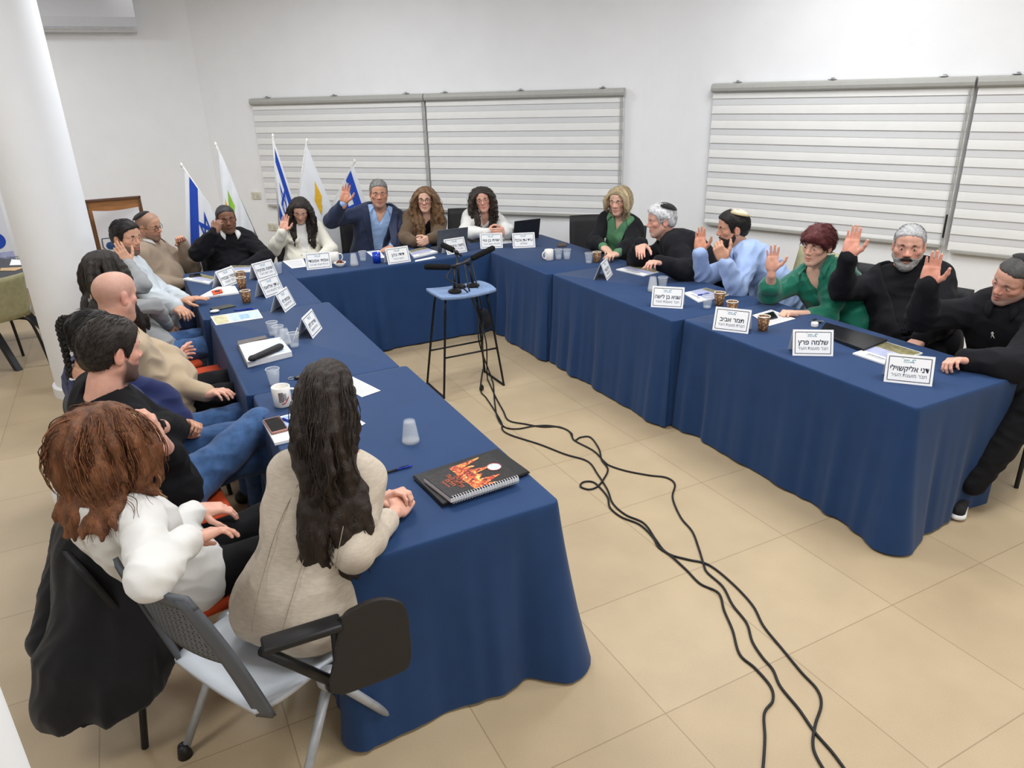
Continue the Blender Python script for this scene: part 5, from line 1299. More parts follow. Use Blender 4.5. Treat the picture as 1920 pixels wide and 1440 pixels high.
clear_cup((515, 720), 'clear cup of water standing behind the printed mug', water=.85)
clear_cup((523, 512), 'clear empty cup behind the שאטו name card', water=0)
clear_cup((681, 488.8), 'clear cup on the back table between the cup stack and blue glass', water=.3)
clear_cup((1047, 485.6), 'clear water cup right beside the white mug', water=.4)
clear_cup((1063, 485.6), 'clear water cup second from the white mug', water=.7)
clear_cup((1104, 493), 'clear cup next to the coffee cup of the blonde person', water=.2)
clear_cup((1242, 541), 'clear cup beside the cup stack before the white haired person', water=0)
clear_cup((1325.6, 577), 'clear cup in front of the booklet of the person in light blue', water=.15)
c = un(552.5, 650, ZT); tag(MB().tube([c+V(-.012, .01, .01), c+V(.035, .02, .105)], .0018, 6).build('straw', M('straw_white', srgb(235, 235, 235), rough=.4), None, True), 'thin white stirrer standing in the clear cup by the notebook', 'stirrer')
cup_stack((536, 645), 'short stack of upside-down clear cups among the water cups by the notebook', 3)
cup_stack((664.7, 498), 'tall stack of upside-down clear cups beside the bowl of dates', 5)
cup_stack((1223.4, 546), 'stack of upside-down clear cups behind the שגיא בן לישה card', 5)
cup_stack((770.5, 828), 'stack of upside-down clear cups alone on the nearest blue table', 3, 1.05)
mug((531, 760), 'white printed mug with a red ribbon beside the phone on the left row', (.75, -.35, 0), 1.05, deco=True)
mug((1029.4, 487.5), 'plain white mug on the far right corner table', (-.9, -.1, 0), .95)
mug((628, 494), 'plain white mug beside the name card of the person in cream', (.9, -.1, 0), 1.0)
# blue glass
c = un(707, 492.7, ZT); t = thing('blue_glass', 'cobalt blue glass tumbler on the back table', 'glass', c)
MB().lathe([(0, .004), (.033, 0), (.036, .088), (.034, .088), (.031, .008), (0, .008)], c, n=30).build('tumbler', M('glass_blue', srgb(20, 62, 190), rough=.08, var=.05, spec=.7, alpha=.85), t, True)
# bowl of dates
c = un(638, 499.5, ZT); t = thing('bowl', 'small white bowl of brown dates on the back table', 'bowl', c)
MB().lathe([(0, .003), (.026, 0), (.030, .004), (.052, .034), (.050, .036), (.028, .010), (0, .008)], c, n=30).build('bowl_shell', M_ceram, t, True)
M_date = M('date_brown', srgb(112, 58, 34), rough=.4, var=.3, vs=80)
for k in range(9):
    a = k*2.4; rr = .024 if k < 6 else .010; d = c+V(rr*math.cos(a), rr*math.sin(a), .028+(.014 if k >= 6 else 0)+.003*(k % 2)); o = MB().ell(d, (.017, .010, .010), rz(k*53), 8).build('date_fruit', M_date, None, True); tag(o, 'brown date in the small white bowl on the back table', 'date', 'dates in the white bowl')

# papers and booklets from four table points
def sheet4(px, name, label, cat, mat, h=.003, z=ZT, group=None, parent=None, zp=None):
    P = [un(*p, z if zp is None else zp) for p in px]; P = [V(p[0], p[1], z) for p in P]; m = MB(); n = len(P); m.add([p for p in P]+[p+UP*h for p in P], [tuple(range(n))[::-1], tuple(range(n, 2*n))]+[(i, (i+1) % n, n+(i+1) % n, n+i) for i in range(n)])
    o = m.build(name, mat, parent)
    if parent is None: tag(o, label, cat, group)
    return o, P
def quad_uv(P, u, v, z):
    P = [p[:2] for p in P]; q = P[0]*(1-u)*(1-v)+P[1]*u*(1-v)+P[2]*u*v+P[3]*(1-u)*v; return V(q[0], q[1], z)
def patch(P, u0, u1, v0, v1, z, name, mat, parent):
    return MB().sheet([[quad_uv(P, u, v, z) for v in (v0, v1)] for u in (u0, u1)]).build(name, mat, parent)
def C(px, x0, y0, k): return [(x0+a/k, y0+b/k) for a, b in px]
M_cover1 = M('cover_lilac', srgb(172, 176, 206), rough=.45, var=.12, vs=18); M_cover2 = M('cover_moss', srgb(128, 122, 88), rough=.5, var=.4, vs=40)
M_inkblue = M('ink_lightblue', srgb(150, 180, 222), rough=.6, var=.2, vs=30); M_text = M('print_grey', srgb(150, 152, 158), rough=.7)
def booklet(px, label, h=.010, photo=(0, .35), z=ZT, lines=False, name='booklet'):
    """px: far-left, far-right, near-right, near-left"""
    c = sum(un(*p, z) for p in px)/4; t = thing(name, label, 'booklet', c)
    o, P = sheet4(px, 'pages', None, None, M_paper, h, z, parent=t)
    zz = z+h+.0006
    if photo is not None:
        patch(P, 0.02, .98, photo[0]+.02, photo[1], zz, 'cover_photo', M_cover2, t); patch(P, .02, .98, photo[1], .72, zz, 'cover_sky', M_cover1, t)
        for v in (.80, .86): patch(P, .25, .75, v, v+.025, zz, 'title_line', M_ink if v < .83 else M_text, t)
    if lines:
        for v in np.linspace(.12, .88, 9): patch(P, .10, .9, v, v+.03, zz, 'text_line', M_text, t)
    return t
def paper(px, label, lines=True, h=.0015, z=ZT, group=None):
    c = sum(un(*p, z) for p in px)/len(px); t = thing('paper_sheet', label, 'paper', c, group)
    o, P = sheet4(px, 'sheet', None, None, M_paper, h, z, parent=t)
    if lines and len(px) == 4:
        m = MB()
        for v in np.linspace(.12, .85, 10): m.sheet([[quad_uv(P, u, w, z+h+.0005) for w in (v, v+.022)] for u in (.1, .88)])
        m.build('text_lines', M_text, t)
paper(C([(255, 1285), (455, 1260), (490, 1338), (345, 1355)], 480, 240, 5.144), 'white printed sheet in front of the person in the cream jacket')
paper(C([(1065, 1195), (1190, 1180), (1250, 1255), (1130, 1248)], 480, 240, 5.144), 'white sheet under the hand of the person in the navy suit')
booklet(C([(250, 922), (400, 885), (540, 930), (300, 985)], 720, 300, 5.333), 'lilac covered booklet in front of the person in the brown blazer', .014, (0, .3))
paper(C([(310, 1004), (500, 965), (520, 980), (312, 1018)], 720, 300, 5.333), 'thin white sheet sticking out under the lilac booklet', False)
paper(C([(1170, 795), (1262, 775), (1278, 830), (1182, 838)], 720, 300, 5.333), 'loose white sheets behind the name card of the smiling person')
booklet(C([(600, 950), (858, 1010), (680, 1060), (400, 995)], 1080, 320, 5.333), 'booklet with a landscape cover before the white haired person', .008, (.0, .4))
booklet(C([(1300, 1182), (1530, 1248), (1225, 1322), (1072, 1232)], 1080, 320, 5.333), 'white booklet with a blue pen on it before the person in light blue', .008, (.0, .22))
paper(C([(560, 80), (735, 145), (545, 197), (425, 120)], 1300, 560, 3.84), 'white printed sheets under the fist of the person in green')
booklet(C([(1390, 320), (1650, 400), (1395, 485), (1145, 402)], 1300, 560, 3.84), 'white booklet with a hillside photo before the person at the right edge', .008, (0, .38))
booklet(C([(180, 270), (310, 300), (250, 357), (15, 312)], 340, 460, 4.8), 'white booklet with a black phone on it before the person in the tan sweater', .012, (.0, .4))
booklet(C([(440, 190), (620, 190), (650, 240), (500, 252)], 340, 460, 4.8), 'lilac booklet before the person in the dark sweater', .008, (.0, .3))
booklet(C([(330, 385), (485, 378), (520, 437), (140, 487)], 340, 460, 4.8), 'white notebook under the outstretched hand with an orange phone on it', .012, None)
booklet(C([(262, 645), (690, 582), (735, 655), (310, 722)], 340, 460, 4.8), 'pale blue folded brochure with a map panel on the left row', .004, None, name='brochure')
c_ = C([(262, 645), (690, 582), (735, 655), (310, 722)], 340, 460, 4.8); _P = [un(*p, ZT) for p in c_]; _t = [o for o in COL.objects if o.name.startswith('brochure')][-1]
patch(_P, .02, .30, .05, .95, ZT+.005, 'map_panel', M('print_map', srgb(202, 198, 160), rough=.6, var=.25, vs=60), _t); patch(_P, .36, .98, .08, .92, ZT+.005, 'blue_panel', M('print_paleblue', srgb(190, 208, 232), rough=.6, var=.12, vs=30), _t); patch(_P, .55, .75, .35, .8, ZT+.0055, 'picture', M_inkblue, _t)
# notepad with folded cover and a glasses case
c4 = C([(525, 935), (895, 868), (1000, 1000), (600, 1100)], 340, 460, 4.8); t = booklet(c4, 'thick white notepad under the black glasses case on the left row', .030, None, name='notepad')
_P = [un(*p, ZT) for p in c4]; patch(_P, .45, .98, .08, .92, ZT+.0312, 'blue_print', M('print_pale', srgb(206, 220, 236), rough=.6, var=.12, vs=30), t); patch(_P, .06, .42, .1, .9, ZT+.0312, 'pink_print', M('print_pink', srgb(226, 220, 228), rough=.6, var=.05), t)
o, _ = sheet4(C([(515, 910), (765, 858), (778, 882), (520, 942)], 340, 460, 4.8), 'folded_cover', None, None, M('card_brown_grey', srgb(104, 98, 96), rough=.6), .034, ZT, parent=t)
m = MB()
for u in np.linspace(.03, .97, 16): m.tube([quad_uv(_P, -.015+.02*math.cos(a), u, ZT+.017+.02*math.sin(a)) for a in np.linspace(0, 6.28, 9)], .0012, 5)
m.build('wire_binding', M_metal, t, True)
a, b = un(473, 672, ZT+.05), un(524, 650, ZT+.05); t = thing('glasses_case', 'black glasses case lying on the thick notepad', 'glasses case', (a+b)/2)
S = Sdf(.004); S.cone(a, b, .020, .024, .01, flat=(UP, .75)); S.cone(a+(a-b)*.10, a, .008, .020, .01, flat=(UP, .75)); v, q = S.mesh(); mk('case_shell', v, q, M_seatblack, t)
def slab_px(px, name, label, cat, mat, h, z=ZT, top=None, inset=.06):
    c = sum(un(*p, z) for p in px)/4; t = thing(name, label, cat, c); o, P = sheet4(px, 'case', None, None, mat, h, z, parent=t)
    md = o.modifiers.new('b', 'BEVEL'); md.width = min(.003, h*.4); md.segments = 2
    if top: patch(P, inset, 1-inset, inset, 1-inset, z+h+.0006, 'screen', top, o)
    return t
M_screen = M('dark_screen', (.010, .010, .012), rough=.08, spec=.6); M_case = M('phone_case_dark', srgb(44, 46, 48), rough=.4)
slab_px(C([(258, 572), (440, 535), (492, 552), (300, 592)], 340, 460, 4.8), 'phone', 'dark phone lying above the pale blue brochure', 'phone', M('phone_olive', srgb(70, 72, 66), rough=.5), .009)
slab_px(C([(70, 270), (170, 262), (180, 280), (70, 292)], 340, 460, 4.8), 'phone', 'black phone on the booklet of the person in the tan sweater', 'phone', M_case, .010, ZT+.013, M_screen)
slab_px(C([(262, 470), (378, 440), (438, 532), (322, 562)], 420, 660, 3.6), 'phone', 'phone in a rose gold case beside the printed mug', 'phone', M('phone_rose', srgb(150, 104, 92), rough=.35), .010, ZT+.0125, M_screen)
slab_px(C([(270, 420), (365, 402), (375, 430), (290, 447)], 340, 460, 4.8), 'phone', 'orange and black phone beside the outstretched hand', 'phone', M('phone_orange', srgb(222, 84, 40), rough=.4), .010, ZT+.013, M_case, .25)
slab_px(C([(1740, 842), (1810, 838), (1825, 868), (1735, 872)], 720, 300, 5.333), 'wallet', 'small brown wallet behind the water cups on the corner table', 'wallet', M('wallet_brown', srgb(84, 70, 60), rough=.6), .014)
slab_px(C([(120, 1385-100), (300, 1335-100), (350, 1300), (170, 1340)], 1400, 380, 6), 'phone', 'black phone on the sheets beside the fist of the person in green', 'phone', M_case, .009, ZT+.002, M_screen)
slab_px(C([(950, 192), (1395, 318), (1225, 388), (900, 262)], 1300, 560, 3.84), 'laptop', 'closed black laptop in front of the person with the grey beard', 'laptop', M('laptop_black', (.012, .013, .015), rough=.28, spec=.5), .020)
booklet(C([(262, 480), (540, 412), (650, 560), (345, 632)], 420, 660, 3.6), 'white notebook with blue print under the rose gold phone', .012, None)
_P = [un(*p, ZT) for p in C([(262, 480), (540, 412), (650, 560), (345, 632)], 420, 660, 3.6)]; _t = [o for o in COL.objects if o.name.startswith('booklet')][-1]; patch(_P, .4, .98, .05, .85, ZT+.0127, 'blue_print', M_inkblue, _t)
paper(C([(868, 168), (1057, 262), (930, 306), (800, 230)], 420, 660, 3.6), 'white printed sheet showing behind the dark haired person near the camera')
paper(C([(880, 440), (955, 483), (925, 500), (850, 470)], 420, 660, 3.6), 'small corner of white paper beside the ear of the nearest person', False)
def pen(a, b, label, c1, c2, z=ZT, r=.0048):
    P, Q = un(*a, z+r), un(*b, z+r); t = thing('pen', label, 'pen', (P+Q)/2); d = Q-P
    MB().tube([P, P+d*.05, P+d*.55], [r*.4, r, r], 10).build('grip', c1, t, True); MB().tube([P+d*.55, P+d*.93, Q], [r, r*.95, r*.35], 10).build('barrel', c2, t, True); MB().tube([P+d*.60+UP*r*1.3, P+d*.9+UP*r*1.3], r*.3, 6).build('clip', c1, t)
M_pblue = M('pen_blue', srgb(28, 56, 160), rough=.3); M_pblack = M('pen_black', (.015, .015, .018), rough=.35); M_porange = M('pen_orange', srgb(230, 90, 40), rough=.4)
pen(C([(1040, 828)], 420, 660, 3.6)[0], C([(1272, 765)], 420, 660, 3.6)[0], 'black and blue pen beside the clasped hands of the nearest person', M_pblack, M_pblue)
pen(C([(470, 585)], 340, 460, 4.8)[0], C([(660, 570)], 340, 460, 4.8)[0], 'blue pen above the pale blue brochure', M_pblue, M_pblue)
pen(C([(510, 500)], 420, 660, 3.6)[0], C([(390, 448)], 420, 660, 3.6)[0], 'blue pen beside the rose gold phone', M_pblue, M_pblue, ZT+.0125)
pen(C([(1215, 1245)], 1080, 320, 5.333)[0], C([(1335, 1228)], 1080, 320, 5.333)[0], 'blue pen on the booklet before the person in light blue', M_pblue, M_pblue, ZT+.008)
pen(C([(285, 445)], 340, 460, 4.8)[0], C([(375, 420)], 340, 460, 4.8)[0], 'orange pen beside the outstretched hand', M_porange, M_porange, ZT+.024)
t = thing('earbud_case', 'small white earbud case beside the dark phone', 'earbud case', un(403, 586, ZT)); MB().ell(un(403, 586, ZT)+UP*.010, (.030, .022, .010), n=10).build('case_shell', M_ceram, t, True); MB().box(un(403, 586, ZT)+UP*.011, (.058, .044, .001), None, .0003).build('seam', M_text, t)
c = un(562, 709, ZT); t = thing('car_key', 'black car key with a metal ring half hidden behind the nearest person', 'key', c); MB().box(c+UP*.008, (.055, .03, .014), rz(20), .006).build('fob', M_pblack, t, True); MB().tube([c+V(-.04+.016*math.cos(a), .01+.016*math.sin(a), .004) for a in np.linspace(0, 6.28, 20)[:-1]], .0018, 6, closed=True).build('ring', M_metal, t, True)
c = un(1530, 606, ZT); t = thing('key_ring', 'bunch of keys behind the שלמה פרץ card', 'keys', c)
for k in range(5): MB().box(c+V(.02*math.cos(k*1.9), .02*math.sin(k*1.9), .004+.003*k), (.045, .016, .003), rz(k*50), .001).build('key', M_metal if k % 2 else M_pblack, t)
c = un(1527, 612, ZT); tag(MB().lathe([(0, 0), (.02, 0), (.021, .004), (.021, .022), (.018, .026), (0, .026)], c, n=20).build('bottle_cap', M_ceram, None, True), 'small white round lid behind the שלמה פרץ card', 'lid')

# spiral notebook with flames on a black folder
F4 = C([(1012, 268), (1250, 440), (600, 690), (380, 472)], 680, 780, 4); N4 = C([(942, 275), (1168, 450), (660, 612), (458, 455)], 680, 780, 4)
t = thing('folder', 'black zip folder under the flame covered notebook', 'folder', sum(un(*p, ZT) for p in F4)/4)
o, P = sheet4(F4, 'cover', None, None, M('folder_black', (.012, .012, .013), rough=.45, bump=.2, bs=500), .018, parent=t); md = o.modifiers.new('b', 'BEVEL'); md.width = .006; md.segments = 3
m = MB(); m.tube([p+UP*.009 for p in P]+[P[0]+UP*.009], .0035, 6); m.build('zip', M_pblack, t, True)
zb = ZT+.0185; t = thing('spiral_notebook', 'spiral notebook with flames on its black cover on the black folder', 'notebook', sum(un(*p, zb) for p in N4)/4)
o, P = sheet4(N4, 'pages', None, None, M_paper, .018, zb, parent=t, zp=zb+.022)
o, P = sheet4(N4, 'cover', None, None, M('cover_char', (.022, .020, .020), rough=.4, var=.6, vs=90, bump=.3, bs=150), .003, zb+.0185, parent=t, zp=zb+.022); zc = zb+.0222; fc = o
o, _ = sheet4(N4, 'back_cover', None, None, M('cover_back', srgb(150, 120, 110), rough=.5), .002, zb-.0005, parent=t, zp=zb+.022)
mf = bpy.data.materials.new('flames'); mf.use_nodes = True; nt = mf.node_tree; b = nt.nodes['Principled BSDF']; tc = nd(nt, 'ShaderNodeTexCoord'); nz = nd(nt, 'ShaderNodeTexNoise'); nz.inputs['Scale'].default_value = 45; nz.inputs['Detail'].default_value = 4; nz.inputs['Distortion'].default_value = 1.5
rp = nd(nt, 'ShaderNodeValToRGB'); el = rp.color_ramp.elements; el[0].position = .38; el[0].color = (*srgb(60, 20, 24), 1); el[1].position = .68; el[1].color = (*srgb(250, 214, 130), 1); e = el.new(.48); e.color = (*srgb(196, 60, 36), 1); e = el.new(.57); e.color = (*srgb(240, 140, 60), 1)
nt.links.new(tc.outputs['Object'], nz.inputs['Vector']); nt.links.new(nz.outputs['Fac'], rp.inputs['Fac']); nt.links.new(rp.outputs['Color'], b.inputs['Base Color']); b.inputs['Roughness'].default_value = .45
# u runs from the far edge along the spine side; text on the part near the left, flames licking to the right
def nq(u, v): return quad_uv([P[3], P[0], P[1], P[2]], u, v, zc)   # u: left->far right, v: back edge->spine
m = MB(); G = []
for v in np.linspace(.03, .97, 30):
    tip = .66+.18*math.sin(v*26)*math.sin(v*9+1)+.05*math.sin(v*60); G.append([nq(u, v) for u in np.linspace(.36, tip, 6)])
m.sheet(G); m.build('flame_picture', mf, fc)
for k, (s, u) in enumerate((('ערבות', .33), ('הדדית בעת', .26), ('חירום', .19), ('היערכות', .12))):
    c = nq(u, .52); ey = nrm(nq(u+.05, .5)-nq(u, .5)); ex = nrm(nq(u, .55)-nq(u, .45)); 
    lettering(MB(), s, .025 if k < 3 else .015, c, ex, ey, UP, .0006, .02, .11).build('title_line', M('print_flame', srgb(196, 96, 60), rough=.5), fc)
c = nq(.86, .50); MB().lathe([(.026, .0004), (.0, .0005)], c, n=24).build('round_badge', M('badge_pale', srgb(196, 216, 222), rough=.4, var=.4, vs=90), fc); MB().tube([c+V(.027*math.cos(a), .027*math.sin(a), .0008) for a in np.linspace(0, 6.28, 25)[:-1]], .0014, 5, closed=True).build('badge_ring', M('badge_red', srgb(190, 90, 96), rough=.4), fc)
m = MB()
for u in np.linspace(.03, .98, 26):
    c = nq(u, 1.0)-UP*.012; d = nrm(nq(u, 1.0)-nq(u, .9)); m.tube([c+d*.011*math.cos(a)+UP*.0145*math.sin(a) for a in np.linspace(0, 6.28, 11)[:-1]], .0016, 5, closed=True)
m.build('wire_spiral', M('wire_white', srgb(216, 218, 222), rough=.3), t, True)

# open laptops seen from behind
def laptop_open(bl, br, tl, tr, label, mat, z=ZT):
    a, b = un(*bl, z), un(*br, z); ex = nrm(b-a); n = V(ex[1], -ex[0], 0); n = n if np.dot(n, CC-a) > 0 else -n; W = np.linalg.norm(b-a); t = thing('laptop', label, 'laptop', (a+b)/2)
    ey = nrm(UP*.95+n*.22); A = np.c_[ex, ey, np.cross(ex, ey)]; c = (a+b)/2
    MB().box(c+ey*W*.34+UP*.012, (W, W*.66, .008), A, .003).build('lid', mat, t); _l = COL.objects[-1]; MB().box(c+ey*W*.34+UP*.012-n*.0048, (W*.94, W*.6, .001), A).build('screen', M_screen, _l)
    MB().box(c-n*W*.33+UP*.009, (W, W*.66, .016), np.c_[ex, np.cross(UP, ex), UP], .003).build('base', mat, t)
laptop_open((820, 473), (876, 466), None, None, 'open grey laptop in front of the person in the brown blazer', M('laptop_grey', srgb(96, 100, 110), rough=.35, metal=.4))
laptop_open((962, 452), (1010, 446), None, None, 'open black laptop at the right end of the back table', M('laptop_dark', srgb(34, 36, 42), rough=.4))

# ---------------------------------------------------------------- stool, microphones, cables
t = thing('bar_stool', 'tall bar stool with a blue grey seat and thin black sled frame', 'stool', (.65, 2.6, 0))
M_stool = M('stool_blue_grey', srgb(120, 142, 178), rough=.8, var=.12, vs=60, bump=.3, bs=500); M_frame = M('frame_black', (.012, .012, .013), rough=.4, metal=.3)
G = []; 
for u in np.linspace(-1, 1, 13): G.append([V(.65+.225*u*(1-.06*v*v), 2.60+.155*v*(1-.05*u*u), .725+.014*u*u-.006*v*v) for v in np.linspace(-1, 1, 9)])
o = MB().slab(np.array(G), UP, .024).build('seat', M_stool, t, True); md = o.modifiers.new('b', 'BEVEL'); md.width = .007; md.segments = 2; md.limit_method = 'ANGLE'
for x0, x1, nm in ((.49, .415, 'left'), (.81, .895, 'right')):
    MB().tube(spline([V(x0, 2.51, .72), V(x1, 2.465, .03), V(x1, 2.49, .0085), V(x1, 2.77, .0085), V(x1, 2.795, .03), V(x0, 2.70, .72)], 6), .0085, 8).build('sled_leg', M_frame, t, True)
for y, z in ((2.483, .30), (2.775, .27)): MB().tube([V(.415+.075*z/.72, y, z), V(.895-.085*z/.72, y, z)], .007, 8).build('footrest', M_frame, t, True)
M_foamb = M('mic_foam', (.014, .014, .014), rough=1., var=.15, vs=80, bump=.8, bs=500, spec=.1); M_micm = M('mic_metal', srgb(70, 70, 72), rough=.4, metal=.7)
zs = .752
def mic(base, joint, f0, f1, b1, dz0, dz1, label):
    B = un(*base, zs); d0 = dep(B); t = thing('microphone', label, 'microphone', B)
    MB().lathe([(.0, 0), (.046, 0), (.048, .008), (.045, .016), (.02, .024), (.010, .030), (0, .03)], B, n=28).build('stand_base', M_frame, t, 'auto')
    J = at(*joint, d0); MB().tube([B+UP*.02, J], .0085, 8).build('stand_pole', M_frame, t, True)
    A_, E_, Z_ = at(*f0, d0+dz0), at(*f1, d0+dz1*.3), at(*b1, d0+dz1)
    MB().tube([A_, A_+(E_-A_)*.06, A_+(E_-A_)*.94, E_], [.013, .021, .021, .015], 14).build('foam_windscreen', M_foamb, t, True)
    MB().tube([E_, Z_], .0095, 10).build('mic_body', M_micm, t, True)
    MB().ell(J, (.016, .016, .02), n=8).build('clamp', M_frame, t, True)
mic((853, 548), (852, 500), (795.5, 500), (844, 501), (880, 489), .0, .02, 'black shotgun microphone pointing left on the stool, foam level')
mic((887, 537), (878, 494), (927, 464), (884, 485), (866, 494), .05, -.02, 'black shotgun microphone pointing up to the right on the stool')
mic((861, 539), (856, 474), (829, 459), (850, 469), (866, 480), .12, .02, 'black shotgun microphone with short foam aimed at the back table')
M_cable = M('cable_black', (.010, .010, .011), rough=.45)
def fl(L): return [un(880+x*.5279, 680+y*.5278, .006) for x, y in L]
def cable(start, px, label):
    P = [V(*s) for s in start]+fl(px); Q = spline(P, 6); Q[:, 2] = np.maximum(Q[:, 2], .0055)
    tag(MB().tube(Q, .0052, 7).build('cable', M_cable, None, True), label, 'cable', 'black microphone cables on the floor')
top1, top2 = at(884, 490, dep(un(887, 537, zs))), at(870, 485, dep(un(861, 539, zs)))
hb = at(905, 590, dep(V(.80, 2.62, .5)))
cable([top1, at(895, 540, dep(top1)-.05), hb, at(905, 640, dep(V(.8, 2.5, .3)))], [(50, 20), (40, 95), (60, 125), (90, 170), (115, 215), (118, 238), (150, 258), (250, 290), (340, 325), (420, 350), (455, 395), (490, 450), (510, 500), (555, 540), (620, 570), (660, 625), (690, 665), (722, 685), (780, 700), (850, 718), (930, 780), (1005, 860), (1045, 935), (1110, 1015), (1180, 1100), (1235, 1160), (1250, 1215), (1228, 1290), (1222, 1370), (1262, 1450), (1290, 1490)], 'black cable whose near end bends back after crossing its neighbour, rightmost bulge on the floor')
cable([top2, at(880, 545, dep(top2)-.1), at(900, 600, dep(hb)), at(912, 645, dep(V(.8, 2.5, .3)))], [(65, 60), (95, 125), (120, 170), (140, 205), (200, 218), (260, 228), (320, 228), (362, 250), (372, 275), (440, 312), (478, 350), (500, 366), (560, 385), (640, 400), (700, 408), (730, 432), (722, 480), (750, 548), (792, 600), (815, 660), (832, 715), (845, 745), (900, 795), (935, 860), (985, 925), (1005, 990), (1040, 1045), (1078, 1090), (1105, 1150), (1170, 1230), (1225, 1310), (1290, 1385), (1345, 1460)], 'black cable with the wide swing to the right across the floor tiles')
cable([at(848, 505, dep(un(853, 548, zs))), at(838, 522, dep(un(853, 548, zs))-.03), at(868, 540, dep(un(853, 548, zs))-.06), at(897, 575, dep(hb)-.03), at(898, 640, dep(V(.8, 2.5, .3)))], [(80, 60), (90, 140), (100, 195), (125, 228), (170, 235), (230, 225), (290, 224), (350, 240), (372, 275), (395, 265), (430, 265), (460, 305), (470, 345), (492, 378), (478, 412), (455, 440), (425, 450), (395, 440), (405, 424), (440, 424), (470, 450), (492, 480), (500, 515), (540, 548), (605, 575), (652, 620), (672, 655), (715, 685), (770, 735), (820, 785), (885, 818), (905, 880), (935, 950), (960, 1035), (1015, 1085), (1070, 1150), (1078, 1200), (1048, 1245), (1050, 1330), (1045, 1420), (1038, 1480)], 'black cable with a small loop on the floor, ending nearest the left table')
p = un(903, 728, .02); tag(MB().box(p, (.035, .02, .03), rz(30), .004).box(p+V(.0, 0, .02), (.02, .016, .016), None, .003).build('cable_plug', M_black, None), 'small black connector on the cable under the stool', 'connector')
S = Sdf(.006); S.ell(hb+UP*.02, (.035, .03, .03), k=.02); S.ell(hb-UP*.05+V(.02, 0, 0), (.045, .035, .07), k=.03); v, q = S.mesh(); v = folds(v, q, .004, 70, 3); tag(mk('cable_pouch', v, q, M('pouch_dark', (.010, .012, .02), rough=.8), None), 'small dark pouch hanging with the cables from the stool', 'pouch')

# ---------------------------------------------------------------- flags
M_flagw = M('flag_white', srgb(226, 229, 234), rough=.75, var=.03, vs=8, bump=.1); M_flagb = M('flag_blue', srgb(34, 72, 176), rough=.75, var=.04); M_pole = M('flag_pole', srgb(196, 196, 194), rough=.35); M_wood = M('wood_pole', srgb(150, 112, 74), rough=.5, var=.15, stretch=(1, 1, .1))
def flag(tip, pend, fly, yp, H, L, label, kind, seed=0, sway=0., foldn=3.2, famp=.035, flip=1, flat=1.):
    n = V(0, -1, 0); Tp, Pe, Fe = onp(*tip, (0, yp, 0), n), onp(*pend, (0, yp, 0), n), onp(*fly, (0, yp, 0), n)
    pd = nrm(Pe-Tp); fd = nrm(Fe-Tp); k = -Tp[2]/pd[2] if pd[2] < -.2 else 1.6
    t = thing('flag', label, 'flag', (Tp+pd*k)*V(1, 1, 0), None)
    MB().tube([Tp+pd*.0, Tp+pd*k*.60], .011, 10).build('pole', M_pole, t, True); MB().tube([Tp+pd*k*.60, Tp+pd*k*.985], .012, 10).build('pole_foot', M_wood, t, True); MB().ell(Tp-pd*.012, (.012, .012, .022), n=8).build('finial', M_ceram, t, True)
    f0 = (Tp+pd*k)*V(1, 1, 0); MB().lathe([(0, 0), (.15, 0), (.15, .02), (.05, .035), (.03, .08), (0, .08)], f0, n=28).build('stand', M_metal, t, 'auto')
    rg = np.random.default_rng(seed); ph = rg.uniform(0, 6.28)
    def P(u, v, lift=0.):
        s = math.sin(foldn*2*math.pi*u*flat+ph+1.3*v)*famp*(.25+.75*v)
        b = Tp+pd*(.03+u*H)+fd*(v*L)-UP*(.16*v*v*L*sway)
        return b+V(.25*s, -.02-.8*abs(s)-.02*v-lift*flip, 0)+V(0, 0, 0)
    G = [[P(u, v) for v in np.linspace(0, 1, 25)] for u in np.linspace(0, 1, 33)]
    MB().sheet(G).build('banner', M_flagw, t, True)
    def piece(poly, name, mat, lift=.004):
        """polygon in flag coordinates cut into small quads along its long direction"""
        a, b, c, d = [V(*p) for p in poly]; R = [[(lambda q: P(q[0], q[1], lift))(a*(1-i)*(1-j)+b*i*(1-j)+c*i*j+d*(1-i)*j) for j in np.linspace(0, 1, 4)] for i in np.linspace(0, 1, 18)]
        return MB().sheet(R), name, mat
    if kind == 'stripe':
        for u0, u1 in ((.09, .25), (.75, .91)): m, nm, mt = piece([(u0, 0), (u0, 1), (u1, 1), (u1, 0)], 'stripe', M_flagb); m.build('stripe', mt, t, True)
        r = .27; cu, cv_ = .5, .42; asp = H/L; m = MB()
        for sg in (1, -1):
            tri = [V(cu+sg*r*math.cos(a), cv_+r*asp*math.sin(a)) for a in (0, 2.0944, 4.1888)]; inn = [V(cu, cv_)+(p-V(cu, cv_))*.68 for p in tri]
            for i in range(3):
                j = (i+1) % 3; a = piece([tri[i], tri[j], inn[j], inn[i]], '', None)[0]; m.add(np.concatenate(a.v), a.f)
        m.build('star', M_flagb, t, True)
    else:
        for poly, c in kind: m, nm, mt = piece(poly, 'emblem', M('flag_'+c[0], c[1], rough=.75)); m.build('emblem_patch', mt, t, True)
    return t, P, pd, fd
GR, YE, LB, TE = ('green', srgb(140, 190, 60)), ('yellow', srgb(226, 178, 50)), ('skyblue', srgb(96, 170, 222)), ('teal', srgb(60, 130, 160))
flag((342, 312), (402, 400), (346, 462), 5.30, .75, .72, 'blue and white striped flag with a star, leftmost, behind the person in the dark sweater', 'stripe', 1, .0, 2.2, .03)
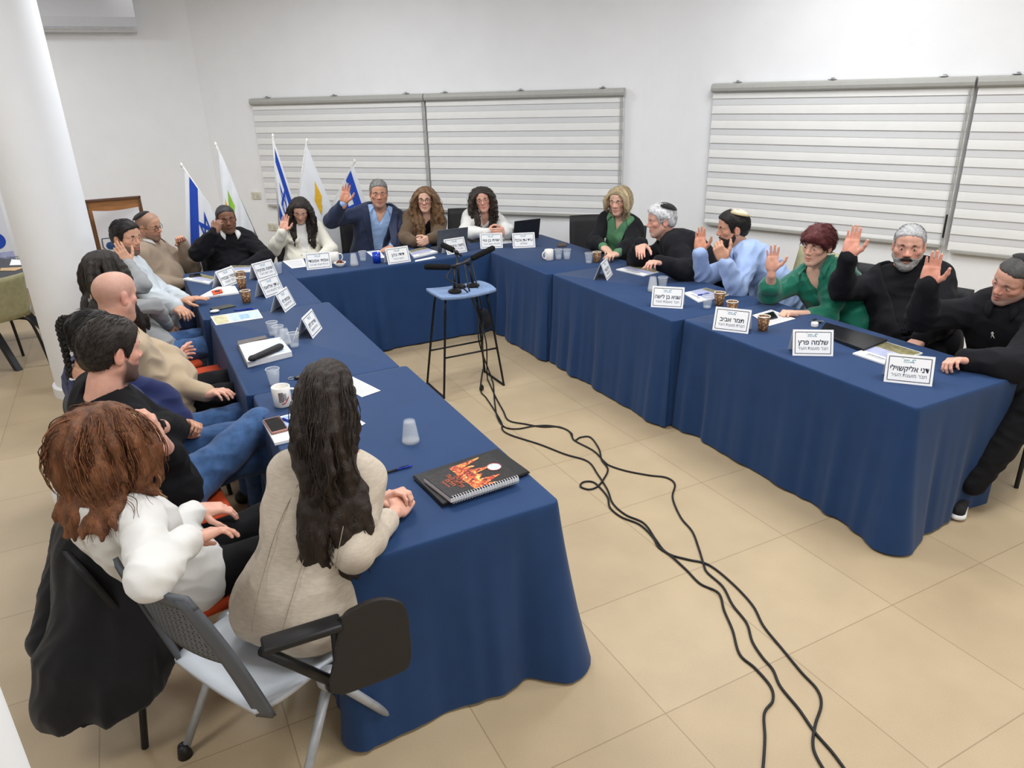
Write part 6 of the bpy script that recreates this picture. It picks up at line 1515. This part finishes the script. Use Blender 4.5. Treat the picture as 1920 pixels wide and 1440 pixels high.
flag((405.5, 273), (467, 412), (418, 430), 5.62, .80, .75, 'white flag with a green and yellow emblem behind the person in the dark sweater', [([(.22, .28), (.22, .44), (.36, .46), (.40, .30)], GR), ([(.22, .45), (.25, .60), (.38, .58), (.36, .47)], ('leaf', srgb(120, 170, 60))), ([(.10, .50), (.10, .66), (.20, .66), (.20, .52)], YE)], 2, 0, 2.0, .03)
flag((512, 257), (528, 470), (556, 400), 5.62, .80, .68, 'blue and white striped flag with a star, between the corner and the person in cream', 'stripe', 3, .0, 1.6, .03)
t, P, pd, fd = flag((575, 266), (556, 395), (650, 455), 5.62, .78, .98, 'white flag with yellow and sky blue emblem and dark lettering, beside the person in cream', [([(.16, .24), (.14, .42), (.24, .44), (.26, .28)], YE), ([(.24, .28), (.22, .46), (.32, .48), (.34, .30)], YE), ([(.50, .30), (.50, .40), (.68, .40), (.68, .30)], LB)], 4, 0, 1.3, .025)
for s, u, v, sz, mt in (('נדר', .62, .62, .16, M('flag_teal', TE[1], rough=.75)), ('מחום ומיוחד', .84, .60, .085, M_ink)):
    a, b = P(u, v-.1, .008), P(u, v+.1, .008); ex = nrm(b-a); ey = nrm(P(u-.05, v)-P(u+.05, v)); lettering(MB(), s, sz, P(u, v, .010)+V(0, -.012, 0), ex, ey, np.cross(ex, ey), .002, .02).build('lettering', mt, t)
flag((664, 304), (624, 384), (700, 420), 5.75, .72, .62, 'blue and white striped flag rightmost, behind the raised hand of the person in navy', 'stripe', 5, .0, 1.4, .02)

# ---------------------------------------------------------------- board with a poster, rolled banner, far table and chair
yb = 5.62; n = V(0, -1, 0)
TL, TR = onp(160, 377, (0, yb, 0), n), onp(261, 368, (0, yb, 0), n); x0, x1, zt = TL[0], TR[0], TL[2]
t = thing('display_board', 'wooden framed board with a white crest poster hung on it, behind the left row', 'board', ((x0+x1)/2, yb, 0))
M_wood2 = M('board_wood', srgb(166, 116, 72), rough=.5, var=.12, vs=8, stretch=(1, 1, 8)); M_dkf = M('board_edge', srgb(96, 70, 56), rough=.5)
MB().box(((x0+x1)/2, yb+.02, zt-.55), (x1-x0, .02, 1.1), None, .003).build('panel', M_wood2, t)
for (c, d) in ((((x0+x1)/2, yb, zt), (x1-x0+.02, .035, .016)), ((x0, yb, zt-.55), (.016, .035, 1.1)), ((x1, yb, zt-.55), (.016, .035, 1.1))): MB().box(c, d).build('frame_bar', M_dkf, t)
for x in (x0+.06, x1-.06): MB().tube([V(x, yb+.04, zt-1.08), V(x, yb+.1, 0)], .014, 8).build('leg', M_dkf, t)
M_vinyl = M('poster_vinyl', srgb(214, 212, 216), rough=.45, var=.03, vs=5)
p = thing('poster', 'creased white poster with a dark blue crest hung on the wooden board', 'poster', ((x0+x1)/2, yb-.03, zt-1.0)); w = (x1-x0)*.86; xm = (x0+x1)/2+.005
def pv(u, v): return V(xm+w*(u-.5), yb-.022-.010*math.sin(u*5+v*7)*math.exp(-v*2)-.006*math.sin(v*21+u*4)*math.exp(-v*3), zt-.088-.95*v-.012*math.sin(math.pi*u)*(1-v))
MB().sheet([[pv(u, v) for v in np.linspace(0, 1, 40)] for u in np.linspace(0, 1, 24)]).build('sheet', M_vinyl, p, True)
def shield(c, s, mat, nm, yy):
    poly = [(-.5, .55), (.5, .55), (.52, -.1), (.3, -.42), (0, -.62), (-.3, -.42), (-.52, -.1)]; MB().add([V(c[0]+x*s, yy, c[1]+z*s) for x, z in poly], [tuple(range(7))]).build(nm, mat, p)
cc = pv(.22, .33); shield((cc[0], cc[2]), .125, M_ink, 'crest_outline', yb-.036); shield((cc[0], cc[2]), .112, M_vinyl, 'crest_field', yb-.038)
MB().ell((cc[0], yb-.039, cc[2]-.004), (.038, .003, .036), n=10).build('crest_emblem', M('crest_blue', srgb(40, 70, 112), rough=.5, var=.5, vs=60), p, True)
for s, u, v in (('זק', .62, .37), ('נ', .50, .50), ('ב', .58, .50)): lettering(MB(), s, .16, pv(u, v)+V(0, -.018, 0), V(1, 0, 0), UP, V(0, -1, 0), 0, .03).build('lettering', M_ink, p)
p = onp(165, 433, (0, 5.9, 0), n); tag(MB().ell(p, (.05, .03, .10), n=12).build('hanging_hat', M_seatblack, None, True), 'dark cap half hidden between the column and the wooden board', 'hat') if False else None
# rolled banner by the far left wall
b0 = un(61, 588, 0); t = thing('rollup_banner', 'white roll-up banner with a blue dot cut off by the left edge', 'banner', (b0[0]-.43, b0[1], 0))
MB().box((b0[0]-.43, b0[1], .04), (.88, .14, .075), None, .02).build('cassette', M_metal, t); MB().box((b0[0]-.43, b0[1], 1.06), (.84, .006, 2.0)).build('banner_sheet', M('banner_white', srgb(214, 218, 228), rough=.5, var=.02), t)
MB().box((b0[0]-.43, b0[1], 2.07), (.86, .03, .03), None, .008).build('top_bar', M_metal, t)
yy = b0[1]-.0045
q = onp(-8, 452, (0, yy, 0), n); MB().lathe([(.085, 0), (0, .0005)], q, np.c_[V(1, 0, 0), V(0, 0, 1), V(0, -1, 0)], 28).build('round_logo', M_flagb, t)
for s, pxl, sz in (('בְּחוּמָה וּמֶלֶא', (14, 484), .045), ('להתחדש', (18, 556), .05), ('יקינום', (16, 563), .03)): lettering(MB(), s.replace('ְּ', '').replace('ּ', '').replace('ָ', '').replace('ֶ', '').replace('ְ', ''), sz, onp(*pxl, (0, yy, 0), n), V(1, 0, 0), UP, V(0, -1, 0), .001, .01).build('lettering', M_ink, t)
MB().box((b0[0]-.43, yy, .62), (.84, .002, .10)).build('blue_band', M('banner_lilac', srgb(168, 176, 214), rough=.5), t)
# far table
t = thing('side_table', 'round black table at the far left with papers on it', 'table', (-2.85, 5.48, 0)); M_tab = M('table_black', srgb(44, 46, 52), rough=.45)
MB().lathe([(0, .705), (.655, .705), (.675, .712), (.675, .738), (.66, .742), (0, .742)], (-2.85, 5.48, 0), n=56).build('tabletop', M_tab, t, 'auto')
for a in (35, 125, 215, 305):
    d = V(math.cos(math.radians(a)), math.sin(math.radians(a)), 0); c = V(-2.85, 5.48, 0); MB().add(sum([[c+d*r_+UP*z+np.cross(UP, d)*s*.022-d*k*.03 for s in (-1, 1) for k in (-1, 1)] for r_, z in ((.30, .705), (.72, 0.0))], []), [(0, 1, 3, 2), (4, 6, 7, 5), (0, 4, 5, 1), (2, 3, 7, 6), (0, 2, 6, 4), (1, 5, 7, 3)]).build('leg', M_tab, t)
paper([(22, 487), (52, 489), (50, 497), (18, 498)], 'white sheets on the round black table at the far left', False, .004, .743)
tag(sheet4([(2, 503), (48, 501), (28, 508), (0, 508)], 'brown_envelope', None, None, M('kraft', srgb(196, 162, 122), rough=.7), .003, .743)[0], 'brown kraft envelope on the round black table at the far left', 'envelope')
# olive chair in front of it
t = thing('shell_chair', 'olive plastic shell chair at the far left edge with black legs', 'chair', (-2.52, 4.98, 0)); c = V(-2.52, 4.98, 0); f = azv(330); r = V(f[1], -f[0], 0)
G = []
for u in np.linspace(-1, 1, 13): G.append([c+r*u*(.22-.02*max(0, k-.5))+(f*(.22-.42*min(k/.5, 1))+UP*(.45-.02*math.sin(math.pi*min(k/.5, 1))*(1-u*u)+.015*u*u) if k < .5 else -f*(.20+.10*(k-.5)*2+.015)+UP*(.45+.36*(k-.5)*2+.0*u)+f*.06*u*u) for k in np.linspace(0, 1, 19)])
o = MB().sheet(G).build('shell', M_olive, t, True); md = o.modifiers.new('s', 'SOLIDIFY'); md.thickness = .008
for sx in (-1, 1):
    for sy in (-1, 1): MB().tube(spline([c+r*sx*.06+f*sy*.12+UP*.43, c+r*sx*.15+f*sy*.15+UP*.425, c+r*sx*.20+f*sy*.19+UP*.36, c+r*sx*.235+f*sy*.235+UP*.0], 5), .012, 8).build('leg', M_leg, t, True)
# ---------------------------------------------------------------- chairs
M_cgrey = M('shell_light_grey', srgb(188, 194, 202), rough=.45, var=.02); M_cdark = M('shell_dark_grey', srgb(84, 88, 94), rough=.5, var=.03); M_steel = M('leg_grey', srgb(168, 172, 178), rough=.4, metal=.35)
m = M_cdark; nt = m.node_tree; vo = nd(nt, 'ShaderNodeTexVoronoi'); vo.inputs['Scale'].default_value = 85; vo.inputs['Randomness'].default_value = .12; tc = nd(nt, 'ShaderNodeTexCoord')
M_perf = m.copy(); nt = M_perf.node_tree; vo = [n for n in nt.nodes if n.type == 'TEX_VORONOI'][0]; tc = nd(nt, 'ShaderNodeTexCoord'); nt.links.new(tc.outputs['Object'], vo.inputs['Vector'])
rp = nd(nt, 'ShaderNodeValToRGB'); rp.color_ramp.elements[0].position = .30; rp.color_ramp.elements[0].color = (.012, .012, .014, 1); rp.color_ramp.elements[1].position = .42; rp.color_ramp.elements[1].color = (*srgb(96, 101, 108), 1); nt.links.new(vo.outputs['Distance'], rp.inputs['Fac']); nt.links.new(rp.outputs['Color'], nt.nodes['Principled BSDF'].inputs['Base Color'])
f = azv(61); r = V(f[1], -f[0], 0); c = V(-1.225, -.10, 0)
t = thing('tablet_arm_chair', 'grey chair with folding writing tablet under the person nearest the camera', 'chair', c)
G = []
for u in np.linspace(-1, 1, 17):
    G.append([c+r*u*.225*(1-.10*(2*abs(s-.55))**4)+f*(-.20+.43*s)+UP*(.445-.018*(1-u*u)*math.sin(math.pi*min(1, s*1.1))+.012*u*u-.035*max(0, s-.8)**1.3*6*.5) for s in np.linspace(0, 1, 13)])
o = MB().slab(np.array(G), -UP, .018).build('seat', M_cgrey, t, True)
def bk(u, s, off=0.):      # s from the foot of the back to its top
    w = .225*(1-.26*s**3); y = -.205-.105*s-.01*s*s+.045*u*u*(1-.3*s)
    return c+r*u*w+f*(y-off)+UP*(.44+.455*s)
MB().slab(np.array([[bk(u, s) for s in np.linspace(.44, .97, 12)] for u in np.linspace(-.84, .84, 15)]), -f, .008).build('back_panel', M_perf, t, True)
for sg in (-1, 1): MB().slab(np.array([[bk(sg*(.80+.20*k), s, .004*(1-k)) for s in np.linspace(-.05, 1, 16)] for k in np.linspace(0, 1, 4)]), -f, .016).build('back_side', M_cdark, t, True)
MB().slab(np.array([[bk(u, s) for s in np.linspace(.93, 1.02, 4)] for u in np.linspace(-1, 1, 15)]), -f, .016).build('back_top', M_cdark, t, True)
for sg in (-1, 1):
    hub = c+r*sg*.245+f*.03+UP*.415
    MB().lathe([(0, -.018), (.034, -.018), (.038, -.010), (.038, .010), (.034, .018), (0, .018)], hub, np.c_[f, UP, r], 24).build('hub', M_steel, t, 'auto')
    for fx, dx in (((-.235, .03)), ((.255, .03))):
        e = c+r*sg*(.245+dx)+f*(fx+.03)+UP*.018; q = MB().tube([hub, e], [.016, .0135], 12).build('leg', M_steel, t, True)
        MB().tube([e+UP*.03, e+UP*.01, e-UP*.018], [.017, .021, .025], 12).build('foot_cap', M_black, q, True)
hub = c+r*.275+f*.03+UP*.41
a0, a1 = un(490, 1213, .665), un(640, 1166, .67); d = nrm(a1-a0); w = np.cross(UP, d)
MB().box((a0+a1)/2, (np.linalg.norm(a1-a0), .066, .024), np.c_[d, w, UP], .008).build('armrest', M_black, t, True)
MB().tube([a0+d*.0-UP*.012, hub+V(0, 0, .0)], .0165, 10).build('arm_support', M_black, t, True); MB().tube([a1-d*.02-UP*.012, hub+f*.012], .0135, 10).build('arm_support', M_black, t, True)
MB().ell(hub, (.034, .020, .030), np.c_[f, r, UP], 10).build('hub_cover', M_black, t, True)
pl = at(690, 1210, 2.13); nn = nrm((CC-pl)*V(1, 1, 0)+V(.25, 0, .25)); ex = nrm(np.cross(UP, nn)); ey = np.cross(nn, ex)
out = spline([(641, 1163), (672, 1138), (712, 1124), (750, 1129), (765, 1152), (771, 1205), (770, 1243), (750, 1263), (665, 1297), (634, 1303), (619, 1286), (628, 1236)], 5, True)
P = [onp(*p, pl, nn) for p in out]; poly = [((q-pl)@ex, (q-pl)@ey) for q in P][::-1]
o = MB().prism(poly, -.018, 0, np.c_[ex, ey, nn], pl).build('writing_tablet', M('tablet_brown_black', srgb(38, 36, 35), rough=.4, var=.05), t); md = o.modifiers.new('b', 'BEVEL'); md.width = .004; md.segments = 2; md.limit_method = 'ANGLE'
MB().tube([a1-d*.01, onp(668, 1150, pl, nn)-nn*.01], .012, 10).build('tablet_joint', M_black, t, True)

visitor_chair(-1.45, .40, 80, 'black chair with an orange seat, a black coat hung over its back', M_orange, bh=.76)
S = Sdf(.009); D_ = 2.42
for a, b, ra, rb, d0, d1 in (((190, 985), (150, 1298), .11, .135, 2.42, 2.42), ((262, 1030), (222, 1300), .085, .12, 2.42, 2.46), ((165, 960), (92, 1205), .075, .055, 2.60, 2.50), ((322, 1090), (318, 1195), .06, .06, 2.48, 2.5), ((318, 1195), (270, 1270), .06, .05, 2.5, 2.5), ((180, 960), (280, 1030), .07, .07, 2.55, 2.5), ((255, 1180), (180, 1300), .09, .13, 2.5, 2.45)): S.cone(at(*a, d0), at(*b, d1), ra, rb, .03)
S.plane(at(180, 1340, 2.42)+UP*.03, (.05, .3, -1), k=.015); v, q = S.mesh(); v = folds(v, q, .022, 24, 12, (1, 1, .22)); v = folds(v, q, .005, 70, 4, (1, 1, .3)); v[:, 2] = np.maximum(v[:, 2], .02)
t = thing('coat', 'long black coat hung over the chair back at the lower left', 'coat', at(180, 1150, 2.42)*V(1, 1, 0)+UP*.05); mk('coat_body', v, q, cloth('coat_black', (.013, .013, .015), rough=.8), t)
p = at(318, 1092, 2.40); mk('snap_button', np.concatenate(MB().ell(p, (.007, .007, .007), n=8).v), MB().ell(p, (1, 1, 1), n=8).f, M_metal, t)
for (x, y, az), lab in (((-1.44, 1.0, 84), 'orange seated chair under the bearded person in the black t-shirt'), ((-1.47, 1.52, 86), 'orange seated chair under the person with the braid'), ((-1.39, 2.0, 82), 'orange seated chair under the bald person'), ((-1.36, 3.06, 82), 'orange seated chair under the person in the grey sweater'), ((-1.24, 3.70, 88), 'orange seated chair under the person in the silver jacket')):
    visitor_chair(x, y, az, lab, M_orange, bh=.80)
for (x, y, az, bh), lab in (((-1.2, 4.82, 112, .8), 'dark chair under the person in the tan sweater'), ((-.62, 4.88, 176, .8), 'dark chair under the person in the dark sweater'), ((.02, 4.9, 186, .8), 'dark chair under the person in the cream jacket'), ((.66, 5.04, 194, .93), 'black chair behind the person in the navy suit'), ((1.17, 4.92, 200, .8), 'dark chair under the person in the brown blazer'), ((1.70, 4.90, 212, .9), 'black chair behind the person in the white blouse'), ((2.50, 3.38, 236, .86), 'black chair under the blonde person'), ((2.66, 2.22, 282, .84), 'black chair under the white haired person'), ((2.76, .98, 262, .9), 'black chair behind the person in emerald green'), ((2.84, .58, 248, .84), 'black chair under the person with the grey beard'), ((2.82, -.07, 270, .84), 'black legged chair at the right edge')):
    visitor_chair(x, y, az, lab, bh=bh)
visitor_chair(2.72, 1.53, 276, 'olive backed chair behind the person in the light blue shirt', M_olive, M_olive, bh=.93)
c_ = at(1108, 470, 6.75); visitor_chair(c_[0]+.12, c_[1]+.1, 205, 'empty black armchair left of the blonde person by the wall', bh=.92, arms=True)
visitor_chair(-1.21, 2.53, 86, 'empty orange seated chair with a black back beside the bald person', M_orange, bh=.84)
# handbag
c = at(478, 990, 2.86); t = thing('handbag', 'dark handbag with a red handle on the lap of the auburn haired person', 'handbag', c-UP*.12)
MB().box(c-UP*.06, (.22, .10, .12), rz(20), .03).build('bag_body', M('bag_dark', (.02, .012, .016), rough=.5), t, True)
MB().tube(spline([at(457, 1000, 2.84), at(463, 978, 2.84), at(480, 965, 2.84), at(500, 968, 2.84), at(510, 990, 2.84)], 6), .0065, 8).build('handle', M('bag_red', srgb(150, 40, 52), rough=.4), t, True)
# running shoe of the person at the right edge
t = thing('shoe', 'black running shoe with a white sole beside the right tablecloth', 'shoe', (2.08, -.36, 0)); h0, h1 = V(2.16, -.30, 0), V(2.03, -.42, 0); d = nrm(h1-h0); w_ = np.cross(UP, d)
h0 = un(1803, 940, 0); h1 = un(1790, 985, 0)+0*d; d = nrm(h1-h0); w_ = np.cross(UP, d); h1 = h0+d*.20
S = Sdf(.005); S.cone(h0+UP*.024, h1+UP*.022, .036, .040, .02, flat=(UP, .55)); S.cone(h0-d*.02+UP*.02, h0+UP*.02, .034, .036, .02, flat=(UP, .6)); S.plane((0, 0, .003), (0, 0, -1)); v, q = S.mesh(); mk('sole', v, q, M('sole_white', srgb(226, 226, 226), rough=.5), t)
S = Sdf(.005); S.cone(h0+UP*.065, h0+UP*.10, .040, .042, .03); S.cone(h0+UP*.055, h1+UP*.046, .038, .032, .03); v, q = S.mesh(); v = v+vnormals(v, q)*(.001*wnoise(v, 300, 2))[:, None]; mk('upper', v, q, M('shoe_mesh_black', (.014, .014, .015), rough=.85, bump=.4, bs=900), t)
m = MB()
for k in range(4): a = h0+d*(.035+.026*k)+UP*(.098-.009*k); m.tube([a-w_*.018, a+UP*.004, a+w_*.018], .003, 6)
m.build('laces', M_black, t, True)
# ---------------------------------------------------------------- camera, world, output look
cam = bpy.data.cameras.new('camera'); co = bpy.data.objects.new('camera', cam); COL.objects.link(co)
cam.sensor_fit = 'HORIZONTAL'; cam.sensor_width = 36; cam.lens = CF/1920*36; cam.clip_start = .05
Rm = np.c_[CR[0], -CR[1], -CR[2]]; m4 = np.eye(4); m4[:3, :3] = Rm; m4[:3, 3] = CC; co.matrix_world = Matrix(m4.tolist())
sc.camera = co
w = bpy.data.worlds.new('world'); sc.world = w; w.use_nodes = True
w.node_tree.nodes['Background'].inputs[0].default_value = (.8, .85, .95, 1); w.node_tree.nodes['Background'].inputs[1].default_value = .05
sc.view_settings.view_transform = 'Standard'; sc.view_settings.look = 'None'; sc.view_settings.gamma = 1; sc.view_settings.use_curve_mapping = False
sc.view_settings.exposure = EXPO
sc.cycles.use_denoising = True
sc.cycles.max_bounces = 6; sc.cycles.diffuse_bounces = 4; sc.cycles.transparent_max_bounces = 12; sc.cycles.caustics_reflective = False; sc.cycles.caustics_refractive = False
sc.cycles.use_adaptive_sampling = True; sc.cycles.adaptive_threshold = .02
